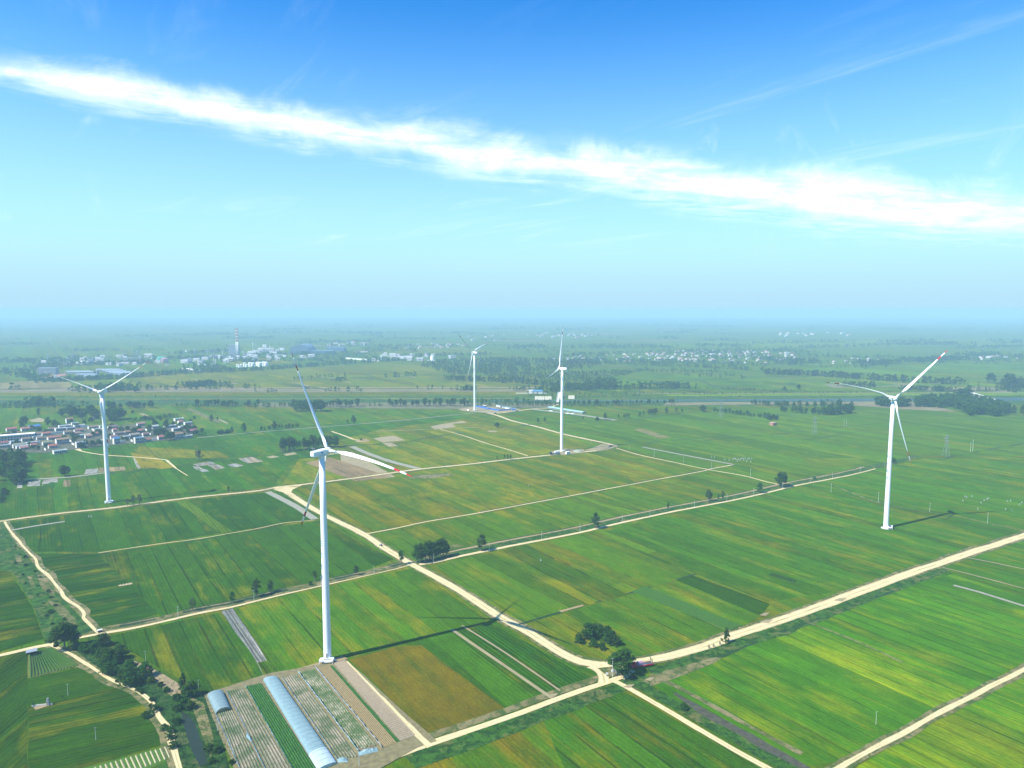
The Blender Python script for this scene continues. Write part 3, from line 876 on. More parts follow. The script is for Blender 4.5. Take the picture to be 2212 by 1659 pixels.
ribbon('verge', L_DITCH, 12, VERGE, 7.5, 0.15)
ribbon('ditch', L_DITCH, 1.6, FURROW_SHADE, 13.0, 0.3)  # dark strip painted in place of a wall's shadow
ribbon('verge', L_DITCH, 2.2, SOIL, 11.2, 0.5)
ribbon('verge', [(1891, 1011), (1940, 1000), (1990, 986)], [12, 10, 5], VERGE, 4, 0.15)
ribbon('verge', L_WEST, 7.5, WEED, -4.8, 0.2)
ribbon('ditch', L_WEST, 2.6, FURROW_SHADE, -5.5, 0.4)
ribbon('ditch', L_WEST, 1.2, FURROW_SHADE, -8.8, 0.4)
ribbon('verge', L_MAIN, [8, 8, 8, 9, 9, 10, 11, 11, 12, 12], WEED, 0.3, 0.12)
ribbon('verge', [(1400, 1447), (1440, 1440), (1531, 1408), (1618, 1376), (1659, 1363), (1759, 1328), (1859, 1290), (1959, 1254), (2034, 1228)], [10, 9, 9, 9, 8, 8, 7, 4], VERGE, -2.5, 0.25)
ribbon('ditch', [(1400, 1459), (1470, 1441), (1531, 1421), (1618, 1388), (1700, 1356), (1859, 1298), (1959, 1262)], 0.9, FURROW_SHADE, -2, 0.6)
ribbon('verge', [(1340, 1478), (1400, 1462), (1470, 1440), (1540, 1416)], [6, 7, 6, 3], WEED, -3.5, 0.25)
ribbon('verge', L_LOW[2:], [8, 9, 9, 8, 8, 6], VERGE, -6.0, 0.2)
ribbon('verge', L_LOW[1:], 4, WEED, 4.5, 0.3)
ribbon('verge', L_LOWR, 6, VERGE, 6.0, 0.25)
ribbon('ditch_bed', [(1426, 1508), (1470, 1538), (1520, 1568), (1590, 1606), (1660, 1648), (1720, 1684)], [1.5, 4, 5, 5, 4, 4], mat('dry_ditch_bed', (0.062, 0.060, 0.040), 0.95, 0.8, 0.5), 7.5, 0.6)
ribbon('verge', [(1366, 1480), (1430, 1512), (1506, 1556), (1581, 1600), (1690, 1660)], 2.5, WEED, 13, 0.5)
for ln in (L_UPPER, L_MID):
    ribbon('ditch', ln, 1.5, FURROW_SHADE, -2.2 if ln is L_UPPER else 1.9, 0.5)
ribbon('verge', L_FARROAD, 8, WEED, 0, 0.2)
ribbon('verge', L_RIGHTLOW, 5.5, WEED, 0, 0.25)
ribbon('verge', L_LEFT, 6, WEED, 0, 0.35)
ribbon('verge', L_LEFTLOW, 6.5, WEED, 0, 0.3)
ribbon('verge', L_UPPER, 8, WEED, 0, 0.2)
# canal strip at the lower left
field([(-150, 1120), (8, 1130), (25, 1160), (60, 1203), (92, 1245), (128, 1285), (180, 1340), (200, 1362), (160, 1377), (130, 1390), (100, 1392), (95, 1376), (72, 1312), (30, 1240), (-150, 1180)], m=VERGE)
for q in ([(93, 1228), (125, 1240), (160, 1276), (150, 1283), (112, 1262)], [(135, 1290), (180, 1296), (235, 1332), (228, 1345), (170, 1318)], [(20, 1190), (40, 1192), (44, 1205), (25, 1208)], [(60, 1235), (78, 1240), (92, 1262), (75, 1260)]):
    field([(u * 0.62 + 20, v + 8) for u, v in q], m=WEED)
field([(150, 1396), (210, 1380), (300, 1430), (390, 1478), (440, 1505), (470, 1560), (490, 1640), (510, 1720), (395, 1720), (388, 1650), (375, 1600), (350, 1545), (310, 1497), (230, 1455)], m=rough_grass('canal_scrub', (0.010, 0.032, 0.006), (0.028, 0.075, 0.010), (0.075, 0.085, 0.028), -0.03))
field([(288, 1427), (320, 1440), (355, 1458), (390, 1480), (392, 1500), (370, 1505), (345, 1480), (305, 1455)], m=mat('bank_earth', (0.24, 0.185, 0.10), 0.95, 0.5, 0.4))
field([(410, 1505), (440, 1520), (452, 1560), (462, 1600), (455, 1640), (440, 1600), (425, 1555)], m=WEED)
field([(392, 1538), (406, 1545), (421, 1563), (430, 1590), (444, 1625), (448, 1650), (432, 1655), (415, 1625), (404, 1590), (394, 1560)], m=mat('dark_pond', (0.018, 0.030, 0.020), 0.5, 0.3, 0.2, spec=0.12), name='pond')

ribbon('dirt_road', L_UPPER, [2.6, 2.8, 3.0, 3.2, 3.4, 3.4, 3.4, 3.6], DIRT, 0, 0.15)
ribbon('dirt_road', L_FARROAD, 4.2, DIRT, 0, 0.15)
ribbon('dirt_road', L_MAIN, [5.4, 5.4, 5.2, 5.2, 5.4, 6.0, 7.0, 6.6, 6.2, 6.0, 5.8], DIRT, 0, 0.12)
field([(605, 1051), (655, 1047), (632, 1058), (628, 1066), (648, 1079), (640, 1080), (612, 1064), (590, 1058)], m=DIRT)
ribbon('dirt_road', L_DITCH, [3.2, 3.0, 2.8, 2.6, 1.8], DIRT, 0, 0.12)
ribbon('dirt_road', L_WEST, [1.1, 1.2, 1.4, 1.9, 2.6, 2.8, 2.8], DIRT, 0, 0.2)
ribbon('dirt_road', [(120, 1391), (75, 1399), (0, 1416), (-120, 1440)], 3.2, DIRT, 0, 0.12)
ribbon('dirt_road', L_LOW, 3.3, DIRT, 0, 0.15)
ribbon('dirt_road', [(1283, 1438), (1295, 1448), (1303, 1460), (1306, 1476)], [8, 5, 4.5, 6], DIRT, 0, 0.05, 2)
ribbon('dirt_road', [(1330, 1440), (1352, 1450), (1340, 1466)], [5, 6, 4], DIRT, 0, 0.05, 2)
field([(1291, 1444), (1312, 1462), (1334, 1462), (1345, 1446), (1325, 1440)], m=WEED)
ribbon('dirt_road', L_LOWR, 2.8, DIRT, 0, 0.15)
ribbon('footpath', L_RIGHTLOW, 2.3, DIRT, 0, 0.3)
ribbon('footpath', L_LEFT, 1.7, DIRT, 0, 0.4)
ribbon('footpath', L_LEFTLOW, [2.2, 1.8, 1.5, 1.5, 1.7, 2.3, 1.4], DIRT, 0, 0.4)
ribbon('footpath', L_MID, 1.7, DIRT, 0, 0.25)
ribbon('footpath', [(212, 1195), (325, 1178), (425, 1165), (500, 1152), (553, 1143), (615, 1130), (680, 1124)], 1.0, DIRT, 0, 0.4)
ribbon('ditch', [(212, 1196), (325, 1180), (425, 1167), (500, 1154), (553, 1145), (615, 1132)], 0.9, FURROW_SHADE, -1.2, 0.5)
ribbon('footpath', [(1331, 968), (1381, 983), (1456, 999), (1526, 1014), (1606, 1028), (1659, 1042), (1700, 1050)], 2.0, DIRT, 0, 0.25)
ribbon('gravel_lane', [(1388, 966), (1481, 984), (1586, 1004)], 4.0, GRAVEL, 0, 0.1)
ribbon('gravel_lane', [(578, 1063), (600, 1074), (640, 1095), (680, 1122)], 6.0, GRAVEL, 0, 0.08)
ribbon('gravel_lane', [(760, 965), (790, 978), (840, 996), (905, 1013)], 7.0, GRAVEL, 0, 0.12)
ribbon('gravel_lane', [(24, 1146), (80, 1136), (140, 1127)], 3, GRAVEL, 0, 0.08)
ribbon('footpath', [(157, 964), (172, 974), (225, 983), (282, 987), (352, 993), (364, 998), (380, 1012)], 2.6, DIRT, 0, 0.3)
ribbon('footpath', [(380, 1012), (405, 1028)], 1.0, DIRT, 0, 0.3)
ribbon('dirt_road', [(25, 1040), (80, 1035), (150, 1031), (225, 1022)], 4.5, GRAVEL, 0, 0.2)
ribbon('ditch', [(225, 1024), (375, 1007), (475, 994), (553, 985), (680, 968), (760, 962), (860, 958), (930, 945), (1040, 930)], 3.0, FURROW_SHADE, 0, 0.4)
ribbon('dirt_road', [(425, 946), (553, 934), (678, 924), (803, 914), (928, 902), (1028, 892)], 3.0, GRAVEL, 0, 0.2)
ribbon('footpath', [(716, 932), (745, 942), (765, 950), (775, 951)], 3.0, DIRT, 0, 0.2)
ribbon('footpath', [(812, 932), (895, 929), (950, 926), (1045, 923)], 2.2, SAND, 0, 0.3)
ribbon('footpath', [(950, 927), (1000, 941), (1048, 957), (1106, 974), (1140, 985)], 2.0, DIRT, 0, 0.3)
ribbon('dirt_road', [(1062, 893), (1085, 892), (1118, 887.5), (1156, 883), (1186, 881), (1206, 873)], 4.5, DIRT, 0, 0.15)
ribbon('ditch', [(1040, 922), (1106, 922), (1180, 914), (1290, 909), (1370, 905), (1440, 897), (1520, 890), (1620, 893), (1700, 897)], 3, FURROW_SHADE, 0, 0.4)
ribbon('ditch', [(1518, 952), (1600, 944), (1700, 936), (1780, 925), (1900, 915)], 2.0, FURROW_SHADE, 0, 0.5)
ribbon('ditch', [(1331, 962), (1420, 955), (1520, 945), (1600, 938)], 2.2, FURROW_SHADE, 0, 0.5)
ribbon('ditch', [(1735, 950), (1800, 942), (1900, 925), (1950, 918)], 1.6, FURROW_SHADE, 0, 0.5)
ribbon('ditch', [(2025, 993), (2100, 978), (2212, 958)], 2.2, FURROW_SHADE, 0, 0.4)
ribbon('ditch', [(1120, 1350), (1180, 1331), (1250, 1312), (1330, 1290), (1470, 1250), (1520, 1236)], 1.1, FURROW_SHADE, 0, 0.5)
ribbon('verge', [(1210, 1322), (1260, 1308)], 2.2, SOIL, 0, 0.4)
ribbon('footpath', [(976, 1361), (1080, 1432), (1192, 1509)], 1.7, SAND, 0, 0.12)
ribbon('footpath', [(998, 1352), (1090, 1410), (1210, 1493)], 1.0, SAND, 0, 0.12)
ribbon('footpath', [(2090, 1205), (2150, 1217), (2212, 1230), (2300, 1248)], 1.4, SAND, 0, 0.25)
ribbon('footpath', [(2035, 1226), (2110, 1245), (2212, 1272), (2300, 1296)], 1.2, SAND, 0, 0.3)
ribbon('gravel_lane', [(2060, 1265), (2130, 1284), (2212, 1310), (2300, 1335)], 2.4, GRAVEL, 0, 0.2)
ribbon('footpath', [(1742, 1344), (1850, 1386), (1950, 1432)], 1.0, WEED, 0, 0.3)
ribbon('footpath', [(1790, 1045), (1897, 1086), (2008, 1107), (2080, 1119), (2133, 1131), (2212, 1147), (2300, 1164)], 1.6, WEED, 0, 0.3)
ribbon('dirt_road', [(1331, 963), (1310, 968), (1290, 974)], [8, 10, 7], SAND, 0, 0.2)
field([(990, 884), (1030, 878), (1120, 883), (1130, 888), (1060, 893), (1000, 888)], m=SAND)
field([(1185, 977), (1215, 970), (1262, 971), (1262, 978), (1215, 983)], m=SAND)
field([(1262, 974), (1300, 960), (1330, 962), (1312, 971)], m=SAND)
field([(565, 1460), (640, 1446), (740, 1418), (752, 1424), (700, 1440), (600, 1470)], m=SOIL)
field([(750, 1640), (820, 1615), (915, 1600), (900, 1616), (820, 1650), (760, 1672)], m=SOIL)
for (u, v, w) in ((1640, 1345, 14), (1800, 1298, 14), (1345, 1485, 12), (1392, 1470, 10), (1180, 1505, 12), (1640, 1330, 10)):
    field([(u, v), (u + w, v - 5), (u + 2.2 * w, v - 6), (u + w * 1.4, v + 2)], m=SAND)

# ------------------------------------------------------------------ wind turbines
BLADE_R = 49.0


def blade_ring(r, flap, bow, pitch):
    """one closed section of a blade at radius r; blade local axes: z out along the blade, x in the rotor plane, y towards the wind"""
    t = r / BLADE_R
    if t < 0.05:
        ch, th, tw, rnd = 1.7, 1.7, 0.0, 1.0
    else:
        ch = np.interp(t, [0.05, 0.12, 0.22, 0.35, 0.5, 0.7, 0.85, 0.95, 1.0], [1.6, 1.8, 2.4, 2.1, 1.7, 1.2, 0.9, 0.65, 0.12])
        th = np.interp(t, [0.05, 0.12, 0.22, 0.5, 0.8, 1.0], [1.7, 1.45, 0.95, 0.5, 0.24, 0.05])
        tw = -R(pitch + 0.6 * float(np.interp(t, [0.05, 0.2, 0.5, 1.0], [18, 16, 8, 4])))     # parked: blades turned out of the wind
        rnd = max(0.0, 1 - (t - 0.05) / 0.12)
    pts = []
    n = 14
    for j in range(n):
        a = 2 * math.pi * j / n
        cx, sy = math.cos(a), math.sin(a)
        ex, ey = ch / 2 * cx, th / 2 * sy
        ax = ch * (0.5 * cx + 0.17)
        ay = th / 2 * sy * (1.0 if cx > -0.3 else 0.55 + 0.45 * (1 + cx))
        ax = -ax if False else ax
        X, Y = rnd * ex + (1 - rnd) * -ax, rnd * ey + (1 - rnd) * ay
        pts.append((X * math.cos(tw) - Y * math.sin(tw) - bow * 4 * t * (1 - t), X * math.sin(tw) + Y * math.cos(tw) + flap * t ** 1.6, r))
    return pts


def blade_part(r0, r1, flap, bow, steps, pitch):
    mb = MB()
    rs = np.linspace(r0, r1, steps)
    n = 14
    for r in rs:
        mb.v += blade_ring(r, flap, bow, pitch)
    for i in range(len(rs) - 1):
        for j in range(n):
            mb.f.append((i * n + j, i * n + (j + 1) % n, (i + 1) * n + (j + 1) % n, (i + 1) * n + j))
            mb.m.append(0)
    mb.f.append(tuple(reversed(range(n))))
    mb.f.append(tuple((len(rs) - 1) * n + j for j in range(n)))
    mb.m += [0, 0]
    return mb


def glyph_mesh(ch, size, m):
    cu = bpy.data.curves.new('glyph', 'FONT')
    cu.body = ch
    cu.size = size
    cu.align_x = 'CENTER'
    o = bpy.data.objects.new('glyph', cu)
    COL.objects.link(o)
    dg = bpy.context.evaluated_depsgraph_get()
    me = bpy.data.meshes.new_from_object(o.evaluated_get(dg))
    bpy.data.objects.remove(o)
    me.materials.clear()
    me.materials.append(m)
    return me


def wrap_glyph(ch, size, m, rad, az, z):
    """a character painted round the tower at bearing az, centred at height z"""
    me = glyph_mesh(ch, size, m)
    bm = bmesh.new()
    bm.from_mesh(me)
    xs = [v.co.x for v in bm.verts]
    ys = [v.co.y for v in bm.verts]
    x0, x1, ym = min(xs), max(xs), (min(ys) + max(ys)) / 2
    for k in range(1, 14):
        x = x0 + (x1 - x0) * k / 14
        bmesh.ops.bisect_plane(bm, geom=bm.verts[:] + bm.edges[:] + bm.faces[:], plane_co=(x, 0, 0), plane_no=(1, 0, 0))
    for v in bm.verts:
        a = R(az) - (v.co.x - (x0 + x1) / 2) / rad
        v.co = Vector((math.sin(a) * (rad + 0.02), math.cos(a) * (rad + 0.02), z + v.co.y - ym))
    bm.to_mesh(me)
    bm.free()
    return me


def turbine(label, base, yaw, az, flap, bow, hubz, letters=None, plat_az=180.0, logo=False, plat='frame', pitch=60.0):
    t = thing('wind_turbine', label, 'wind turbine', (base[0], base[1], 0), 0, 'white wind turbines in the wheat fields')
    top = hubz - 1.5
    # tower in four flanged sections
    mb = MB()
    zs = [0.0, 0.6, top * .25, top * .5, top * .75, top]
    rad = lambda z: 1.78 - 0.53 * (z / top) ** 1.15
    mb.tube([(0, 0, z) for z in zs], [rad(z) for z in zs], 40)
    tower = mb.build('tower', WHITE, t, True)
    for z in (top * .25, top * .5, top * .75):
        mb = MB()
        mb.tube([(0, 0, z - 0.09), (0, 0, z + 0.09)], [rad(z) + 0.025] * 2, 40)
        mb.build('flange', WHITE, tower, True)
    mb = MB()
    mb.tube([(0, 0, -0.3), (0, 0, 0.35), (0, 0, 0.55)], [3.4, 3.2, 2.4], 32)
    mb.build('foundation', CONC, t)
    # access platform on the plinth: an open white frame, deck, stairs
    pa = R(plat_az)
    f = thing_part('platform', t, (math.sin(pa) * 1.75, math.cos(pa) * 1.75, 0), math.pi - pa)
    mb = MB()
    if plat == 'frame':
        mb.box(-3.1, -2.2, -2.6, 0.4, 1.5, 1.9)
        mb.box(2.0, 3.1, -2.6, 0.4, 1.5, 1.9)
        mb.box(-2.2, 2.0, -2.6, -1.75, 1.5, 1.9)
        mb.box(-2.2, 2.0, -0.35, 0.4, 1.5, 1.9)
    else:
        mb.box(-2.2, 2.6, -1.8, 0.3, 1.1, 1.4)
    for x in (-2.9, 2.9):
        mb.bar((x, -2.45, 0), (x, -2.45, 1.5), 0.16)
        mb.bar((x, 0.2, 0), (x, 0.2, 1.5), 0.16)
    mb.build('deck', WHITE, f)
    mb = MB()
    for x in np.linspace(-3, 3, 9):
        mb.bar((x, -2.55, 1.9), (x, -2.55, 2.9), 0.05)
    mb.bar((-3, -2.55, 2.9), (3, -2.55, 2.9), 0.06)
    mb.build('railing', GREYMETAL, f)
    mb = MB()
    for k in range(7):
        mb.box(3.1 + k * 0.28, 3.4 + k * 0.28, -1.0, 0.0, 1.6 - k * 0.25, 1.66 - k * 0.25)
    mb.bar((3.1, -1.0, 1.7), (5.0, -1.0, 0.05), 0.12)
    mb.bar((3.1, 0.0, 1.7), (5.0, 0.0, 0.05), 0.12)
    mb.build('stairs', GREYMETAL, f)
    mb = MB()
    mb.box(-0.45, 0.45, -0.06, 0.06, 1.9, 4.0)
    mb.build('door', GREYMETAL, f)
    if letters:
        laz, z0, dz, size = letters
        for i, ch in enumerate('阳光电源'):
            z = z0 - i * dz
            link('character', wrap_glyph(ch, size, BLUEINK, rad(z), laz, z), t)
    # nacelle: local +y points to the rotor
    nac = thing_part('nacelle', t, (0, 0, hubz), R(-yaw))
    nac_e = nac
    mb = MB()
    sec = [(-5.6, 0.95, -0.7, 1.0), (-5.3, 1.25, -1.15, 1.25), (-2.2, 1.45, -1.55, 1.35), (0.2, 1.5, -1.6, 1.55), (1.9, 1.45, -1.45, 1.5)]
    for (y, w, z0, z1) in sec:
        c = 0.35
        mb.v += [(-w, y, z0 + c), (-w + c, y, z0), (w - c, y, z0), (w, y, z0 + c), (w, y, z1 - c), (w - c, y, z1), (-w + c, y, z1), (-w, y, z1 - c)]
    for i in range(len(sec) - 1):
        for j in range(8):
            mb.f.append((i * 8 + j, (i + 1) * 8 + j, (i + 1) * 8 + (j + 1) % 8, i * 8 + (j + 1) % 8))
            mb.m.append(0)
    mb.f += [tuple(range(8)), tuple(reversed(range((len(sec) - 1) * 8, len(sec) * 8)))]
    mb.m += [0, 0]
    mb.build('housing', WHITE, nac)
    mb = MB()
    mb.bar((0.5, -4.6, 1.2), (0.5, -4.6, 3.0), 0.07)
    mb.bar((-0.5, -4.6, 1.2), (-0.5, -4.6, 3.0), 0.07)
    mb.bar((-0.9, -4.6, 2.5), (0.9, -4.6, 2.5), 0.07)
    mb.bar((-0.9, -4.6, 1.9), (0.9, -4.6, 1.9), 0.07)
    for x in (-0.9, 0.0, 0.9):
        mb.box(x - 0.12, x + 0.12, -4.72, -4.48, 2.5, 2.85)
    mb.build('wind_sensor', GREYMETAL, nac)
    mb = MB()
    mb.tube([(0, 0, -2.4), (0, 0, -1.4)], [1.28, 1.3], 24)
    mb.build('yaw_collar', WHITE, nac, True)
    if logo:
        for sgn in (1, -1):
            lm = MB()
            arc = [(math.cos(a) * 0.75, math.sin(a) * 0.62) for a in np.linspace(0.35, 2.6, 12)]
            arc2 = [(math.cos(a) * 0.45 + 0.1, math.sin(a) * 0.30 + 0.02) for a in np.linspace(2.6, 0.5, 12)]
            lm.face([(sgn * 1.515, sgn * x - 1.0, y + 0.1) for x, y in (arc + arc2)][::sgn])
            lm.face([(sgn * 1.515, sgn * x - 1.0, y) for x, y in ((-0.1, 0.05), (0.35, 0.2), (0.1, -0.3), (-0.4, -0.35))][::sgn])
            lm.build('emblem', BLUEINK, nac)
            me = glyph_mesh('GOLDWIND', 0.62, BLUEINK)
            bm = bmesh.new()
            bm.from_mesh(me)
            for v in bm.verts:
                v.co = Vector((sgn * 1.525, sgn * v.co.x - 1.0, v.co.y - 1.05))
            bm.to_mesh(me)
            bm.free()
            link('lettering', me, nac)
    # rotor: tilted up 4 degrees
    rot = bpy.data.objects.new('hub', None)
    mb = MB()
    mb.tube([(0, 1.9, 0), (0, 2.4, 0), (0, 3.6, 0), (0, 4.6, 0), (0, 5.15, 0), (0, 5.4, 0)], [1.25, 1.5, 1.6, 1.35, 0.8, 0.15], 28)
    hub = mb.build('hub', WHITE, t, True)
    bpy.data.objects.remove(rot)
    hub.location = (0, 0, hubz)
    hub.rotation_euler = (R(4), 0, R(-yaw))
    M = Matrix.Translation((0, 0, hubz)) @ Matrix.Rotation(R(-yaw), 4, 'Z') @ Matrix.Rotation(R(4), 4, 'X') @ Matrix.Translation((0, 3.6, 0))
    for k in range(3):
        mb = blade_part(1.2, BLADE_R * 0.80, flap[k], bow[k], 26, pitch)
        bl = mb.build('blade', WHITE, t, True)
        bl.matrix_local = M @ Matrix.Rotation(R(az[k]), 4, 'Y')
        for (a, b2, m2, nm) in ((0.80, 0.865, RED, 'red_band'), (0.865, 0.935, WHITE, 'white_band'), (0.935, 1.0, RED, 'red_tip')):
            blade_part(BLADE_R * a, BLADE_R * b2, flap[k], bow[k], 5, pitch).build(nm, m2, bl, True)
    return t


def thing_part(name, parent, loc, rz):
    o = bpy.data.objects.new(name, None)
    COL.objects.link(o)
    o.parent = parent
    o.location = loc
    o.rotation_euler = (0, 0, rz)
    return o


turbine('tall white wind turbine standing at the head of the greenhouse rows', (-84.6, 308.0), 35.3, (97.0, 213.2, 334.6), (2.4, 1.7, 0.9), (1.6, -0.3, 0.6), 96.8,
        letters=(248, 55.5, 5.2, 2.7), plat_az=176, logo=True)
turbine('white wind turbine at the right with blue lettering down its sunlit tower', (275.2, 504.1), 190.5, (77.1, 194.8, 316.4), (1.4, 0.1, -0.6), (1.6, 0.6, 0.0), 96.4,
        letters=(249, 53.5, 5.2, 2.7), plat_az=120, logo=True, pitch=45.0)
turbine('white wind turbine in front of the red roofed village, rotor facing the viewer', (-336.7, 574.2), 178.0, (68.6, 187.2, 301.6), (2.8, -1.2, 3.8), (0.4, 0.2, 0.4), 92.8, plat_az=150)
turbine('white wind turbine beside the truck and cabins on the dirt lane', (56.3, 786.7), 293.7, (140.8, 257.9, 377.2), (0.4, 2.2, 4.2), (0.3, 0.8, 0.3), 94.2, plat_az=130, plat='low', pitch=30.0)
turbine('farthest white wind turbine, on the sandy pad by the blue fence', (-59.4, 1111.1), 303.5, (73.1, 192.3, 310.2), (2.1, 1.8, 2.5), (1.0, 0.3, 0.3), 92.5, plat_az=170, plat='low', pitch=30.0)

# ------------------------------------------------------------------ greenhouse block below the nearest turbine


def gh(x, y):
    return (432 + 0.2197 * x, 1404 + 0.2197 * y)


def gpt(x, y):
    return at(*gh(x, y))


def tunnel(label, a, b, c, d, h, end_open=False, bright_end=False):
    """plastic tunnel: top-left a, top-right b, bottom-right c, bottom-left d on the ground"""
    t = thing('greenhouse_tunnel', label, 'greenhouse', tuple((a + b + c + d) / 4 + Vector((0, 0, .2))), 0, 'plastic greenhouse tunnels')
    o0 = (a + b + c + d) / 4
    n, k = 48, 12
    rnd = random.Random(int(a.x))
    for (s0, s1, m2, nm, swell) in ((0.0, 0.86, FILM, 'film_cover', 1.0), (0.86, 1.0, FILMW if bright_end else FILM, 'end_film', 1.06)):
        mb = MB()
        steps = n if s1 < 0.9 else 9
        for i in range(steps + 1):
            s = s0 + (s1 - s0) * i / steps
            l, r = a.lerp(d, s), b.lerp(c, s)
            sag = (0.05 if i % 2 else 0.0)
            taper = 1.0 if (s < 0.97 or end_open) else 0.75
            for j in range(k + 1):
                th = math.pi * j / k
                p = l.lerp(r, 0.5 - 0.5 * math.cos(th) * (1.0 - sag * 0.3))
                z = (math.sin(th) ** 0.75) * (h - sag) * swell * taper + rnd.uniform(-0.02, 0.02)
                mb.v.append((p.x - o0.x, p.y - o0.y, max(z, 0.0) + 0.12))
        for i in range(steps):
            for j in range(k):
                q = i * (k + 1) + j
                mb.f.append((q, q + 1, q + k + 2, q + k + 1))
                mb.m.append(0)
        mb.build(nm, m2, t, True)
    # end walls
    for (l, r, back) in ((a, b, True), (d, c, False)):
        if end_open and not back:
            continue
        mb = MB()
        mb.face([(l.lerp(r, 0.5 - 0.5 * math.cos(math.pi * j / k)) - o0 + Vector((0, 0, math.sin(math.pi * j / k) ** 0.75 * h * (0.75 if not back else 1) + 0.12))).to_tuple() for j in range(k + 1)])
        mb.build('end_wall', FILM, t)
    for i in range(0, 25):
        s = i / 24
        l, r = a.lerp(d, s), b.lerp(c, s)
        mb = MB()
        pts = [(l.lerp(r, 0.5 - 0.5 * math.cos(math.pi * j / 8)) - o0 + Vector((0, 0, math.sin(math.pi * j / 8) ** 0.75 * (h + 0.05) * (1 if s < 0.86 else 1.06 if s < .97 else .8) + 0.12))) for j in range(9)]
        mb.tube(pts, [0.035] * 9, 4, cap=False)
        mb.build('hoop', GREYMETAL, t)
    return t


def bed_plot(corners, m, nrows, rowm, wid, h, gap=0.0, name='field', seed=0, extra=None):
    q = [gh(*c) for c in corners]
    o = plot(q, m)
    a, b, c, d = [at(*p) for p in q]
    rows_in(o, a, b, c, d, nrows, wid, h, rowm, seed=seed, gap=gap)
    return o


BEDSOIL = mat('bed_soil', (0.15, 0.125, 0.07), 0.95, 0.35, 0.6)
def mixed_rows(name, green, pale, lo, hi):
    m = bpy.data.materials.new(name)
    m.use_nodes = True
    g = G(m.node_tree)
    pos = g.n('ShaderNodeNewGeometry').outputs['Position']
    big, fine = g.noise(pos, 0.12, 3.0, 0.6), g.noise(pos, 1.3, 6.0, 0.8)
    c = g.mix(g.ss(g.m('ADD', g.m('MULTIPLY', big, 0.6), g.m('MULTIPLY', fine, 0.5)), lo, hi), green, pale)
    b = g.n('ShaderNodeBsdfPrincipled', {'Roughness': 0.8, 'Base Color': c, 'Specular IOR Level': 0.15})
    g.nt.links.new(b.outputs[0], g.n('ShaderNodeOutputMaterial').inputs[0])
    return m


MIXROW = mixed_rows('mulched_rows', (0.045, 0.085, 0.028), (0.24, 0.21, 0.145), 0.44, 0.66)
MIXROW2 = mixed_rows('leafy_rows', (0.035, 0.088, 0.018), (0.32, 0.29, 0.21), 0.50, 0.70)
GREENROW = mat('lush_row_crop', (0.026, 0.088, 0.012), 0.95, 0.8, 0.9)
BROWNROW = mat('brown_row', (0.22, 0.165, 0.075), 0.95, 0.4, 0.8)
GREYRIDGE = mat('grey_ridge', (0.15, 0.135, 0.10), 0.95, 0.3, 0.8)

field([gh(*p) for p in ((40, 440), (700, 230), (1440, 100), (2330, 900), (2150, 960), (1560, 1290), (400, 1400), (330, 1160))], m=mat('weedy_soil', (0.17, 0.145, 0.07), 0.95, 0.6, 0.5))
bed_plot([(180, 622), (322, 598), (660, 1240), (415, 1270)], BEDSOIL, 7, MIXROW, 0.72, 0.3)
bed_plot([(263, 415), (425, 386), (932, 1240), (668, 1260)], BEDSOIL, 7, MIXROW, 0.75, 0.3)
bed_plot([(447, 368), (606, 338), (1185, 1240), (945, 1250)], BEDSOIL, 8, GREENROW, 0.95, 0.5)
bed_plot([(806, 287), (957, 248), (1552, 1055), (1347, 1090)], BEDSOIL, 7, MIXROW, 0.75, 0.3)
bed_plot([(970, 232), (1124, 192), (1752, 965), (1557, 1012)], BEDSOIL, 8, MIXROW2, 0.7, 0.35, gap=0.06)
bed_plot([(1137, 184), (1276, 158), (1938, 918), (1786, 970)], BEDSOIL, 9, BROWNROW, 0.42, 0.2)
ribbon('verge', [gh(1286, 160), gh(1560, 470), gh(1950, 912)], 1.5, GREENROW, 0, 0.3, 2)
o = plot([gh(*p) for p in ((1310, 132), (1425, 112), (2120, 845), (1972, 900))], GREYRIDGE)
rows_in(o, gpt(1312, 134), gpt(1971, 898), gpt(2118, 846), gpt(1424, 114), 56, 0.8, 0.45, SOILROW, 'ridge')
ribbon('footpath', [gh(1440, 118), gh(1640, 330), gh(1860, 560), gh(2080, 780), gh(2260, 960)], [1.0, 1.6, 2.2, 2.6, 2.8], DIRT, 0, 0.2, 2)

tunnel('short pale plastic greenhouse tunnel at the left end of the vegetable plots', gpt(72, 468), gpt(232, 428), gpt(308, 602), gpt(156, 640), 2.0, end_open=True)
tunnel('long pale blue plastic greenhouse tunnel running between the vegetable plots', gpt(622, 306), gpt(770, 286), gpt(1350, 1125), gpt(1160, 1200), 1.5, bright_end=True)


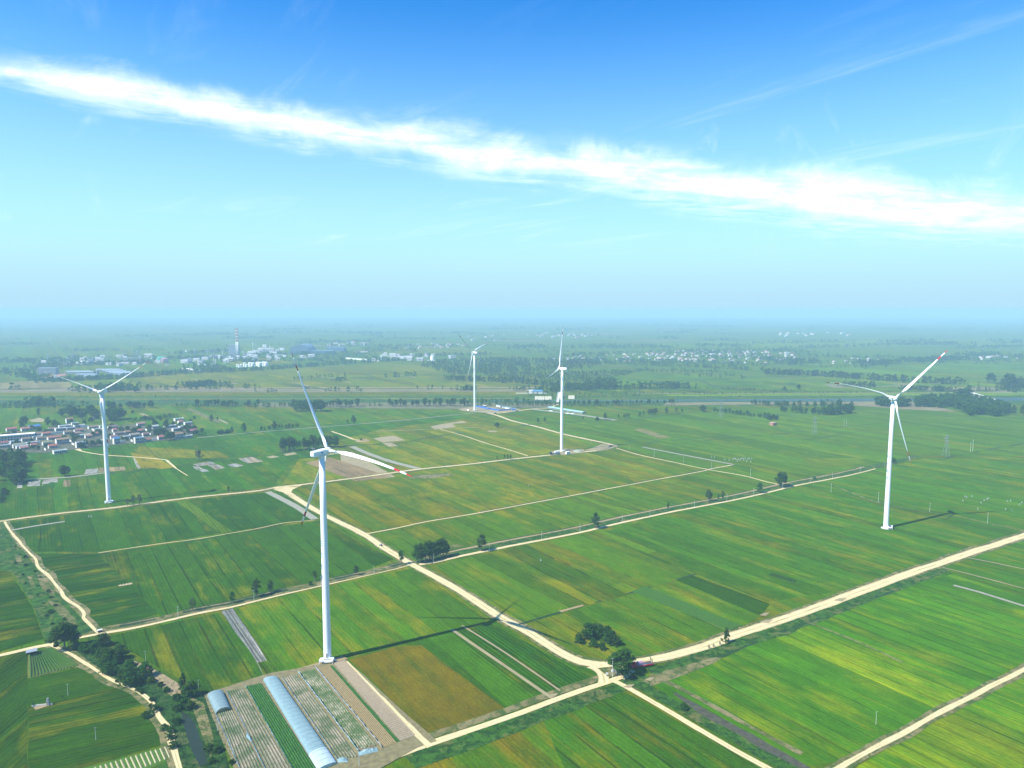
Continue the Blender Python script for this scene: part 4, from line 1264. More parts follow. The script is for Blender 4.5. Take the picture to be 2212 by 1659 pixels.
def film_wall(label, a, b, h, lean=0.0, seed=0):
    """a run of slack plastic film hung on low stakes"""
    t = thing('film_wall', label, 'plastic wall', tuple((a + b) / 2 + Vector((0, 0, .25))), 0, 'slack plastic side walls of the vegetable plots')
    rnd = random.Random(seed)
    o0 = (a + b) / 2
    d = (b - a).normalized()
    nrm = Vector((-d.y, d.x, 0))
    n = 60
    mb = MB()
    for i in range(n + 1):
        p = a.lerp(b, i / n) - o0
        hh = h * (0.75 + 0.4 * rnd.random())
        bulge = nrm * rnd.uniform(-0.12, 0.2)
        foot = nrm * (0.35 + rnd.uniform(0, 0.35))
        mb.v += [tuple(p + foot + Vector((0, 0, 0.12))), tuple(p + bulge + Vector((0, 0, hh * 0.6))), tuple(p + Vector((0, 0, hh)))]
    for i in range(n):
        for j in range(2):
            mb.f.append((i * 3 + j, i * 3 + 3 + j, i * 3 + 4 + j, i * 3 + 1 + j))
            mb.m.append(0)
    mb.build('film', FILMW, t, True)
    mb = MB()
    for i in range(0, n + 1, 5):
        p = a.lerp(b, i / n) - o0
        mb.bar(p, p + Vector((0, 0, h * 1.15)), 0.06)
    sk = mb.build('stakes', GREYMETAL, t)
    sk['kind'] = 'stuff'
    return t


film_wall('ragged plastic wall along the outer left edge of the vegetable plots', gpt(152, 650), gpt(410, 1230), 0.8, seed=1)
film_wall('low plastic wall between the left bare plot and the second plot', gpt(255, 415), gpt(665, 1240), 0.8, seed=2)
film_wall('low plastic wall on the left of the dark green plot', gpt(443, 365), gpt(935, 1240), 0.9, seed=4)
film_wall('low plastic wall right of the long tunnel', gpt(803, 285), gpt(1345, 1085), 0.9, seed=6)
film_wall('high slack plastic wall between the two mixed vegetable plots', gpt(962, 235), gpt(1555, 1020), 1.5, seed=8)
film_wall('white plastic wall left of the brown bed', gpt(1128, 182), gpt(1785, 975), 1.3, seed=10)
for (x0, y0, x1, y1, nm) in ((1555, 1030, 1745, 985, 'crumpled film heaped across the end of the green vegetable plot'), (1350, 1095, 1450, 1090, 'crumpled film heaped beside the near end of the long tunnel'),
                             (455, 850, 510, 900, 'torn film bundle lying against the left plastic wall')):
    a, b2 = gpt(x0, y0), gpt(x1, y1)
    t = thing('film_heap', nm, 'plastic heap', tuple((a + b2) / 2 + Vector((0, 0, .2))))
    mb = MB()
    rnd = random.Random(x0)
    nx, ny = 12, 6
    for j in range(ny + 1):
        for i in range(nx + 1):
            p = a.lerp(b2, i / nx) - (a + b2) / 2 + Vector((0.4, -1, 0)) * (j / ny - 0.5) * 2.4
            mb.v.append((p.x, p.y, 0.15 + max(0, math.sin(math.pi * j / ny)) * max(.15, math.sin(math.pi * i / nx)) * 1.1 * rnd.uniform(0.6, 1.2)))
    for j in range(ny):
        for i in range(nx):
            q = j * (nx + 1) + i
            mb.f.append((q, q + 1, q + nx + 2, q + nx + 1))
            mb.m.append(0)
    mb.build('film', FILM, t)

# ------------------------------------------------------------------ utility poles


def pole_proto():
    t = thing('utility_pole', 'pole', 'utility pole')
    mb = MB()
    mb.tube([(0, 0, 0), (0, 0, 8.0)], [0.12, 0.08], 8)
    mb.build('shaft', POLEM, t)
    mb = MB()
    mb.bar((-0.7, 0, 7.5), (0.7, 0, 7.5), 0.1)
    mb.build('crossarm', GREYMETAL, t)
    mb = MB()
    for x in (-0.6, 0.0, 0.6):
        mb.tube([(x, 0, 7.55), (x, 0, 7.85)], [0.06, 0.05], 6)
    k = mb.build('insulators', POLEM, t)
    k['kind'] = 'stuff'
    index_kids(t)
    return t


PP = pole_proto()


def pole(u, v, vt, label, group):
    p = at(u, v)
    s = hgt(v, vt) / 8.0
    copy_tree(PP, label, (p.x, p.y, 0), R(30), (max(s, .6),) * 3, group=group)


for i, (u, v, vt) in enumerate([(937, 1218, 1194), (1057, 1192, 1169), (1170, 1168, 1146), (1253, 1153, 1130), (1344, 1131, 1111), (1404, 1119, 1099), (1500, 1097, 1080),
                                (1570, 1084, 1066), (1628, 1072, 1053), (1690, 1058, 1041), (1751, 1043, 1029), (1798, 1034, 1019), (1858, 1021, 1008), (1911, 1009, 997)]):
    pole(u, v, vt, f'pale utility pole on the green ditch lane, {ORD[i]} from the crossroads towards the right', 'utility poles along the ditch lane')
for i, (u, v, vt) in enumerate([(808, 1241, 1220), (693, 1266, 1243), (549, 1300, 1272), (385, 1337, 1307), (209, 1370, 1341)]):
    pole(u, v, vt, f'pale utility pole on the straight lane, {ORD[i]} from the crossroads towards the left', 'utility poles along the left lane')
for i, (u, v, vt) in enumerate([(129, 1284, 1257), (97, 1245, 1222), (72, 1207, 1194)]):
    pole(u, v, vt, f'grey utility pole beside the winding canal path, {ORD[i]} from its lower end', 'utility poles along the canal path')
for i, (u, v, vt) in enumerate([(1359, 974, 960), (1413, 988, 971), (1476, 1001, 986), (1537, 1013, 998), (1621, 1031, 1012), (1795, 1064, 1044), (1897, 1086, 1062), (2008, 1107, 1085), (2133, 1131, 1106)]):
    pole(u, v, vt, f'slim pole on the narrow field path, {ORD[i]} from the upper lane junction', 'utility poles along the field path')
for u, v, vt, l in [(315, 1433, 1403, 'lone pole in the dark triangular field above the thicket'), (147, 1503, 1474, 'lone pole in the dark field below the straw rows'),
                    (207, 1599, 1567, 'lone pole in the lower left wheat field'), (470, 1581, 1543, 'pole at the left edge of the vegetable plots'),
                    (429, 1491, 1466, 'pole beside the dark shrubs above the short tunnel'), (776, 1655, 1612, 'pole in front of the heaped film near the lower lane'),
                    (1892, 1566, 1533, 'lone grey post in the bright yellow green field'), (1823, 921, 905, 'faint pole in the flat field left of the right turbine, nearer one'),
                    (1828, 920, 905, 'faint pole in the flat field left of the right turbine, farther one'), (2096, 976, 954, 'tall pole of a pair in the far right field, left one'),
                    (2101, 975, 949, 'tall pole of a pair in the far right field, right one'), (1323, 1464, 1416, 'pale transformer pole beside the round tree at the lane junction, left one'),
                    (1331, 1459, 1422, 'pale transformer pole beside the round tree at the lane junction, right one')]:
    pole(u, v, vt, l, 'single poles in the fields')
p, q = at(1323, 1464), at(1331, 1459)
t = thing('transformer', 'grey transformer box slung between the two poles at the junction', 'transformer', ((p.x + q.x) / 2, (p.y + q.y) / 2, 0))
MB().box(-0.6, 0.6, -0.4, 0.4, 2.4, 3.4).build('tank', GREYMETAL, t)
MB().box(-1.4, 1.4, -0.5, 0.5, 2.2, 2.39).build('shelf', GREYMETAL, t)
MB().box(-1.3, -0.8, -0.25, 0.25, 2.392, 3.1).build('fuse_box', PLASTER, t)


def pylon(u, v, vt, label, w=5.5):
    p = at(u, v)
    h = hgt(v, vt)
    t = thing('lattice_pylon', label, 'pylon', (p.x, p.y, 0), R(20), 'lattice pylons')
    mb = MB()
    lv = [(0, w / 2), (h * .35, w * .33), (h * .7, w * .16), (h, w * .06)]
    for sx in (-1, 1):
        for sy in (-1, 1):
            for (z0, a), (z1, b) in zip(lv, lv[1:]):
                mb.bar((sx * a, sy * a, z0), (sx * b, sy * b, z1), 0.15)
    mb.build('legs', GREYMETAL, t)
    mb = MB()
    for (z0, a), (z1, b) in zip(lv, lv[1:]):
        for k in range(3):
            f0, f1 = k / 3, (k + 1) / 3
            za, zb, wa, wb = z0 + (z1 - z0) * f0, z0 + (z1 - z0) * f1, a + (b - a) * f0, a + (b - a) * f1
            for s in (-1, 1):
                mb.bar((-wa, s * wa, za), (wb, s * wb, zb), 0.07)
                mb.bar((wa, s * wa, za), (-wb, s * wb, zb), 0.07)
                mb.bar((s * wa, -wa, za), (s * wb, wb, zb), 0.07)
    br = mb.build('bracing', GREYMETAL, t)
    br['kind'] = 'stuff'
    for z, l in ((h * .72, 3.6), (h * .84, 4.4), (h * .95, 3.2)):
        mb = MB()
        mb.bar((-l, 0, z), (l, 0, z), 0.25)
        mb.bar((-l, 0, z), (0, 0, z + 1.0), 0.12)
        mb.bar((l, 0, z), (0, 0, z + 1.0), 0.12)
        mb.build('crossarm', GREYMETAL, t)


pylon(2043, 986, 938, 'grey lattice pylon in the wheat at the right, nearest one')
pylon(1759, 938, 899, 'grey lattice pylon left of the right hand turbine tower')
pylon(1557, 902, 862, 'grey lattice pylon above the row of dark trees in the middle')
pylon(883, 769, 741, 'faint lattice pylon rising behind the white works buildings', 8)
pylon(795, 757, 739, 'faint lattice pylon left of the white works buildings', 8)

# ------------------------------------------------------------------ trees


def leaf_cloud(centres, radii, per, size, rnd, flat=0.0):
    """leaf-sized faces spread through clumps; returns vertex array (n*4, 3)"""
    out = []
    for c, r in zip(centres, radii):
        for _ in range(per):
            d = Vector((rnd.gauss(0, 1), rnd.gauss(0, 1), rnd.gauss(0, 1))).normalized()
            rr = r * (rnd.random() ** 0.4)
            p = Vector(c) + d * rr
            nrm = (d + Vector((rnd.uniform(-.8, .8), rnd.uniform(-.8, .8), rnd.uniform(-.3, .9)))).normalized()
            a = nrm.cross(Vector((rnd.uniform(-1, 1), rnd.uniform(-1, 1), rnd.uniform(-1, 1)))).normalized()
            b = nrm.cross(a)
            s = size * rnd.uniform(0.6, 1.3)
            out += [tuple(p + a * s + b * s * .1), tuple(p + b * s * .6), tuple(p - a * s * .8 + b * s * .1), tuple(p - b * s * .6)]
    return out


def crown_shape(kind, rnd, n):
    cs, rs = [], []
    for i in range(n):
        t = rnd.random()
        if kind == 'poplar':
            z = 2.6 + 7.0 * t
            w = 1.75 * math.sin(math.pi * min(1, 0.16 + t * 0.80)) ** 0.7
            r = rnd.uniform(0.55, 0.95)
        elif kind == 'round':
            z = 2.2 + 7.0 * t
            w = 3.0 * math.sin(math.pi * min(1, 0.18 + t * 0.76)) ** 0.65
            r = rnd.uniform(0.8, 1.3)
        elif kind == 'tall':
            z = 3.4 + 6.2 * t
            w = 1.35 * math.sin(math.pi * min(1, 0.14 + t * 0.8)) ** 0.7
            r = rnd.uniform(0.4, 0.75)
        elif kind == 'open':
            z = 2.8 + 6.2 * t
            w = 2.2 * math.sin(math.pi * min(1, 0.2 + t * 0.72)) ** 0.8
            r = rnd.uniform(0.45, 0.75)
        elif kind == 'cone':
            z = 1.4 + 8.2 * t
            w = 2.4 * (1 - t) ** 0.9
            r = rnd.uniform(0.4, 0.9)
        else:                               # bush
            z = 1.0 + 6.8 * t
            w = 4.2 * math.sqrt(max(0.05, 1 - t * t))
            r = rnd.uniform(0.9, 1.7)
        a, q = rnd.uniform(0, 2 * math.pi), math.sqrt(rnd.random()) * w
        cs.append((q * math.cos(a), q * math.sin(a), z))
        rs.append(r)
    return cs, rs


def quads_mesh(name, verts, m):
    v = np.array(verts, dtype=np.float32)
    n = len(v) // 4
    me = bpy.data.meshes.new(name)
    me.vertices.add(len(v))
    me.vertices.foreach_set('co', v.ravel())
    me.loops.add(4 * n)
    me.loops.foreach_set('vertex_index', np.arange(4 * n, dtype=np.int32))
    me.polygons.add(n)
    me.polygons.foreach_set('loop_start', np.arange(0, 4 * n, 4, dtype=np.int32))
    me.polygons.foreach_set('loop_total', np.full(n, 4, dtype=np.int32))
    me.materials.append(m)
    me.update(calc_edges=True)
    me.validate()
    return me


CROWNS = {}
for kind, clumps, per, size, m in (('poplar', 34, 26, 0.42, LEAF), ('round', 46, 30, 0.50, LEAF_DARK), ('tall', 30, 20, 0.38, LEAF), ('open', 26, 15, 0.36, LEAF_PALE), ('cone', 34, 22, 0.40, LEAF_DARK), ('bush', 36, 26, 0.62, LEAF_DARK)):
    CROWNS[kind] = []
    for v in range(3):
        rnd = random.Random(hash((len(kind), v, clumps)) & 0xffff)
        cs, rs = crown_shape(kind, rnd, clumps)
        tm = MB()
        th = {'poplar': 8.6, 'round': 7.5, 'tall': 8.8, 'open': 8.2, 'cone': 9.0, 'bush': 4.0}[kind]
        tm.tube([(0, 0, 0), (rnd.uniform(-.1, .1), rnd.uniform(-.1, .1), th * .4), (rnd.uniform(-.2, .2), rnd.uniform(-.2, .2), th)], [0.24, 0.17, 0.04], 6)
        for k in range(6):
            z = rnd.uniform(2.0 if kind != 'bush' else .3, th * .75)
            a = rnd.uniform(0, 6.28)
            l = rnd.uniform(0.9, 2.0) * (1.5 if kind in ('round', 'bush') else 1)
            tm.tube([(0, 0, z), (l * .5 * math.cos(a), l * .5 * math.sin(a), z + l * .5), (l * math.cos(a), l * math.sin(a), z + l * 1.0)], [0.10, 0.07, 0.02], 4)
        CROWNS[kind].append((quads_mesh(kind + '_crown', leaf_cloud(cs, rs, per, size, rnd), m), tm.mesh('trunk', BARK)))

def inside(p, poly):
    c = False
    for i in range(len(poly)):
        a, b = poly[i], poly[i - 1]
        if (a[1] > p[1]) != (b[1] > p[1]) and p[0] < (b[0] - a[0]) * (p[1] - a[1]) / (b[1] - a[1]) + a[0]:
            c = not c
    return c


TREES = [0]
TR = random.Random(11)


def tree_at(p, h, kind, label, group=None, name=None, cat='tree', wide=1.0):
    TREES[0] += 1
    name = name or {'poplar': 'poplar_tree', 'tall': 'poplar_tree', 'round': 'broadleaf_tree', 'open': 'young_tree', 'cone': 'conifer_tree', 'bush': 'shrub'}[kind]
    if kind == 'bush' and cat == 'tree':
        cat = 'shrub'
    t = thing(name, label, cat, (p[0], p[1], 0), TR.uniform(0, 6.28), group)
    s = h / 10.0
    wide *= 1.24
    t.scale = (s * wide * TR.uniform(.9, 1.1), s * wide * TR.uniform(.9, 1.1), s)
    cm, tm = CROWNS[kind][TR.randrange(3)]
    link('crown', cm, t)
    link('trunk', tm, t)
    return t


def tree(u, v, vt, kind, label, group=None, wide=1.0, **k):
    p = at(u, v)
    return tree_at(p, max(1.5, hgt(v, vt)), kind, label, group, wide=wide, **k)


def tree_row(u0, v0, u1, v1, n, hp, kind, label, group, jit=1.5, hv=0.25, wide=1.0):
    a, b = at(u0, v0), at(u1, v1)
    hh = hp * at(CX, (v0 + v1) / 2).y / F
    for i in range(n):
        p = a.lerp(b, (i + 0.5) / n) + Vector((TR.uniform(-jit, jit), TR.uniform(-jit, jit), 0))
        tree_at(p, hh * TR.uniform(1 - hv, 1 + hv), kind, label, group, wide=wide)


# single trees and small groups among the fields
for a in ((867, 1220, 1185, 'tall', 'slim dark poplar standing alone in the corner of the crossroads'),
          (1040, 1191, 1150, 'poplar', 'broad poplar on the ditch lane, right of the clump at the crossroads'),
          (680, 1256, 1229, 'tall', 'small slim tree just left of the nearest turbine tower on the lane'),
          (769, 1243, 1219, 'poplar', 'small round tree on the lane between the nearest tower and the crossroads'),
          (584, 1280, 1250, 'poplar', 'small tree on the left lane, right one of the close pair'),
          (554, 1290, 1247, 'poplar', 'taller tree on the left lane, left one of the close pair'),
          (502, 1303, 1275, 'poplar', 'dark bushy tree on the left lane above the striped plot'),
          (416, 1321, 1287, 'open', 'thin see-through tree on the left lane, farthest left of the row'),
          (1286, 1142, 1104, 'poplar', 'single oval tree on the ditch lane in the middle of the fields'),
          (1443, 1102, 1084, 'tall', 'small lone tree on the ditch lane left of the group of three'),
          (1531, 1083, 1056, 'poplar', 'leaning tall tree, first of the group of three on the ditch lane'),
          (1552, 1083, 1066, 'tall', 'shortest tree of the group of three on the ditch lane'),
          (1561, 1082, 1059, 'tall', 'slim right hand tree of the group of three on the ditch lane'),
          (1641, 1066, 1041, 'poplar', 'pointed tree on the ditch lane between the three and the big round one'),
          (1689, 1052, 1018, 'round', 'big round tree on the ditch lane beside the white pole'),
          (1930, 1001, 988, 'round', 'round bushy tree right behind the right hand turbine tower'),
          (1568, 1389, 1351, 'cone', 'ragged dark tree on the far side of the wide dirt road'),
          (1342, 1459, 1396, 'round', 'big round tree at the lane junction beside the red trailer'),
          (140, 1404, 1340, 'round', 'large dark tree over the canal where the lane is hidden'),
          (396, 1492, 1448, 'cone', 'dark pointed tree on the canal bank above the short tunnel'),
          (412, 1504, 1468, 'round', 'low broad dark tree on the canal bank above the short tunnel'),
          (276, 1094, 1073, 'open', 'thin tree right of the left turbine base, first of three on the lane'),
          (288, 1092, 1068, 'open', 'thin tree right of the left turbine base, second of three on the lane'),
          (302, 1090, 1065, 'open', 'thin tree right of the left turbine base, third of three on the lane'),
          (494, 1065, 1050, 'tall', 'small dark tree on the upper lane left of the fork'),
          (140, 1029, 1003, 'round', 'wide dark tree in the field below the village'),
          (427, 995, 967, 'open', 'thin two-stemmed tree above the pale plots, left stem'),
          (432, 995, 969, 'open', 'thin two-stemmed tree above the pale plots, right stem'),
          (457, 912, 895, 'poplar', 'tree in the field right of the village, lower left one'),
          (470, 908, 899, 'poplar', 'small tree in the field right of the village, upper right one'),
          (527, 937, 913, 'poplar', 'dark tree on the grey lane right of the village'),
          (84, 902, 880, 'tall', 'tall oval tree standing alone beyond the village'),
          (593, 930, 909, 'poplar', 'tallest tree of the hedge left of the up-pointing blade'),
          (764, 918, 896, 'poplar', 'lone tree on the grey lane right of the up-pointing blade'),
          (751, 916, 905, 'open', 'small thin tree left of the lone tree on the grey lane'),
          (1074, 924, 912, 'round', 'small round tree below the farthest turbine and its sandy road'),
          (1162, 915, 902, 'poplar', 'small tree above the sandy road, left one of a pair'),
          (1177, 912, 901, 'poplar', 'small tree above the sandy road, right one of a pair'),
          (1307, 907, 891, 'poplar', 'round tree right of the middle turbine tower on the dark furrow'),
          (1290, 908, 899, 'bush', 'low bush beside the round tree on the dark furrow'),
          (1259, 908, 898, 'open', 'thin small tree right of the middle turbine tower'),
          (1336, 905, 893, 'open', 'thin pale tree right of the round tree on the furrow'),
          (1382, 903, 889, 'poplar', 'poplar left of the tight clump on the furrow'),
          (1390, 899, 887, 'tall', 'slim tree touching the left of the tight clump on the furrow'),
          (1440, 896, 878, 'poplar', 'bold oval tree standing clear on the furrow right of the clump'),
          (1461, 893, 876, 'open', 'thin tall tree right of the bold oval tree'),
          (1473, 892, 881, 'poplar', 'small tree at the right end of the row on the furrow'),
          (1518, 889, 874, 'round', 'round dark tree at the start of the long right hand hedge'),
          (1443, 838, 826, 'cone', 'pointed tree alone beyond the river in the middle'),
          (1477, 1534, 1514, 'bush', 'small dark shrub beside the dry ditch at the lower right'),
          (1759, 1035, 1028, 'bush', 'small bush on the ditch lane between two poles'),
          (670, 1264, 1253, 'bush', 'low bush left of the nearest tower on the lane'),
          (1531, 1402, 1391, 'open', 'tiny sapling left of the ragged tree on the wide road, nearest one'),
          (1541, 1399, 1389, 'open', 'tiny sapling left of the ragged tree on the wide road, middle one'),
          (1555, 1394, 1384, 'open', 'tiny sapling left of the ragged tree on the wide road, farthest one'),
          (1370, 1466, 1455, 'bush', 'green shrub in the shade right of the junction tree'),
          (293, 848, 833, 'round', 'large bush clump behind the left turbine rotor'),
          (2140, 828, 805, 'round', 'large dark tree beyond the river at the far right'),
          (2180, 838, 806, 'round', 'very large dark tree beyond the river at the right edge'),
          (1694, 842, 833, 'bush', 'dark bush beyond the river left of the right turbine'),
          (1725, 841, 830, 'round', 'small round tree beyond the river left of the right turbine'),
          (2189, 897, 874, 'poplar', 'tall dark tree near the river at the right, left one of two'),
          (2209, 898, 874, 'poplar', 'tall dark tree near the river at the right, right one of two')):
    tree(*a, wide=1.15 if a[3] == 'round' else 1.0)
CLUMP = 'leafy poplar in the tight clump right of the crossroads'
for u, v, vt in ((900, 1216, 1172), (908, 1217, 1170), (920, 1214, 1166), (928, 1211, 1165), (934, 1211, 1168), (944, 1207, 1163), (952, 1205, 1161), (958, 1204, 1160), (964, 1202, 1166)):
    tree(u, v, vt, 'poplar', CLUMP, 'poplars in the clump at the crossroads')
for u, v in ((1402, 897), (1406, 896), (1410, 897), (1414, 895), (1417, 895)):
    tree(u, v, v - 14, 'poplar', 'dark poplar in the tight clump on the furrow', 'poplars in the clump on the furrow')
for u, v in ((1348, 903), (1353, 903), (1358, 902)):
    tree(u, v, v - 10, 'poplar', 'small dark poplar in the little group on the furrow', 'poplars in the little group on the furrow')
for u in (1090, 1097, 1103):
    tree(u, 993, 981, 'tall', 'small dark tree in the trio on the upper lane', 'trio of small trees on the upper lane')
tree(1074, 994, 985, 'tall', 'small dark tree left of the trio on the upper lane')
tree_row(602, 975, 641, 973, 11, 27, 'tall', 'grey stemmed poplar in the left grove behind the nearest rotor', 'poplars in the left grove', 2.5)
tree_row(647, 973, 687, 970, 13, 27, 'tall', 'grey stemmed poplar in the denser grove left of the nacelle', 'poplars in the denser grove', 3)
for u, v in ((694, 966), (700, 968), (707, 966), (713, 967), (723, 966), (727, 967)):
    tree(u, v, v - 27, 'poplar', 'poplar in the grove behind the nearest rotor hub', 'poplars in the grove behind the hub')
tree_row(558, 932, 612, 925, 9, 9, 'poplar', 'small hedge tree on the grey lane left of the up-pointing blade', 'hedge trees on the grey lane', 2)
tree_row(613, 926, 646, 923, 8, 9, 'poplar', 'small tree at the right end of the hedge on the grey lane', 'hedge trees at the right end', 2)
tree_row(470, 938, 498, 935, 8, 9, 'bush', 'dark hedge shrub on the grey lane right of the village', 'hedge shrubs right of the village', 2)
tree(501, 938, 921, 'poplar', 'tree at the right end of the hedge shrubs by the village')
# clump on the field beside the junction
o = at(1293, 1385)
for i in range(20):
    a, q = TR.uniform(0, 6.28), TR.random() ** .5
    tree_at(o + Vector((math.cos(a) * 10.0 * q, math.sin(a) * 9 * q, 0)), (9.0 if q < .55 else 5.0) * TR.uniform(.8, 1.1), 'bush', 'dark shrub in the dense round thicket on the green field', 'shrubs of the round thicket', name='shrub', wide=0.8)
# canal thicket
for i in range(26):
    t = i / 25
    p = at(195 + 105 * t, 1400 + 80 * t) + Vector((TR.uniform(-5, 5), TR.uniform(-4.5, 4.5), 0))
    tree_at(p, TR.uniform(4.5, 8.0), 'bush', 'dark shrub in the long thicket filling the canal', 'shrubs of the canal thicket', name='shrub', wide=0.85)
for (u, v, vt) in ((170, 1402, 1385), (185, 1410, 1392), (120, 1380, 1362), (152, 1374, 1352)):
    tree(u, v, vt, 'bush', 'dark shrub at the foot of the large canal tree', 'shrubs round the large canal tree')
for (u, v, vt) in ((398, 1527, 1502), (412, 1532, 1508), (385, 1535, 1515)):
    tree(u, v, vt, 'bush', 'bright green shrub at the head of the pond', 'shrubs at the head of the pond')
for i in range(34):
    t = i / 33
    p = at(300 + 160 * t, 1478 + 175 * t) + Vector((TR.uniform(-1, 1) * 9, TR.uniform(-3, 3), 0))
    if inside((p.x, p.y), [tuple(at(*q)[:2]) for q in ((386, 1528), (412, 1536), (432, 1570), (442, 1600), (458, 1655), (428, 1668), (402, 1630), (388, 1570))]):
        continue
    tree_at(p, TR.uniform(1.6, 3.6), 'bush', 'low scrubby shrub on the canal banks running down past the pond', 'low shrubs along the canal banks', name='shrub', wide=1.1)
for i in range(22):
    t = i / 21
    p = at(30 + 130 * t, 1180 + 185 * t) + Vector((TR.uniform(-8, 4), TR.uniform(-3, 3), 0))
    tree_at(p, TR.uniform(1.0, 2.6), 'bush', 'low rough shrub in the dry canal strip left of the winding path', 'low shrubs of the dry canal strip', name='shrub', wide=1.2)
# grove at the left edge
for i in range(40):
    u, v = TR.uniform(-18, 62), TR.uniform(990, 1048)
    if u > 30 + (v - 985) * -0.1 + 25:
        u -= 20
    tree(u, v, v - TR.uniform(22, 36), 'poplar', 'tall poplar in the dark grove at the left edge', 'poplars of the left edge grove', wide=1.25)
tree_row(0, 1088, 14, 1062, 5, 14, 'bush', 'dark shrub on the left edge below the grove', 'shrubs below the left grove', 2)
# village trees
VTREES = []
for u, v, h, k in ((53, 922, 24, 'round'), (46, 926, 14, 'poplar'), (104, 922, 22, 'poplar'), (118, 922, 16, 'round'), (133, 900, 18, 'round'), (150, 897, 24, 'round'), (160, 902, 24, 'round'), (176, 905, 18, 'round'),
                   (196, 898, 24, 'round'), (207, 905, 22, 'round'), (197, 914, 14, 'round'), (238, 906, 26, 'round'), (250, 908, 28, 'round'), (262, 905, 24, 'round'), (243, 895, 18, 'round'), (228, 897, 12, 'poplar'),
                   (98, 938, 12, 'round'), (84, 934, 12, 'round'), (300, 934, 16, 'round'), (290, 938, 16, 'round'), (262, 932, 12, 'round'), (275, 932, 12, 'round'), (323, 930, 14, 'round'), (337, 944, 18, 'round'), (347, 944, 20, 'round'),
                   (355, 940, 18, 'round'), (370, 950, 18, 'round'), (364, 952, 20, 'round'), (336, 923, 16, 'round'), (360, 915, 10, 'round'), (410, 930, 12, 'round'), (420, 932, 14, 'round'), (436, 934, 10, 'round'), (404, 925, 10, 'round'),
                   (186, 965, 16, 'round'), (176, 968, 14, 'round'), (200, 966, 16, 'round'), (214, 964, 16, 'round'), (266, 952, 10, 'round'), (275, 952, 9, 'round'), (70, 972, 12, 'round'), (100, 968, 10, 'round'), (64, 964, 10, 'round'), (84, 972, 10, 'round')):
    VTREES.append((u, v, h, k))
def vlabel(u, v):
    a = 'at the left end of the village' if u < 60 else 'left of the turbine tower in the village' if u < 215 else 'right of the turbine tower in the village' if u < 330 else 'at the right end of the village'
    b = 'dark tree behind the last houses' if v < 912 else 'leafy tree in the middle of the houses' if v < 946 else 'low bushy tree along the front edge'
    return b + ' ' + a


for u, v, h, k in VTREES:
    tree(u, v, v - h, k, vlabel(u, v), 'village trees: ' + vlabel(u, v), wide=1.1)
VT = random.Random(17)
for i in range(46):
    u = VT.uniform(5, 425)
    v = 963 - VT.random() * (44 if u > 60 else 24) - (u * .04)
    tree(u, v, v - VT.uniform(8, 14), 'round', vlabel(u, v), 'village trees: ' + vlabel(u, v), wide=1.1)
tree(286, 894, 886, 'round', 'small round tree alone in the field behind the village')
# rows along the near bank of the river
tree_row(840, 878, 1022, 877, 32, 15, 'tall', 'dark poplar in the long bank row left of the farthest turbine', 'poplars of the bank row left of the farthest turbine', 5, wide=1.5)
tree_row(632, 889, 700, 889, 12, 22, 'poplar', 'dark poplar in the square plantation behind the up-pointing blade', 'poplars of the square plantation', 6, wide=1.3)
tree_row(640, 881, 778, 879, 22, 16, 'tall', 'dark poplar in the back row of the square plantation', 'poplars of the plantation back row', 6, wide=1.5)
tree_row(420, 878, 553, 878, 22, 13, 'tall', 'dark poplar in the bank row right of the left turbine', 'poplars of the bank row right of the left turbine', 5, wide=1.5)
tree_row(1140, 876, 1186, 876, 10, 11, 'tall', 'young poplar in the planted row left of the bridge', 'young poplars left of the bridge', 2)
tree_row(1220, 877, 1345, 876, 24, 12, 'tall', 'dark poplar in the long planted row right of the bridge', 'poplars right of the bridge', 4, wide=1.4)
tree_row(1345, 875, 1463, 873, 20, 10, 'tall', 'low poplar at the far end of the planted row right of the bridge', 'low poplars at the end of the planted row', 4, wide=1.3)
tree_row(1030, 872, 1135, 872, 10, 11, 'tall', 'scattered bank tree behind the blue fence', 'scattered bank trees', 5)
tree_row(1542, 890, 1662, 905, 22, 11, 'poplar', 'dark tree in the long hedge running down to the right', 'trees of the long right hand hedge', 2.5, wide=1.2)
tree_row(1616, 873, 1700, 878, 13, 10, 'poplar', 'dark tree in the copse above the long hedge', 'trees of the copse above the long hedge', 5, wide=1.4)
tree_row(1682, 889, 1780, 897, 12, 14, 'poplar', 'dark tree in the angled plantation, left arm', 'trees of the angled plantation, left arm', 3, wide=1.3)
tree_row(1778, 897, 1836, 892, 10, 19, 'round', 'tall dark tree in the angled plantation, front arm', 'trees of the angled plantation, front arm', 3)
tree_row(1690, 880, 1835, 880, 12, 15, 'poplar', 'dark tree at the back of the angled plantation', 'trees at the back of the angled plantation', 6, wide=1.2)
tree_row(1660, 908, 1682, 907, 5, 11, 'round', 'dark tree in the small clump beside the brick hut', 'trees of the clump by the brick hut', 2)
tree_row(232, 882, 330, 880, 12, 13, 'round', 'dark tree by the river behind the left turbine', 'trees by the river behind the left turbine', 5)

# ------------------------------------------------------------------ woods that read as one mass
BASES = []
for v in range(4):
    rnd = random.Random(40 + v)
    cs, rs = [], []
    for i in range(9):
        t = rnd.random()
        a, q = rnd.uniform(0, 6.28), math.sqrt(rnd.random()) * 2.2 * math.sin(math.pi * min(1, .2 + t * .72))
        cs.append((q * math.cos(a), q * math.sin(a), 1.2 + 7.6 * t))
        rs.append(rnd.uniform(.8, 1.5))
    BASES.append(np.array(leaf_cloud(cs, rs, 8, 0.95, rnd), dtype=np.float32))


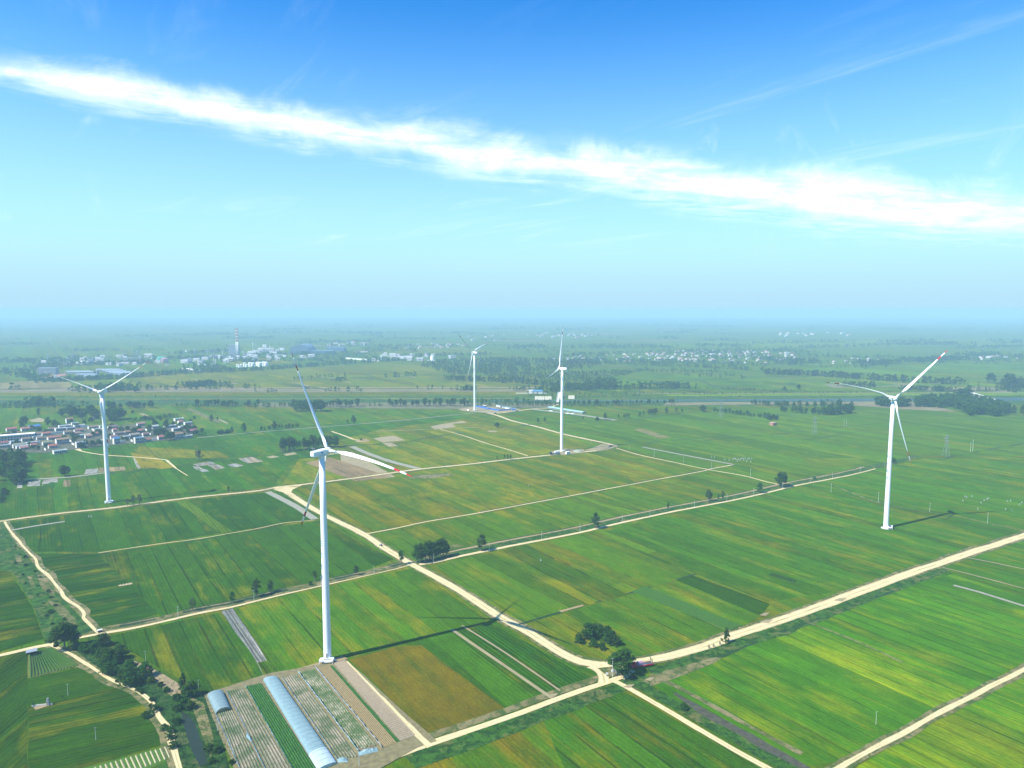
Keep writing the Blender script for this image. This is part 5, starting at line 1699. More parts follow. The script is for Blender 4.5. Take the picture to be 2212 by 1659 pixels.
def wood(name, label, spots, m, seed=1, per=None):
    """spots: list of (x, y, height, width factor) -> one object of leaf clumps"""
    rnd = random.Random(seed)
    parts = []
    for (x, y, h, w) in spots:
        b = BASES[rnd.randrange(4)]
        if per:
            b = b[:per * 4]
        a = rnd.uniform(0, 6.28)
        c, s = math.cos(a), math.sin(a)
        k = h / 10
        q = np.empty_like(b)
        q[:, 0] = (b[:, 0] * c - b[:, 1] * s) * k * w + x
        q[:, 1] = (b[:, 0] * s + b[:, 1] * c) * k * w + y
        q[:, 2] = b[:, 2] * k
        parts.append(q)
    me = quads_mesh(name, np.concatenate(parts), m)
    o = tag(link(name, me), label, None, None, 'stuff')
    return o


def fill(poly, n, h, rnd, hv=.25, w=1.3):
    P = [at(*p) for p in poly]
    x0, x1, y0, y1 = min(p.x for p in P), max(p.x for p in P), min(p.y for p in P), max(p.y for p in P)
    out = []
    pp = [(p.x, p.y) for p in P]
    for _ in range(n * 6):
        if len(out) >= n:
            break
        q = (rnd.uniform(x0, x1), rnd.uniform(y0, y1))
        if inside(q, pp):
            out.append((*q, h * rnd.uniform(1 - hv, 1 + hv), w))
    return out


def belt(pts, n, h, rnd, jit=6, hv=.35, w=1.3):
    P = [at(*p) for p in pts]
    out = []
    for i in range(n):
        t = (i + rnd.random()) / n * (len(P) - 1)
        k = min(int(t), len(P) - 2)
        p = P[k].lerp(P[k + 1], t - k)
        out.append((p.x + rnd.gauss(0, jit), p.y + rnd.gauss(0, jit), h * rnd.uniform(1 - hv, 1 + hv), w))
    return out


RW = random.Random(77)
wood('riverside_forest', 'dense dark forest block by the river at the right', fill([(1975, 871), (2010, 866), (2090, 868), (2150, 878), (2185, 892), (2170, 900), (2090, 899), (2075, 886), (2040, 882), (1980, 879)], 330, 15, RW) +
     fill([(1884, 872), (1950, 870), (1965, 876), (1955, 880), (1900, 879)], 90, 13, RW), LEAF_DARK, 2)
wood('bank_scrub', 'loose scrub and young trees along the near river bank', belt([(-60, 878), (20, 880), (60, 880), (180, 878)], 60, 9, RW, 6) + belt([(60, 876), (110, 876)], 34, 13, RW, 5) + belt([(380, 879), (560, 876)], 40, 5, RW, 6) +
     belt([(553, 879), (640, 878)], 20, 7, RW, 6) + belt([(780, 878), (850, 877)], 12, 5, RW, 6) + belt([(1020, 876), (1200, 876)], 60, 5, RW, 5) + belt([(1000, 871), (1200, 871)], 30, 8, RW, 8) + belt([(1200, 879), (1460, 876)], 50, 3, RW, 6) +
     belt([(1150, 858), (1300, 857.5), (2212, 856)], 150, 2.6, RW, 8) + belt([(1760, 873), (1830, 874)], 14, 7, RW, 5) + belt([(1660, 903), (1720, 912)], 10, 2, RW, 4), LEAF, 3)
wood('village_thicket', 'dark hedge and thicket behind the village', belt([(285, 911), (330, 905), (380, 900)], 60, 4.5, RW, 4) + belt([(150, 895), (215, 896)], 24, 10, RW, 8) + belt([(388, 938), (440, 942)], 14, 4, RW, 3), LEAF_DARK, 4)
wood('far_bank_trees', 'trees and scrub beyond the river in the middle', belt([(1240, 843), (1320, 838)], 60, 13, RW, 12) + belt([(1110, 843), (1240, 842)], 60, 8, RW, 14) + belt([(1270, 838), (1330, 836)], 40, 18, RW, 10) +
     belt([(1340, 841), (1440, 838), (1480, 839)], 70, 12, RW, 8) + fill([(1130, 850), (1230, 846), (1400, 848), (1380, 857), (1200, 858), (1140, 857)], 170, 4, RW) + belt([(1160, 848), (1210, 846)], 30, 9, RW, 8) +
     belt([(1360, 851), (1560, 852)], 26, 3.5, RW, 6) + belt([(1470, 838), (1740, 846)], 44, 4, RW, 5), LEAF, 5)
wood('roadside_belt', 'dark belt of roadside trees beyond the river at the right', belt([(1660, 808), (1760, 812), (1900, 822), (2090, 832)], 210, 13, RW, 10) + belt([(1820, 835), (1890, 837)], 36, 10, RW, 6) + belt([(1955, 842), (2000, 843)], 34, 9, RW, 6) +
     belt([(2015, 844), (2052, 846)], 40, 9, RW, 6) + belt([(1560, 850.5), (2140, 846)], 150, 3, RW, 3) + fill([(2060, 856), (2095, 849), (2100, 860), (2080, 862)], 34, 15, RW) + fill([(2145, 836), (2212, 826), (2260, 840), (2190, 846)], 90, 14, RW) +
     belt([(2110, 842), (2212, 848)], 40, 6, RW, 8), LEAF_DARK, 6)
wood('works_tree_belt', 'long dark belt of trees in front of the distant works', belt([(0, 803), (54, 812), (95, 826)], 110, 12, RW, 12) + belt([(95, 826), (240, 819), (378, 808)], 230, 10, RW, 10) + belt([(378, 808), (560, 800), (701, 789), (860, 779)], 320, 10, RW, 12) +
     fill([(395, 792), (455, 786), (500, 797), (470, 803), (400, 806)], 130, 9, RW) + belt([(640, 780), (760, 771), (900, 783)], 110, 9, RW, 16), LEAF_DARK, 7)
wood('dark_orchard', 'wide dark wood and orchard between the works and the river', fill([(900, 790), (960, 778), (1106, 775), (1250, 780), (1300, 790), (1250, 800), (1106, 806), (1030, 812), (960, 806)], 780, 10, RW) +
     fill([(1040, 812), (1106, 806), (1260, 803), (1400, 800), (1345, 812), (1290, 826), (1130, 822)], 900, 5, RW, .2, 1.5) + belt([(1000, 822), (1106, 826), (1220, 838), (1330, 840)], 180, 11, RW, 10) + belt([(968, 819), (1000, 821)], 28, 10, RW, 8) + belt([(1000, 843), (1022, 843)], 20, 10, RW, 6), LEAF_DARK, 8)
wood('plantation_strip', 'square plantation strip of thin trees left of centre beyond the river', belt([(395, 836), (465, 833)], 70, 11, RW, 9) + belt([(225, 845), (262, 842)], 70, 13, RW, 16) + belt([(210, 843), (224, 843)], 14, 10, RW, 6), LEAF, 9)
spots = []
for (pts, n, h) in (([(560, 848), (600, 848)], 6, 8), ([(630, 822), (745, 812)], 18, 8), ([(700, 846), (780, 846)], 12, 9), ([(720, 825), (745, 822)], 14, 9), ([(830, 815), (900, 812)], 14, 11), ([(890, 841), (1000, 843)], 6, 9), ([(20, 842), (40, 842)], 5, 13),
                    ([(155, 845), (185, 844)], 9, 11), ([(270, 844), (560, 838)], 44, 9), ([(480, 835), (490, 834)], 7, 10), ([(480, 852), (1100, 850)], 80, 2.2), ([(60, 858), (400, 856)], 34, 3), ([(400, 847), (560, 848)], 60, 1.8)):
    spots += belt(pts, n, h, RW, 5)
wood('scattered_far_trees', 'scattered trees on the pale fields beyond the river at the left', spots, LEAF, 10)
# the far plain: tree clumps and belts to the horizon
spots = []
for i in range(150):
    v = 692 + 95 * RW.random() ** 1.3
    u = RW.uniform(-60, 2280)
    w = RW.uniform(15, 120)
    dv = RW.uniform(-.6, .6)
    n = int(w * RW.uniform(.25, .6))
    d = at(u, v).y
    spots += belt([(u, v), (u + w, v + dv)], n, RW.uniform(9, 15) * (1 + max(0, d - 3000) / 9000), RW, 14 + d / 250, .3, 1.6 + d / 5000)
wood('far_plain_trees', 'hazy tree belts and copses scattered over the far plain', spots, LEAF_DARK, 11, 30)
spots = []
for (pts, n, h) in (([(1190, 783), (1330, 787), (1500, 793), (1640, 800)], 230, 10), ([(1190, 772), (1340, 764), (1640, 756)], 190, 11), ([(1420, 782), (1640, 790)], 120, 11), ([(1340, 780), (1420, 786)], 60, 11), ([(1640, 776), (1760, 785)], 110, 12),
                    ([(1720, 770), (1960, 776)], 60, 11), ([(1850, 788), (1925, 786)], 110, 13), ([(1700, 788), (1720, 788)], 20, 10), ([(1740, 752), (1990, 744)], 130, 12), ([(2120, 752), (2180, 750)], 50, 12), ([(1970, 782), (2070, 776)], 210, 13), ([(2082, 779), (2100, 778)], 26, 12),
                    ([(1960, 745), (2060, 743)], 90, 12), ([(2160, 742), (2260, 740)], 90, 12), ([(2160, 775), (2260, 768)], 60, 10), ([(1780, 795), (1900, 793)], 30, 8), ([(1370, 800), (1560, 806)], 90, 7), ([(1470, 812), (1600, 816)], 26, 8),
                    ([(1118, 752), (1170, 750)], 40, 14), ([(1180, 755), (1300, 748)], 60, 12), ([(380, 766), (520, 758)], 90, 12), ([(80, 792), (340, 784)], 210, 11), ([(54, 800), (130, 796)], 60, 10), ([(330, 776), (480, 774)], 130, 10), ([(540, 768), (780, 764)], 160, 10),
                    ([(0, 785), (60, 782), (200, 775)], 110, 12), ([(700, 748), (1000, 750)], 130, 12), ([(640, 742), (800, 738)], 110, 13), ([(860, 772), (1060, 766)], 110, 11)):
    spots += belt(pts, n, h, RW, 20, .35, 1.5)
wood('far_village_trees', 'tree belts round the far villages and the works', spots, LEAF_DARK, 12, 44)


POND = [tuple(at(*q)[:2]) for q in ((388, 1530), (412, 1540), (430, 1570), (440, 1600), (455, 1650), (430, 1665), (405, 1630), (390, 1570))]


LANES = [q for l_ in (L_MAIN, L_LOW, L_LOWR, L_WEST, L_DITCH, L_LEFT, L_LEFTLOW) for q in smooth_line(l_, 2.5)]


def low_tufts(name, label, line, width, n, h, m, seed):
    rnd = random.Random(seed)
    ln = smooth_line(line, 4)
    out = []
    for i in range(n):
        p = ln[rnd.randrange(len(ln))] + Vector((rnd.uniform(-width, width), rnd.uniform(-width, width), 0))
        if not inside((p.x, p.y), POND) and min((q.x - p.x) ** 2 + (q.y - p.y) ** 2 for q in LANES) > 3.6 ** 2 + (5.5 if p.y > 320 and p.x > 20 else 0) ** 2:
            out.append((p.x, p.y, .3 + h * rnd.uniform(.4, 1.2) * .8, 1.6))
    return wood(name, label, out, m, seed, 26)


low_tufts('verge_scrub', 'green tufts and scrub on the verge of the lower lane', [(918, 1621), (1010, 1592), (1106, 1562), (1181, 1535), (1256, 1508), (1320, 1482)], 2.4, 300, 0.9, LEAF, 21)
low_tufts('verge_scrub', 'green tufts along the ditch beside the wide road', [(1400, 1450), (1531, 1413), (1618, 1380), (1759, 1332), (1959, 1256), (2034, 1230)], 2.6, 420, 0.9, LEAF, 22)
low_tufts('verge_scrub', 'reeds and tufts in the ditch beside the middle lane', [(938, 1209), (1106, 1173), (1318, 1129), (1531, 1086), (1721, 1045), (1891, 1009)], 4.5, 900, 0.9, LEAF, 23)
low_tufts('verge_scrub', 'weeds on the bank of the left lane', [(215, 1364), (375, 1333), (553, 1294), (713, 1257), (853, 1225)], 2.0, 420, 0.8, LEAF, 24)
low_tufts('verge_scrub', 'weeds on the sunken canal bed at the left', [(20, 1150), (60, 1220), (100, 1290), (150, 1370)], 8, 260, 0.5, LEAF, 25)
low_tufts('verge_scrub', 'scrub round the pond and the canal banks', [(330, 1480), (400, 1520), (440, 1570), (470, 1640)], 7, 420, .8, LEAF, 26)
low_tufts('verge_scrub', 'scrub beside the lane at the lower right', [(1350, 1478), (1430, 1516), (1506, 1560), (1600, 1610)], 2.2, 180, 0.7, LEAF, 27)

# ------------------------------------------------------------------ houses of the near village


def house_proto(kind):
    two = kind.endswith('2')
    h = 6.0 if two else 3.2
    t = thing('village_house', kind, 'house')
    L2, D2 = 5.0, 3.0
    mb = MB()
    mb.face([(-L2, -D2, 0), (L2, -D2, 0), (L2, -D2, h), (-L2, -D2, h)], 0)
    mb.face([(L2, D2, 0), (-L2, D2, 0), (-L2, D2, h), (L2, D2, h)], 0)
    if kind.startswith('gable'):
        mb.face([(-L2, D2, 0), (-L2, -D2, 0), (-L2, -D2, h), (-L2, 0, h + 1.5), (-L2, D2, h)], 1)
        mb.face([(L2, -D2, 0), (L2, D2, 0), (L2, D2, h), (L2, 0, h + 1.5), (L2, -D2, h)], 1)
    else:
        mb.face([(-L2, D2, 0), (-L2, -D2, 0), (-L2, -D2, h), (-L2, D2, h)], 1)
        mb.face([(L2, -D2, 0), (L2, D2, 0), (L2, D2, h), (L2, -D2, h)], 1)
    mb.build('wall', [BRICKW, PLASTER], t)
    if kind.startswith('gable'):
        mb = MB()
        for s in (-1, 1):
            e = 0.35
            a, b = (-L2 - .2, s * (D2 + e), h - e * .5), (L2 + .2, s * (D2 + e), h - e * .5)
            c, d = (L2 + .2, 0, h + 1.52), (-L2 - .2, 0, h + 1.52)
            up = Vector((0, 0, .14))
            q = [Vector(x) for x in (a, b, c, d)]
            mb.face([x + up for x in (q if s < 0 else q[::-1])])
            mb.face([x for x in (q[::-1] if s < 0 else q)])
            mb.face([q[0], q[1], q[1] + up, q[0] + up])
        rf = mb.build('roof', ROOFM, t)
        mb = MB()
        mb.box(2.6, 3.2, 0.6, 1.2, h + 0.5, h + 2.1)
        mb.build('chimney', BRICKW, rf)
    else:
        rf = MB().box(-L2 + .25, L2 - .25, -D2 + .25, D2 - .25, h - .12, h + .05).build('roof', ROOFM, t)
        mb = MB()
        mb.box(-L2 - .1, L2 + .1, -D2 - .1, -D2 + .22, h, h + .55)
        mb.box(-L2 - .1, L2 + .1, D2 - .22, D2 + .1, h, h + .55)
        mb.box(-L2 - .1, -L2 + .22, -D2 + .223, D2 - .223, h, h + .55)
        mb.box(L2 - .22, L2 + .1, -D2 + .223, D2 - .223, h, h + .55)
        mb.build('parapet', PLASTER, t)
    for z in ((1.1, 4.0) if two else (1.1,)):
        for x in (-3.5, -1.6, 1.6, 3.5):
            w = MB().box(x - .55, x + .55, -D2 - .04, -D2 + .05, z, z + 1.3).build('window', GLASS, t)
            MB().box(x - .65, x + .65, -D2 - .1, -D2 - .043, z - .12, z).build('sill', PLASTER, w)
    MB().box(-.5, .5, -D2 - .05, -D2 + .05, 0.02, 2.1).build('door', DOORM, t)
    if kind.startswith('gable'):
        MB().box(-L2 - .05, -L2 + .05, -.4, .4, 1.4, 2.4).build('window', GLASS, t)
    index_kids(t)
    return t


HP = {k: house_proto(k) for k in ('gable1', 'gable2', 'flat1', 'flat2')}
ROOFS = {'red': (0.29, 0.115, 0.085), 'brown': (0.185, 0.125, 0.10), 'tan': (0.24, 0.19, 0.14), 'orange': (0.28, 0.14, 0.095), 'pink': (0.36, 0.13, 0.14), 'blue': (0.05, 0.15, 0.36), 'grey': (0.34, 0.34, 0.33)}


def va(x, y):
    return .0976 * x, 864 + .0976 * y


def vb(x, y):
    return 216 + .1074 * x, 864 + .1074 * y


HOUSES = []
VROT = R(90 - 44)
for (x0, x1, yb, k, c) in ((150, 380, 690, 'gable1', 'red'), (480, 730, 685, 'gable1', 'red'), (590, 960, 640, 'gable1', 'blue'), (660, 1000, 800, 'gable1', 'brown'), (940, 1140, 790, 'gable1', 'red'),
                           (730, 950, 870, 'flat1', 'grey'), (1010, 1410, 880, 'gable1', 'red'), (1300, 1590, 630, 'flat1', 'grey'), (1640, 1890, 610, 'flat1', 'grey'), (1470, 1640, 510, 'gable2', 'red'),
                           (1590, 1750, 560, 'flat1', 'grey'), (1230, 1470, 690, 'flat1', 'grey'), (1480, 1680, 670, 'flat1', 'grey'), (1650, 1870, 720, 'gable1', 'orange'), (1590, 1800, 800, 'gable1', 'tan'),
                           (1760, 2040, 830, 'flat1', 'grey'), (2050, 2212, 800, 'gable1', 'orange'), (1240, 1560, 980, 'gable2', 'orange'), (1690, 1920, 1060, 'flat2', 'grey'), (1080, 1290, 1070, 'gable1', 'red'),
                           (300, 590, 1060, 'gable1', 'tan'), (590, 830, 1000, 'flat1', 'grey'), (370, 640, 1090, 'flat1', 'grey'), (0, 240, 1060, 'flat1', 'grey'), (0, 200, 1010, 'gable1', 'red'), (-60, 110, 930, 'flat1', 'grey'),
                           (450, 630, 1110, 'gable1', 'pink'), (1190, 1500, 1190, 'flat1', 'grey'), (950, 1170, 1000, 'gable1', 'tan'), (1890, 2050, 850, 'gable1', 'orange'), (690, 830, 1050, 'gable1', 'red'),
                           (490, 690, 920, 'gable1', 'brown'), (240, 470, 970, 'flat1', 'grey'), (820, 960, 890, 'gable1', 'brown'), (1420, 1600, 760, 'gable1', 'brown'), (2070, 2212, 420, 'gable1', 'red'), (1960, 2212, 640, 'gable1', 'brown'),
                           (2080, 2300, 700, 'flat1', 'grey'), (1090, 1230, 690, 'gable1', 'brown'), (60, 560, 790, 'gable1', 'brown'), (110, 600, 835, 'flat1', 'grey')):
    HOUSES.append((*va(x0, yb), va(x1, yb)[0], k, c))
for (x0, x1, yb, k, c) in ((165, 375, 590, 'gable1', 'brown'), (260, 350, 650, 'gable1', 'orange'), (290, 500, 710, 'gable1', 'brown'), (500, 660, 690, 'gable1', 'brown'), (750, 930, 520, 'gable1', 'pink'), (705, 890, 670, 'gable1', 'red'),
                           (280, 420, 890, 'gable2', 'blue'), (700, 900, 870, 'flat2', 'blue'), (900, 1050, 850, 'gable1', 'red'), (600, 820, 750, 'gable1', 'tan'), (1170, 1300, 800, 'gable1', 'red'), (1520, 1700, 790, 'gable2', 'orange'),
                           (1720, 1880, 770, 'flat1', 'grey'), (1790, 1980, 660, 'gable1', 'pink'), (1460, 1660, 630, 'flat1', 'grey'), (1590, 1770, 580, 'flat1', 'grey'), (1370, 1550, 560, 'flat1', 'grey'), (1500, 1710, 420, 'flat1', 'grey'),
                           (1580, 1690, 480, 'gable1', 'red'), (1700, 1870, 500, 'flat1', 'grey'), (1050, 1200, 580, 'gable1', 'grey'), (220, 370, 790, 'gable1', 'brown'), (0, 90, 580, 'flat1', 'grey'), (0, 85, 870, 'flat1', 'grey'),
                           (480, 640, 790, 'flat1', 'grey'), (860, 1010, 730, 'gable1', 'brown'), (0, 120, 660, 'gable1', 'brown')):
    HOUSES.append((*vb(x0, yb), vb(x1, yb)[0], k, c))
HOUSES.sort(key=lambda q: -q[1])
rowno = {}
KNAME = {'gable1': 'gabled', 'gable2': 'two-storey gabled', 'flat1': 'flat-roofed', 'flat2': 'two-storey flat-roofed'}
byk = {}
for hs_ in HOUSES:
    byk.setdefault((hs_[3], hs_[4]), []).append(hs_)
HR = random.Random(4)
for (k, c), lst in byk.items():
    lst.sort(key=lambda q: q[0])
    for i, (u0, v, u1, _, _) in enumerate(lst):
        p = at((u0 + u1) / 2, v)
        ln = min((u1 - u0) * p.y / F / 1.2, 13.5)
        dep = min(max(5.2, ln * .5), 7.5)
        o = p + bear(44 - 90) * (dep / 2)
        side = 'left part' if u0 < 95 else 'middle' if u0 < 250 else 'right part'
        where = ORD[i] + ' of its kind from the left' if i < 20 else f'number {i + 1} from the left'
        parap = {'gable1': f'{c}-roofed village house', 'gable2': f'tall {c}-roofed village house of two storeys', 'flat1': f'flat-roofed village house with a white parapet', 'flat2': f'tall flat-roofed village house of two storeys'}[k]
        h = copy_tree(HP[k], f'{parap}, {where}', (o.x, o.y, 0), VROT, (ln / 10, dep / 6, HR.uniform(.95, 1.15)), group='houses of the red roofed village')
        for ch in h.children:
            if ch.name.startswith('roof'):
                ch['roofcol'] = [x * HR.uniform(.85, 1.15) for x in ROOFS[c]]
# a long grey two-storey school block on the left of the village
p = at((60 * .0976 + 660 * .0976) / 2, 864 + .0976 * 905)
t = thing('school_building', 'long grey two-storey block with rows of windows at the left of the village', 'building', tuple(p + bear(AZ_ROAD - 90) * 5), ROTG)
MB().box(-19, 19, -5, 5, 0, 7).build('wall', BRICKW, t)
MB().box(-19.3, 19.3, -5.3, 5.3, 7.002, 7.6).build('roof', PLASTER, t)
for z in (1.2, 4.4):
    for i in range(12):
        w = MB().box(-17.6 + i * 3.1, -16.0 + i * 3.1, -5.05, -4.95, z, z + 1.5).build('window', GLASS, t)
for k in HP.values():
    kill(k)
kill(PP)
# yard walls
YW = random.Random(8)
yards = [va(x, y) for x, y in ((130, 980), (760, 960), (1560, 930), (1620, 1000), (400, 1150), (1000, 1120), (1100, 660), (1280, 740), (680, 840), (2060, 680), (1880, 600))] + [vb(x, y) for x, y in ((840, 610), (930, 620), (1000, 700), (640, 840), (440, 850), (1310, 560), (1700, 480), (1740, 740), (1130, 800), (230, 620), (560, 780))]
yards.sort()
for i, (u, v) in enumerate(yards):
    p = at(u, v)
    t = thing('yard_wall', f'short white yard wall by the village houses, {"number %d" % (i + 1) if i > 19 else ORD[i]} from the left', 'wall', tuple(p), VROT + (math.pi / 2 if i % 3 else 0), 'white yard walls of the village')
    l = YW.uniform(3, 7)
    MB().box(-l, l, -.15, .15, 0, 2.2).build('masonry', PLASTER, t)
    MB().box(-l - .1, l + .1, -.25, .25, 2.203, 2.4).build('coping', PLASTER, t)
ribbon('village_street', [vb(1080, 800), vb(1130, 830), vb(1100, 760)], 4, DIRT)
ribbon('village_street', [va(1560, 900), va(1640, 1020), va(1780, 1130)], 4, DIRT)
field([va(-60, 1130), va(60, 740), va(900, 690), va(1500, 520), va(2212, 640), vb(700, 480), vb(1000, 560), vb(1300, 560), vb(1900, 480), vb(1950, 680), vb(1500, 800), vb(600, 880), va(1700, 1090), va(1000, 1180), va(300, 1160)],
      m=mat('village_yards', (0.085, 0.085, 0.05), 0.95, 0.7, 0.15))

# ------------------------------------------------------------------ distant villages: every house a small object
DH = {}
FARWALL = mat('far_wall', (.50, .49, .46), .9, .3, .1)
for k, (rc, wc) in enumerate((((.32, .12, .09), (.72, .70, .66)), ((.30, .22, .18), (.74, .72, .68)), ((.36, .36, .35), (.75, .75, .72)))):
    m = mat(f'far_roof_{"abc"[k]}', rc, .9)
    mb = MB()
    mb.box(-5, 5, -3, 3, 0, 3.4, 0)
    mb.v += [(-5.2, -3.4, 3.3), (5.2, -3.4, 3.3), (5.2, 0, 4.9), (-5.2, 0, 4.9), (5.2, 3.4, 3.3), (-5.2, 3.4, 3.3)]
    n = len(mb.v) - 6
    mb.f += [(n, n + 1, n + 2, n + 3), (n + 3, n + 2, n + 4, n + 5)]
    mb.m += [1, 1]
    mb.face([(-5, 3, 3.3), (-5, -3, 3.3), (-5, 0, 4.8)], 0)
    DH[k] = mb.mesh('small_house', [FARWALL, m])
DR = random.Random(21)


def far_houses(poly, n, label, group, s=(0.9, 1.5), cut=0.85):
    for (x, y, _, _) in fill(poly, n, 1, DR):
        o = link('distant_house', DH[DR.randrange(3)], None, (x, y, 0), ROTG + DR.choice((0, 0, 0, math.pi / 2)) + DR.uniform(-.08, .08))
        k = DR.uniform(*s) * cut
        o.scale = (k * DR.uniform(.8, 1.3), k, k * DR.uniform(.8, 1.1))
        tag(o, label, 'house', group)


far_houses([(1270, 772), (1330, 766), (1500, 757), (1650, 758), (1720, 764), (1715, 785), (1600, 784), (1480, 783), (1380, 782), (1275, 781)], 150, 'small white-walled house in the distant village behind the dark orchard', 'houses of the distant village on the right', (.9, 1.6))
far_houses([(1795, 778), (1840, 774), (1925, 778), (1930, 786), (1800, 788)], 16, 'small white building in the hamlet left of the right turbine blade', 'buildings of the small hamlet', (.9, 1.5))
far_houses([(1185, 778), (1250, 768), (1280, 772), (1270, 783), (1190, 783)], 16, 'small white house at the left end of the distant village', 'houses at the left end of the distant village', (.9, 1.4))
far_houses([(860, 744), (1000, 742), (1010, 752), (870, 754)], 26, 'white house in the hazy village beyond the works', 'houses of the hazy village', (1.1, 1.9))
far_houses([(700, 742), (800, 738), (800, 748), (705, 750)], 16, 'white house in the hazy row beyond the domed hall', 'houses of the hazy row', (1.2, 2.2))
far_houses([(1000, 724), (1160, 720), (1300, 722), (1250, 735), (1020, 738)], 22, 'white speck of a house far out on the hazy plain', 'houses far out on the plain', (1.6, 2.8))
far_houses([(1640, 720), (1800, 718), (1850, 726), (1660, 728)], 16, 'pale house in the hazy village near the horizon', 'houses near the horizon', (1.8, 3.0))
far_houses([(2110, 772), (2180, 770), (2240, 780), (2130, 782)], 8, 'small white house at the far right edge of the plain', 'houses at the far right', (1.0, 1.8))

# ------------------------------------------------------------------ the works on the left horizon
WORKWALL = mat('works_wall', (0.24, 0.26, 0.28), .8, .1, .2)
PIPES = mat('works_steel', (0.20, 0.23, 0.25), .6, .2, .3)
SHEDROOF = mat('shed_roof', (0.24, 0.29, 0.32), .5, .12, .2)


def tank(u, v, rpx, hpx, paint, label, dome=0.22, group=None):
    p = at(u, v)
    k = p.y / F
    r, h = rpx * k, hpx * k
    t = thing('storage_tank', label, 'tank', (p.x, p.y + r, 0), 0, group)
    a = MB().tube([(0, 0, 0), (0, 0, h)], [r, r], 28, cap=False).build('shell', TANKM, t, True)
    mb = MB()
    mb.tube([(0, 0, h), (0, 0, h + r * dome * .6), (0, 0, h + r * dome * .92), (0, 0, h + r * dome)], [r * 1.01, r * .72, r * .35, r * .02], 28, cap=False)
    b_ = mb.build('roof', TANKM, t, True)
    a['paint'] = list(paint)
    b_['paint'] = [min(.85, x * 1.05) for x in paint]
    mb = MB()
    mb.bar((r * .72, -r * .72, 0), (r * .72, -r * .72, h), .5)
    mb.build('ladder', GREYMETAL, t)


def wx(x, y):
    return 54 + .1465 * x, 691.2 + .1465 * y


def wy(x, y):
    return 378 + .1465 * x, 691.2 + .1465 * y


def wz(x, y):
    return 702 + .1709 * x, 691.2 + .1709 * y


for i, (x, y, r, h) in enumerate(((915, 692, 16, 38), (942, 710, 17, 44), (972, 706, 19, 52), (1020, 690, 24, 56), (1050, 702, 20, 44), (1098, 692, 24, 62), (1140, 698, 29, 62), (1212, 690, 28, 66), (1245, 694, 31, 66), (1300, 682, 29, 62), (1336, 686, 30, 60))):
    tank(*wy(x, y), r * .1465, h * .1465, (.78, .78, .75), f'white storage tank by the tree belt, {ORD[i]} from the left of the row', .2, 'white storage tanks in a row')
tank(*wx(1985, 625), 62 * .1465, 70 * .1465, (.10, .34, .25), 'wide green storage tank behind the maroon domed one')
tank(*wx(2036, 635), 52 * .1465, 58 * .1465, (.36, .20, .22), 'maroon storage tank with a white dome', .35)
tank(*wx(1915, 630), 18 * .1465, 26 * .1465, (.78, .78, .75), 'small white domed tank left of the green one', .5)
tank(*wz(1357, 510), 30 * .1709, 55 * .1709, (.78, .77, .72), 'large white tank standing alone on a white slab', .12)
tank(*wy(655, 575), 16 * .1465, 52 * .1465, (.72, .72, .68), 'slender white silo in the middle of the works', .3)
for i, (x, y) in enumerate(((530, 880), (625, 870), (728, 862))):
    tank(*wx(x, y), 22 * .1465, 22 * .1465, (.74, .76, .76), f'low white basin tank beside the red court, {ORD[i]} from the left', .15, 'low white basin tanks')
# twin striped chimney
p = at(*wy(922, 556))
k = p.y / F
t = thing('striped_chimney', 'tall twin chimney banded red and white above the works', 'chimney', (p.x, p.y, 0))
H = (556 - 126) * .1465 * k
for s in (-1, 1):
    f = MB().tube([(s * 2.6, 0, 0), (s * 2.6, 0, H * .55)], [1.9, 1.6], 14).build('flue', PLASTER, t, True)
    n = 9
    for i in range(n):
        MB().tube([(s * 2.6, 0, H * (.55 + .45 * i / n)), (s * 2.6, 0, H * (.55 + .45 * (i + 1) / n))], [1.62, 1.6], 14).build('red_band' if i % 2 == 0 else 'white_band', RED if i % 2 == 0 else PLASTER, f, True)
mb = MB()
for i in range(16):
    z = H * (i + .5) / 16
    mb.bar((-2.6, 0, z), (2.6, 0, z), .4)
sx = mb.build('braces', PIPES, t)


def block(u, v, wpx, hpx, dm, label, wallm=WORKWALL, roofm=SHEDROOF, name='works_building', cat='building', rz=0.0, group=None, windows=0):
    p = at(u, v)
    k = p.y / F
    w, h = wpx * k, hpx * k
    t = thing(name, label, cat, (p.x, p.y + dm / 2, 0), rz, group)
    MB().box(-w / 2, w / 2, -dm / 2, dm / 2, 0, h).build('wall', wallm, t)
    MB().box(-w / 2 - .3, w / 2 + .3, -dm / 2 - .3, dm / 2 + .3, h + .003, h + .8).build('roof', roofm, t)
    for r in range(windows):
        for i in range(int(w / 4)):
            MB().box(-w / 2 + 1.2 + i * 4, -w / 2 + 3.4 + i * 4, -dm / 2 - .08, -dm / 2 + .05, 1.6 + r * 3.6, 3.4 + r * 3.6).build('window', GLASS, t)
    return t


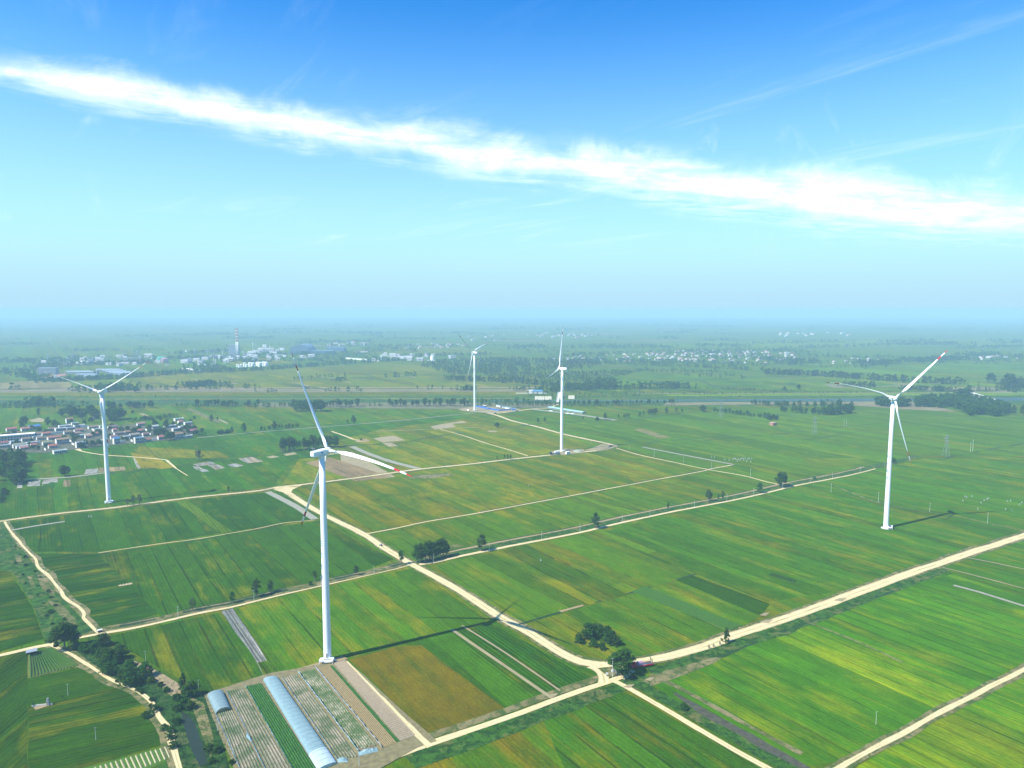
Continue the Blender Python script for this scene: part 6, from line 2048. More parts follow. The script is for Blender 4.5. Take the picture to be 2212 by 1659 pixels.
block(*wx(322, 806), 39, 14, 14, 'long grey office block beside the red court', windows=4)
block(*wy(845, 556), 16, 27, 34, 'dark boiler house at the foot of the striped chimney', PIPES, PIPES)
block(*wx(872, 640), 37, 2.6, 20, 'long low hall with a white roof in the left works', WORKWALL, PLASTER)
block(*wy(480, 470), 17, 4, 20, 'pale roofed hall behind the left columns', WORKWALL, SHEDROOF)
block(*wz(962, 492), 13, 5, 14, 'white hall with a lit front in the right works', PLASTER, PLASTER)
block(*wz(928, 452), 6.5, 4, 12, 'small red topped building above the white hall', PLASTER, mat('red_roof', (.42, .12, .10), .8))
block(*wz(1097, 468), 8.5, 6.5, 12, 'two-storey white building right of the white hall', PLASTER, PLASTER, windows=2)
block(*wz(1571, 487), 5.2, 6, 12, 'square white building left of the farthest turbine', PLASTER, PLASTER)
block(*wz(1620, 480), 11, 5, 10, 'grey green shed right of the square white building', WORKWALL, SHEDROOF)
block(*wz(1360, 444), 11, 2.0, 8, 'flat white canopy over the lone white tank', PLASTER, PLASTER)
block(*wz(738, 458), 15, 1.6, 12, 'thin white roofed hall by the tall white tower', PLASTER, PLASTER)
block(*wz(709, 512), 2.4, 12, 6, 'narrow tall white tower at the end of the long wall', PLASTER, PLASTER)
block(*wz(460, 408), 25, 1.6, 14, 'low hall with a pink and white roof beyond the long wall', PLASTER, mat('pink_roof', (.50, .30, .30), .8))
block(*wz(450, 320), 1.6, 5, 14, 'tall white slab block beyond the works, left one', PLASTER, PLASTER)
block(*wz(487, 322), 1.6, 5, 14, 'tall white slab block beyond the works, right one', PLASTER, PLASTER)
block(*wy(1305, 402), 4, 5.5, 16, 'white tower block left of the domed hall, left one', PLASTER, PLASTER)
block(*wy(1334, 402), 3.4, 5, 16, 'white tower block left of the domed hall, right one', PLASTER, PLASTER)
block(*wy(1575, 446), 8, 3.5, 20, 'white sloping conveyor house left of the domed hall', PLASTER, PLASTER)
block(*wy(1612, 546), 6, 3.5, 10, 'white shed below the domed hall', PLASTER, PLASTER)
block(*wy(1490, 552), 6, 2.5, 10, 'white shed left of the one below the domed hall', PLASTER, PLASTER)
block(*wy(348, 672), 3.2, 3.6, 8, 'small white box building by the dark trees, left one', PLASTER, PLASTER)
block(*wy(436, 678), 4, 2.8, 8, 'small white box building by the dark trees, right one', PLASTER, PLASTER)
block(*wy(162, 472), 4, 3.5, 10, 'pair of white boxes at the left edge of the works', PLASTER, PLASTER)
block(*wx(1060, 840), 2.2, 14, 7, 'slim pale tower among the white gabled sheds', WORKWALL, PLASTER)
block(*wx(435, 880), 2.2, 9, 6, 'slim white tower beside the red court', PLASTER, PLASTER)
# white gabled sheds
for i, (x, y, l, hh) in enumerate(((610, 784, 350, 46), (650, 792, 360, 48), (772, 826, 280, 44), (833, 842, 230, 42), (884, 854, 70, 38), (1060, 748, 330, 38), (1106, 752, 330, 30), (1156, 770, 330, 36), (1205, 786, 340, 40), (1256, 798, 300, 40), (1320, 806, 240, 34), (1376, 832, 110, 42))):
    p = at(*wx(x, y))
    k = p.y / F
    d = bear(AZ_ROAD + 26)
    ln, h = l * .1465 * k, hh * .1465 * k * .8
    t = thing('gabled_shed', f'long pale shed with a white gable end in the left works, {ORD[i]} from the left', 'shed', tuple(p + d * ln / 2), math.atan2(d.y, d.x), 'white gabled sheds of the works')
    mb = MB()
    W2 = 6.0
    mb.face([(-ln / 2, -W2, 0), (ln / 2, -W2, 0), (ln / 2, -W2, h * .72), (-ln / 2, -W2, h * .72)])
    mb.face([(ln / 2, W2, 0), (-ln / 2, W2, 0), (-ln / 2, W2, h * .72), (ln / 2, W2, h * .72)])
    mb.build('wall', WORKWALL, t)
    mb = MB()
    mb.box(-ln / 2 - .4, -ln / 2, -W2 - .2, W2 + .2, 0, h * .8)
    mb.face([(-ln / 2 - .4, W2 + .2, h * .8), (-ln / 2 - .4, -W2 - .2, h * .8), (-ln / 2 - .4, 0, h * 1.12)])
    mb.build('gable_end', PLASTER, t)
    mb = MB()
    mb.face([(-ln / 2, -W2 - .4, h * .7), (ln / 2, -W2 - .4, h * .7), (ln / 2, 0, h), (-ln / 2, 0, h)])
    mb.face([(-ln / 2, 0, h), (ln / 2, 0, h), (ln / 2, W2 + .4, h * .7), (-ln / 2, W2 + .4, h * .7)])
    mb.build('roof', SHEDROOF, t)
# domed hall with low wings
p = at(*wy(1835, 505))
k = p.y / F
t = thing('domed_hall', 'great dark barrel-roofed hall beyond the up-pointing blade', 'hall', (p.x, p.y + 30, 0))
mb = MB()
w, h = 46 * k / 2, 20.5 * k
n = 20
for y in (-30, 60):
    for j in range(n + 1):
        a = math.pi * j / n
        mb.v.append((-w * math.cos(a), y, h * math.sin(a) ** .8))
for j in range(n):
    mb.f.append((j, j + 1, n + 2 + j, n + 1 + j))
    mb.m.append(0)
mb.build('vault', mat('hall_roof', (.13, .19, .25), .6, .1, .1), t, True)
mb = MB()
mb.face([(-w * math.cos(math.pi * j / n), -30, h * math.sin(math.pi * j / n) ** .8) for j in range(n + 1)])
mb.build('end_wall', mat('hall_end', (.10, .15, .20), .6), t)
block(*wy(2090, 505), 70, 7, 40, 'long low dark hall to the right of the barrel-roofed one', MATS['hall_end'], MATS['hall_roof'])
block(*wz(130, 396), 38, 8, 40, 'flat dark hall at the right end of the great halls', MATS['hall_end'], MATS['hall_roof'])
# columns, stacks and pipe racks
CR = random.Random(3)
cols = [(285, 560, 150, 14), (308, 560, 130, 10), (130, 560, 110, 6), (480, 560, 90, 8), (540, 540, 110, 6), (585, 560, 140, 6), (600, 690, 120, 6), (560, 690, 60, 26), (575, 690, 150, 5), (700, 540, 80, 8), (765, 600, 80, 6), (1045, 570, 50, 6), (1150, 470, 140, 6), (1192, 470, 150, 6),
        (1395, 460, 90, 7), (1467, 525, 150, 7), (1800, 500, 90, 5), (2000, 500, 110, 8), (760, 470, 40, 5), (830, 560, 60, 30), (560, 560, 60, 26), (230, 560, 60, 14), (420, 560, 70, 16), (370, 560, 50, 20), (500, 600, 60, 22), (620, 560, 60, 14), (730, 560, 70, 10), (1000, 560, 50, 12), (910, 560, 40, 10)]
for i, (x, y, h, w) in enumerate(sorted(cols)):
    p = at(*wy(x, y))
    k = p.y / F
    pale = w < 9
    nm = ('thin pale' if pale else 'broad grey')
    t = thing('process_column', f'{nm} process column of the works, {"number %d" % (i + 1) if i > 19 else ORD[i]} from the left', 'column', (p.x, p.y, 0), 0, 'process columns of the works')
    r = w * .1465 * k / 2
    mb = MB()
    mb.tube([(0, 0, 0), (0, 0, h * .1465 * k)], [r, r * .85], 12)
    mb.build('shell', PLASTER if pale and i % 2 else PIPES, t, True)
    mb = MB()
    for z in (.35, .6, .85):
        mb.box(-r * 1.6, r * 1.6, -r * 1.6, r * 1.6, h * .1465 * k * z, h * .1465 * k * z + .5)
    mb.build('platform', PIPES, t)
cols = [(490, 660, 80, 5), (575, 660, 80, 5), (615, 660, 100, 5), (345, 590, 80, 18), (640, 610, 80, 12), (700, 590, 80, 24), (900, 600, 50, 50), (1000, 600, 45, 44), (1100, 600, 45, 44), (1220, 590, 60, 10), (1620, 560, 90, 12), (1660, 560, 100, 8), (1690, 560, 110, 8), (1700, 620, 40, 20), (1080, 640, 60, 8)]
for i, (x, y, h, w) in enumerate(sorted(cols)):
    p = at(*wx(x, y))
    k = p.y / F
    t = thing('works_tower', f'hazy grey tower of the left works behind the pale sheds, {ORD[i]} from the left', 'tower', (p.x, p.y, 0), 0, 'hazy towers of the left works')
    w2, hh = w * .1465 * k / 2, h * .1465 * k
    MB().box(-w2, w2, -w2, w2, 0, hh).build('body', PIPES, t)
    MB().box(-w2 - .4, w2 + .4, -w2 - .4, w2 + .4, hh + .003, hh + 1.0).build('cap', PLASTER if i % 3 == 0 else PIPES, t)
for i, (x0, x1, y, h) in enumerate(((1410, 1730, 610, 60), (600, 780, 570, 40), (1290, 1500, 480, 40), (800, 1000, 575, 22))):
    f = wx if i == 0 else wy
    a, b2 = at(*f(x0, y)), at(*f(x1, y))
    k = a.y / F
    t = thing('pipe_rack', f'long grey pipe rack in the works, {ORD[i]} one counted from the left works', 'pipe rack', tuple((a + b2) / 2), 0, 'pipe racks of the works')
    hh, l = h * .1465 * k, (b2 - a).length / 2
    mb = MB()
    for j in range(13):
        for s in (-3, 3):
            mb.bar((-l + 2 * l * j / 12, s, 0), (-l + 2 * l * j / 12, s, hh), .8)
    mb.build('columns', PIPES, t)['kind'] = 'stuff'
    mb = MB()
    for z in (.45, .75, 1.0):
        mb.box(-l, l, -3, 3, hh * z - .6, hh * z)
    mb.build('pipe_decks', SHEDROOF, t)
a, b2 = at(*wz(270, 492)), at(*wz(690, 526))
t = thing('long_wall', 'long low white boundary wall in the right works', 'wall', tuple((a + b2) / 2), math.atan2(b2.y - a.y, b2.x - a.x))
l = (b2 - a).length / 2
MB().box(-l, l, -1, 1, 0, 4).build('masonry', PLASTER, t)
MB().box(-l - .2, l + .2, -1.2, 1.2, 4.003, 4.5).build('coping', PLASTER, t)
a, b2 = at(*wy(135, 728)), at(*wy(385, 768))
t = thing('long_shed', 'long white-roofed shed in the dark trees before the works', 'shed', tuple((a + b2) / 2), math.atan2(b2.y - a.y, b2.x - a.x))
l = (b2 - a).length / 2
MB().box(-l, l, -5, 5, 0, 3.2).build('wall', WORKWALL, t)
MB().box(-l - .3, l + .3, -5.3, 5.3, 3.203, 3.8).build('roof', PLASTER, t)
field([wz(1275, 508), wz(1385, 512), wz(1380, 520), wz(1290, 516)], m=CONC)

WRK = random.Random(31)
for poly, n, lab, grp in (([wx(120, 640), wx(1300, 520), wx(2100, 560), wx(2100, 680), wx(900, 680), wx(200, 700)], 34, 'small pale building among the left works', 'small buildings of the left works'),
                          ([wy(40, 600), wy(700, 540), wy(1500, 520), wy(2100, 560), wy(1600, 600), wy(800, 650), wy(100, 640)], 40, 'small pale building at the foot of the works columns', 'small buildings of the central works'),
                          ([wy(900, 470), wy(1600, 420), wy(1650, 500), wy(900, 540)], 20, 'small white building left of the domed hall', 'small buildings by the domed hall'),
                          ([wz(560, 520), wz(700, 440), wz(1300, 450), wz(1250, 520)], 24, 'small white building in the right works', 'small buildings of the right works')):
    for (x, y, _, _) in fill(poly, n, 1, WRK):
        o = link('works_building', DH[2], None, (x, y, 0), WRK.uniform(-.2, .2) + (math.pi / 2 if WRK.random() < .3 else 0))
        k = WRK.uniform(.7, 1.5)
        o.scale = (k * WRK.uniform(.7, 2.2), k, k * WRK.uniform(.8, 2.2))
        tag(o, lab, 'building', grp)

# ------------------------------------------------------------------ river works


def rz_(x, y):
    return 1107 + .0732 * x, 810 + .0732 * y


p = at(1161, 850)
k = p.y / F
t = thing('blue_roofed_house', 'long white two-storey house with a blue roof beyond the river', 'house', (p.x, p.y + 6, 0))
w, h = 23.5 * k, 6.8 * k * .72
MB().box(-w / 2, w / 2, -5, 5, 0, h).build('wall', PLASTER, t)
mb = MB()
for s in (-1, 1):
    q = [(-w / 2 - .5, s * 5.6, h), (w / 2 + .5, s * 5.6, h), (w / 2 - 3, 0, h + 2.2), (-w / 2 + 3, 0, h + 2.2)]
    mb.face(q if s < 0 else q[::-1])
for s in (-1, 1):
    q = [(s * (w / 2 + .5), -5.6, h), (s * (w / 2 + .5), 5.6, h), (s * (w / 2 - 3), 0, h + 2.2)]
    mb.face(q if s > 0 else q[::-1])
mb.build('roof', mat('blue_roof', (.08, .22, .40), .6), t)
for z in (.8, h * .5 + .5):
    for i in range(7):
        x = -w / 2 + (i + .5) * w / 7
        MB().box(x - .7, x + .7, -5.06, -4.95, z, z + 1.3).build('window', GLASS, t)
block(1146.5, 849.5, 7, 5.5, 9, 'small white building left of the blue-roofed house', PLASTER, PLASTER)
a, b2 = at(1114, 850.5), at(1181, 850.5)
t = thing('garden_wall', 'low white openwork garden wall in front of the blue-roofed house', 'wall', tuple((a + b2) / 2))
l = (b2 - a).length / 2
for i in range(26):
    x = -l + (i + .5) * 2 * l / 26
    MB().box(x - .9, x + .9, -.2, .2, 0, 1.9).build('panel', PLASTER, t)
for i, (x0, x1, y0, y1, nm) in enumerate(((660, 945, 658, 738, 'pale concrete bank lining left of the bridge, left slab'), (955, 1155, 658, 738, 'pale concrete bank lining left of the bridge, right slab'), (1648, 1832, 660, 715, 'pale concrete bank lining right of the middle turbine tower'))):
    a, b2, c, d = at(*rz_(x0, y1)), at(*rz_(x1, y1)), at(*rz_(x1, y1 - 55)), at(*rz_(x0, y1 - 55))
    t = thing('bank_lining', nm, 'bank lining', tuple((a + b2) / 2), 0, 'pale concrete linings of the river bank')
    o0 = (a + b2) / 2
    ncol = 4
    for j in range(ncol):
        q = [a.lerp(b2, j / ncol), a.lerp(b2, (j + .97) / ncol), d.lerp(c, (j + .97) / ncol), d.lerp(c, j / ncol)]
        z = [.3, .3, 3.2, 3.2]
        mb = MB()
        mb.face([(p_.x - o0.x, p_.y - o0.y, z_) for p_, z_ in zip(q, z)])
        mb.face([(q[3].x - o0.x, q[3].y - o0.y, 3.2), (q[2].x - o0.x, q[2].y - o0.y, 3.2), (q[2].x - o0.x, q[2].y - o0.y + 3, 3.2), (q[3].x - o0.x, q[3].y - o0.y + 3, 3.2)])
        mb.build('slab', mat('pale_lining', (.44, .41, .29), .9, .12, .2) if 'pale_lining' not in MATS else MATS['pale_lining'], t)


def bridge(u0, v0, u1, v1, wid, z, label, npier, name='bridge'):
    a, b2 = at(u0, v0), at(u1, v1)
    l = (b2 - a).length / 2
    t = thing(name, label, 'bridge', tuple((a + b2) / 2), math.atan2(b2.y - a.y, b2.x - a.x))
    MB().box(-l, l, -wid / 2, wid / 2, z - .8, z).build('deck', CONC, t)
    for s in (-1, 1):
        MB().box(-l, l, s * wid / 2 - .12, s * wid / 2 + .12, z + .003, z + 1.0).build('parapet', PLASTER, t)
    for i in range(npier):
        x = -l + 2 * l * (i + .5) / npier
        MB().box(x - .6, x + .6, -wid / 2 + .2, wid / 2 - .2, -.5, z - .803).build('pier', CONC, t)
    return t


t = bridge(1204, 872, 1208, 850, 5.0, 3.0, 'narrow bridge over the river behind the middle turbine', 7)
for i in range(5):
    x = -30 + i * 15
    mb = MB()
    mb.box(x - .8, x + .8, -4.6, -3.2, 0, 7.5)
    mb.build('gate_post', PLASTER, t)
MB().box(-31, 31, -4.9, -2.9, 7.503, 8.4).build('gate_beam', PLASTER, t)
bridge(2099, 853, 2146, 868, 5.0, 4.0, 'long white bridge over the river behind the forest at the right', 9)
p = at(1670, 918.5)
t = thing('brick_hut', 'small red brick hut alone in the wheat', 'hut', (p.x, p.y, 0), ROTG)
HB = mat('red_brick', (.36, .18, .11), .9, .2, 1.5)
MB().box(-4, 4, -3, 3, 0, 3.4).build('wall', HB, t)
MB().box(-4.4, 4.4, -3.4, 3.4, 3.403, 4.0).build('roof', mat('hut_roof', (.42, .27, .19), .9), t)
MB().box(-.6, .6, -3.06, -2.95, .02, 2.2).build('door', DOORM, t)
# long poultry shed with a pale teal roof
a, b2 = at(1187, 882), at(1262, 893.5)
l = (b2 - a).length / 2
t = thing('long_shed', 'long low shed with a pale teal roof beside the middle turbine tower', 'shed', tuple((a + b2) / 2), math.atan2(b2.y - a.y, b2.x - a.x))
TEAL = mat('teal_roof', (.30, .46, .46), .5, .15, .4)
MB().box(-l, l, -4.0, 4.0, 0, 2.2).build('wall', BRICKW, t)
for i in range(5):
    x0, x1 = -l + 2 * l * i / 5 + .15, -l + 2 * l * (i + 1) / 5 - .15
    mb = MB()
    for s in (-1, 1):
        q = [(x0, s * 5, 2.1), (x1, s * 5, 2.1), (x1, 0, 3.4), (x0, 0, 3.4)]
        mb.face(q if s < 0 else q[::-1])
    mb.build('roof', TEAL, t)
ribbon('gravel_lane', [(1150, 884), (1200, 890), (1270, 899), (1330, 908)], 9, GRAVEL, 0, .3, 10)
for i, (u, v) in enumerate(((1226, 893), (1236, 894), (1190, 888))):
    p = at(u, v)
    t = thing('lime_heap', f'low white heap on the gravel before the teal shed, {ORD[i]} from the right', 'heap', (p.x, p.y, 0), 0, 'white heaps before the teal shed')
    mb = MB()
    mb.tube([(0, 0, -.1), (0, 0, .5), (0, 0, .9)], [4.5, 3, .3], 10)
    mb.build('mound', PLASTER, t)

# ------------------------------------------------------------------ building site at the farthest turbine
BLUEF = mat('blue_hoarding', (.03, .14, .50), .5)
pts = [(1028, 879), (1052, 883.5), (1078, 888), (1103, 886)]
t = thing('blue_fence', 'bright blue site fence right of the farthest turbine', 'fence', tuple(at(1065, 885)))
o0 = at(1065, 885)
for (a, b2) in zip(pts, pts[1:]):
    A, B = at(*a) - o0, at(*b2) - o0
    n = max(3, int((B - A).length / 4))
    for j in range(n):
        p, q = A.lerp(B, j / n), A.lerp(B, (j + .94) / n)
        MB().bar(p + Vector((0, 0, 1.3)), q + Vector((0, 0, 1.3)), .12, 0, 2.6).build('panel', BLUEF, t)
        MB().bar(p, p + Vector((0, 0, 2.9)), .2).build('post', GREYMETAL, t)
for i, (u0, v0, u1, v1) in enumerate(((1074, 878, 1083, 880), (1088, 881, 1104, 885))):
    a, b2 = at(u0, v0), at(u1, v1)
    l = (b2 - a).length / 2
    t = thing('site_cabin', ('short' if i == 0 else 'long') + ' white prefabricated cabin behind the blue fence', 'cabin', tuple((a + b2) / 2), math.atan2(b2.y - a.y, b2.x - a.x))
    MB().box(-l, l, -2.2, 2.2, 0, 2.7).build('wall', PLASTER, t)
    MB().box(-l - .2, l + .2, -2.5, 2.5, 2.703, 3.0).build('roof', FILM, t)
p = at(1109.5, 886)
t = thing('site_cabin', 'grey cabin with a dark blue front at the right end of the site', 'cabin', (p.x, p.y, 0))
MB().box(-3, 3, -2.5, 2.5, 0, 2.8).build('wall', BLUEF, t)
MB().box(-3.2, 3.2, -2.7, 2.7, 2.803, 3.1).build('roof', FILM, t)
p = at(1047, 879.5)
t = thing('site_hut', 'small white-roofed hut inside the blue fence', 'hut', (p.x, p.y, 0))
MB().box(-2.5, 2.5, -2, 2, 0, 2.3).build('wall', DARKMETAL, t)
MB().box(-2.8, 2.8, -2.3, 2.3, 2.303, 2.7).build('roof', PLASTER, t)

TYRE = mat('tyre', (.02, .02, .02), .9)


def wheels(t, xs, y, r=.5, nm='wheel'):
    for x in xs:
        for s in (-1, 1):
            MB().tube([(x, s * y - .15, r), (x, s * y + .15, r)], [r, r], 14).build(nm, TYRE, t)


def car(u, v, az, paint, label, L=4.4, group=None):
    p = at(u, v)
    d = bear(az)
    t = thing('parked_car', label, 'car', (p.x, p.y, .3), math.atan2(d.y, d.x), group)
    mb = MB()
    mb.box(-L / 2, L / 2, -.85, .85, .35, .95)
    mb.v += [(-L * .36, -.8, .95), (L * .22, -.8, .95), (L * .22, .8, .95), (-L * .36, .8, .95), (-L * .28, -.65, 1.5), (L * .08, -.65, 1.5), (L * .08, .65, 1.5), (-L * .28, .65, 1.5)]
    n = len(mb.v) - 8
    mb.f += [(n + 4, n + 5, n + 6, n + 7)]
    mb.m += [0]
    mb.build('body', paint, t)
    mb = MB()
    n0 = [(-L * .36, -.8, .952), (L * .22, -.8, .952), (L * .22, .8, .952), (-L * .36, .8, .952), (-L * .28, -.65, 1.498), (L * .08, -.65, 1.498), (L * .08, .65, 1.498), (-L * .28, .65, 1.498)]
    mb.v = n0
    mb.f = [(0, 1, 5, 4), (1, 2, 6, 5), (2, 3, 7, 6), (3, 0, 4, 7)]
    mb.m = [0] * 4
    mb.build('windows', GLASS, t)
    wheels(t, (-L * .3, L * .3), .8, .33)


car(1319, 965, 58, DARKMETAL, 'dark car parked at the junction by the middle turbine')
car(1117, 889, 75, DARKMETAL, 'dark car on the sandy lane right of the blue fence')
car(1070, 894, 60, DARKMETAL, 'dark vehicle at the fork below the blue fence')
car(1012, 887, 20, RED, 'rust coloured vehicle left of the farthest turbine')
# three-wheeler on the main dirt road
p = at(823.5, 1180)
d = at(860, 1202) - at(785, 1154)
t = thing('motor_tricycle', 'small dark motor tricycle with rider on the main dirt road', 'tricycle', (p.x, p.y, .3), math.atan2(d.y, d.x))
MB().box(-1.4, .1, -.6, .6, .5, .95).build('cargo_box', GREYMETAL, t)
MB().box(.1, 1.1, -.2, .2, .5, .8).build('frame', DARKMETAL, t)
mb = MB()
mb.bar((1.1, 0, .4), (.9, 0, 1.15), .08)
mb.bar((.9, -.4, 1.15), (.9, .4, 1.15), .06)
mb.build('handlebar', DARKMETAL, t)
MB().tube([(1.1, -.06, .33), (1.1, .06, .33)], [.33, .33], 12).build('wheel', TYRE, t)
wheels(t, (-.8,), .62, .33)
r_ = thing('person', 'rider in dark clothes sitting on the motor tricycle', 'person', (p.x, p.y, .3), math.atan2(d.y, d.x))
me = bpy.data.meshes.new('body')
vs = [(.35, 0, .85), (.37, 0, 1.1), (.40, 0, 1.32), (.42, 0, 1.48), (.42, 0, 1.6), (.6, -.22, 1.22), (.88, -.3, 1.18), (.6, .22, 1.22), (.88, .3, 1.18), (.7, -.16, .85), (.72, -.18, .5), (.7, .16, .85), (.72, .18, .5)]
me.from_pydata(vs, [(0, 1), (1, 2), (2, 3), (3, 4), (2, 5), (5, 6), (2, 7), (7, 8), (0, 9), (9, 10), (0, 11), (11, 12)], [])
bo = link('body', me, r_)
sk = bo.modifiers.new('skin', 'SKIN')
for i, rad in enumerate((.17, .17, .16, .07, .12, .06, .045, .06, .045, .1, .07, .1, .07)):
    me.skin_vertices[0].data[i].radius = (rad, rad)
me.skin_vertices[0].data[0].use_root = True
bo.modifiers.new('sub', 'SUBSURF').render_levels = 1
me.materials.append(DARKMETAL)
# truck at the middle turbine
p, q = at(1186, 983), at(1210, 981.5)
d = (p - q).normalized()
c = (p + q) / 2
t = thing('flatbed_truck', 'dark flatbed truck parked on the lane beside the middle turbine', 'truck', (c.x, c.y, .3), math.atan2(d.y, d.x))
MB().box(3.6, 5.8, -1.25, 1.25, .9, 3.1).build('cab', DARKMETAL, t)
MB().box(5.802, 5.86, -1.1, 1.1, 1.9, 2.8).build('windscreen', GLASS, t)
MB().box(-6, 3.4, -1.25, 1.25, 1.0, 1.3).build('flatbed', PIPES, t)
MB().box(-6, 5.4, -.5, .5, .7, .95).build('chassis', DARKMETAL, t)
wheels(t, (-5, -3.8, 2.2, 4.6), 1.1, .5)
t2 = thing('steel_frame', 'dark steel frame lying on the flatbed truck', 'frame', (c.x, c.y, 1.62), math.atan2(d.y, d.x))
mb = MB()
mb.bar((-5, -.9, .2), (2, -.9, .2), .3)
mb.bar((-5, .9, .2), (2, .9, .2), .3)
for x in (-5, -2.5, 0, 2):
    mb.bar((x, -.9, .5), (x, .9, .5), .3)
mb.build('beams', PIPES, t2)
for i, (u, v, L_) in enumerate(((1203, 980, 6.2), (1226, 981, 4.6))):
    p = at(u, v)
    t = thing('site_cabin', ('larger white container cabin between the truck and the turbine tower', 'smaller white container cabin right of the middle turbine tower')[i], 'cabin', (p.x, p.y, 0), ROTG)
    MB().box(-L_ / 2, L_ / 2, -1.3, 1.3, .2, 2.8).build('body', PLASTER, t)
    MB().box(-L_ / 2 - .05, L_ / 2 + .05, -1.35, 1.35, 2.803, 2.95).build('roof', PLASTER, t)
    MB().box(L_ / 2 - 1.8, L_ / 2 - .6, -1.36, -1.28, 1.2, 2.1).build('window', GLASS, t)
    MB().box(-L_ / 2 + .5, -L_ / 2 + 1.4, -1.35, -1.27, .25, 2.2).build('door', GREYMETAL, t)


def heap(u, v, rx, ry, h, m, label, seed=1):
    p = at(u, v)
    rnd = random.Random(seed)
    t = thing('spoil_heap', label, 'heap', (p.x, p.y, 0))
    mb = MB()
    n = 18
    for (f, z) in ((1, -.05), (.8, .45), (.5, .85), (.18, 1.0)):
        for j in range(n):
            a = 2 * math.pi * j / n
            k = rnd.uniform(.88, 1.12)
            mb.v.append((rx * f * k * math.cos(a), ry * f * k * math.sin(a), h * z * rnd.uniform(.9, 1.1)))
    for i in range(3):
        for j in range(n):
            mb.f.append((i * n + j, i * n + (j + 1) % n, (i + 1) * n + (j + 1) % n, (i + 1) * n + j))
            mb.m.append(0)
    mb.f.append(tuple(3 * n + j for j in range(n)))
    mb.m.append(0)
    mb.build('mound', m, t, True)


heap(1248, 975, 5.5, 8, 1.8, mat('weedy_gravel', (.27, .29, .20), .95, .4, .6), 'weedy grey mound right of the middle turbine', 2)
heap(1224, 972, 5, 6, 1.2, SAND, 'sandy spoil heap behind the middle turbine', 3)
heap(784, 952, 9, 9, 1.6, SOIL, 'bare earth heap with a bush behind the nearest rotor', 4)
tree(780, 953, 946, 'bush', 'dark bush on the bare earth heap')
heap(1425, 999 - 60, 5, 4, .6, VERGE, 'low green hump in the pale wheat', 5)
# low loader by the junction tree
p, q = at(1363, 1444), at(1414, 1435.5)
d = (q - p).normalized()
c = (p + q) / 2
l = (q - p).length / 2
t = thing('low_loader', 'red low-loader trailer with raised ramps beside the junction tree', 'trailer', (c.x, c.y, .3), math.atan2(d.y, d.x))
MB().box(-l, l - 1.4, -1.2, 1.2, .75, .95).build('deck', GREYMETAL, t)
for s in (-1, 1):
    MB().box(-l, l - 1.4, s * 1.32 - .1, s * 1.32 + .1, .55, 1.05).build('side_rail', RED, t)
for i in range(9):
    x = l - 4.6 + i * .36
    MB().box(x - .08, x + .08, -1.2, 1.2, .953, 1.1).build('cleat', DARKMETAL, t)
MB().box(-l - 1.6, -l, -1.0, 1.0, 1.0, 1.7).build('gooseneck', RED, t)
for s in (-.75, .75):
    mb = MB()
    mb.bar((l - 1.3, s, .9), (l - 1.9, s, 3.3), .5, 0, .12)
    for j in range(6):
        f = (j + .5) / 6
        mb.bar((l - 1.3 - .6 * f, s - .3, .9 + 2.4 * f), (l - 1.3 - .6 * f, s + .3, .9 + 2.4 * f), .1)
    mb.build('ramp', DARKMETAL, t)
wheels(t, (l - 2.4, l - 3.6), 1.0, .42)
MAUVE = mat('mauve_tarp', (.30, .20, .30), .7, .2, 2)
for i, (x0, x1, m) in enumerate(((-l + .4, -l + 2.6, RED), (-l + 2.9, -l + 4.4, MAUVE), (-l + 4.6, -l + 6.0, MAUVE))):
    a = c + d * ((x0 + x1) / 2)
    t2 = thing('machine_part', ('red machine section on the low loader, nearest the tree', 'mauve covered crate in the middle of the low loader', 'mauve covered crate on the low loader nearest the ramps')[i], 'cargo', (a.x, a.y, 1.26), math.atan2(d.y, d.x))
    w = (x1 - x0) / 2
    MB().box(-w, w, -.9, .9, 0, 1.0).build('body', m, t2)
    MB().box(-w * .7, w * .7, -.6, .6, 1.003, 1.35).build('lid', m, t2)

# ------------------------------------------------------------------ small things on the fields
STONE = mat('grave_stone', (.24, .26, .24), .8, .1, 1)


def stele(u, v, h, label, group, plinth=True):
    p = at(u, v)
    t = thing('gravestone', label, 'gravestone', (p.x, p.y, 0), R(-20) + TR.uniform(-.2, .2), group)
    h *= .6
    MB().box(-.35, .35, -.12, .12, .3, h).build('slab', STONE, t)
    MB().box(-.5, .5, -.3, .3, 0, .297).build('plinth', STONE, t)


SR = random.Random(9)
for i in range(26):
    u = 1582 + 44 * (i + SR.random()) / 27
    stele(u, 995 + SR.uniform(-4, 3), SR.uniform(1.6, 2.8), 'white gravestone in the crowded burial plot in the pale wheat', 'gravestones of the burial plot')
for i, (u, v) in enumerate(((1537, 988), (1544, 989), (1566, 994), (1575, 995))):
    stele(u, v, 2.8, f'single white gravestone left of the crowded burial plot, {ORD[i]} from the left', 'single gravestones left of the burial plot')
for i, (u, v) in enumerate(((2080, 1083), (2084, 1074), (2088, 1075), (2099, 1073), (2119, 1087), (2126, 1082), (2132, 1079), (2135, 1078), (2112, 1100), (2172, 1102), (2185, 1103), (2176, 1084), (2183, 1083), (2202, 1091), (2207, 1087))):
    stele(u, v, 2.4, f'white gravestone in the scattered graves at the far right, {ORD[i]} counting along them', 'scattered gravestones at the far right')
for i, (u, v) in enumerate(((1142, 1050), (192, 1117), (197, 1117), (1168, 1212))):
    stele(u, v, 2.2, ('white marker stone in the golden wheat right of the nearest rotor', 'white marker stone in the left field, left of a pair', 'white marker stone in the left field, right of a pair', 'pale marker stone in the field below the ditch lane')[i], None)
p = at(104, 1524)
t = thing('well_house', 'white tiled pump post with a low wall in the dark field at the lower left', 'pump', (p.x, p.y, 0), R(10))
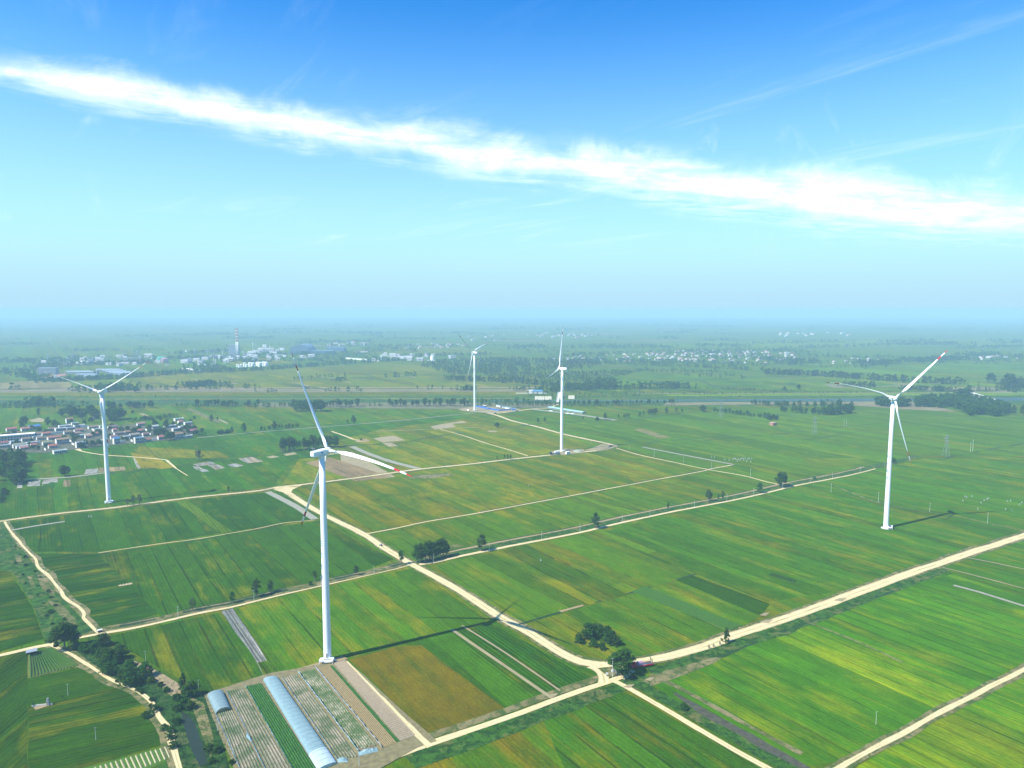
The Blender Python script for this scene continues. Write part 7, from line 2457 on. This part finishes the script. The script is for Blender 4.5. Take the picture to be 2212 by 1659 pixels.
MB().box(-.5, .5, -.4, .4, 0, 2.4).build('post', STONE, t)
MB().box(-.35, .35, -.3, .3, 2.6, 3.2).build('cap', STONE, t)
MB().box(-6, -.7, -.15, .15, 0, .8).build('low_wall', CONC, t)
MB().box(.7, 1.6, -.15, .15, 0, .9).build('low_wall', CONC, t)
field([(72, 1530), (106, 1518), (110, 1524), (78, 1535)], m=SOIL)
for (u, v, vt, l) in ((72, 1527, 1515, 'small dark cypress at the left of the white pump post'), (135, 1512, 1499, 'small dark cypress right of the white pump post')):
    tree(u, v, vt, 'tall', l, wide=.8)
p = at(69, 1416)
t = thing('field_shed', 'small open shed with a grey roof at the corner of the striped plot', 'shed', (p.x, p.y, 0), ROTG)
for x in (-1.8, 1.8):
    for y in (-1.4, 1.4):
        MB().bar((x, y, 0), (x, y, 2.3), .15).build('post', DARKMETAL, t)
MB().box(-2.2, 2.2, -1.8, 1.8, 2.303, 2.5).build('roof', GREYMETAL, t)
MB().box(-1.7, 1.7, 1.2, 1.35, .02, 2.2).build('back_wall', DARKMETAL, t)
p = at(216, 1366)
t = thing('pump_house', 'small dark pump box at the end of the sunken ditch', 'pump box', (p.x, p.y, 0), ROTG)
MB().box(-.9, .9, -.7, .7, 0, 1.3).build('body', DARKMETAL, t)
MB().box(-1.1, 1.1, -.9, .9, 1.303, 1.45).build('lid', CONC, t)
for (u, v, l) in ((1288, 1142, 'red sign board under the single oval tree'), (1311, 1462, 'white sign post at the lane junction')):
    p = at(u, v)
    t = thing('sign_post', l, 'sign', (p.x, p.y, 0), R(15))
    MB().bar((0, 0, 0), (0, 0, 1.6), .1).build('post', GREYMETAL, t)
    MB().box(-.6, .6, -.06, .06, .9, 1.9).build('board', RED if 'red' in l else PLASTER, t)

# ------------------------------------------------------------------ air
HZ = bpy.data.materials.new('haze_air')
HZ.use_nodes = True
g = G(HZ.node_tree)
pv = g.n('ShaderNodeVolumePrincipled', {'Color': (0.48, 0.75, 0.93), 'Density': 0.00021, 'Anisotropy': 0.0})
for s in ('Density Attribute', 'Color Attribute', 'Temperature Attribute'):
    if s in pv.inputs:
        pv.inputs[s].default_value = ''
g.nt.links.new(pv.outputs[0], g.n('ShaderNodeOutputMaterial').inputs['Volume'])
try:
    HZ.cycles.homogeneous_volume = True
except Exception:
    pass
MB().box(-14800, 14800, -700, 15100, -1.5, 166).build('haze', HZ)['kind'] = 'stuff'
tag(bpy.data.objects['haze'], 'thin blue haze lying over the whole plain')
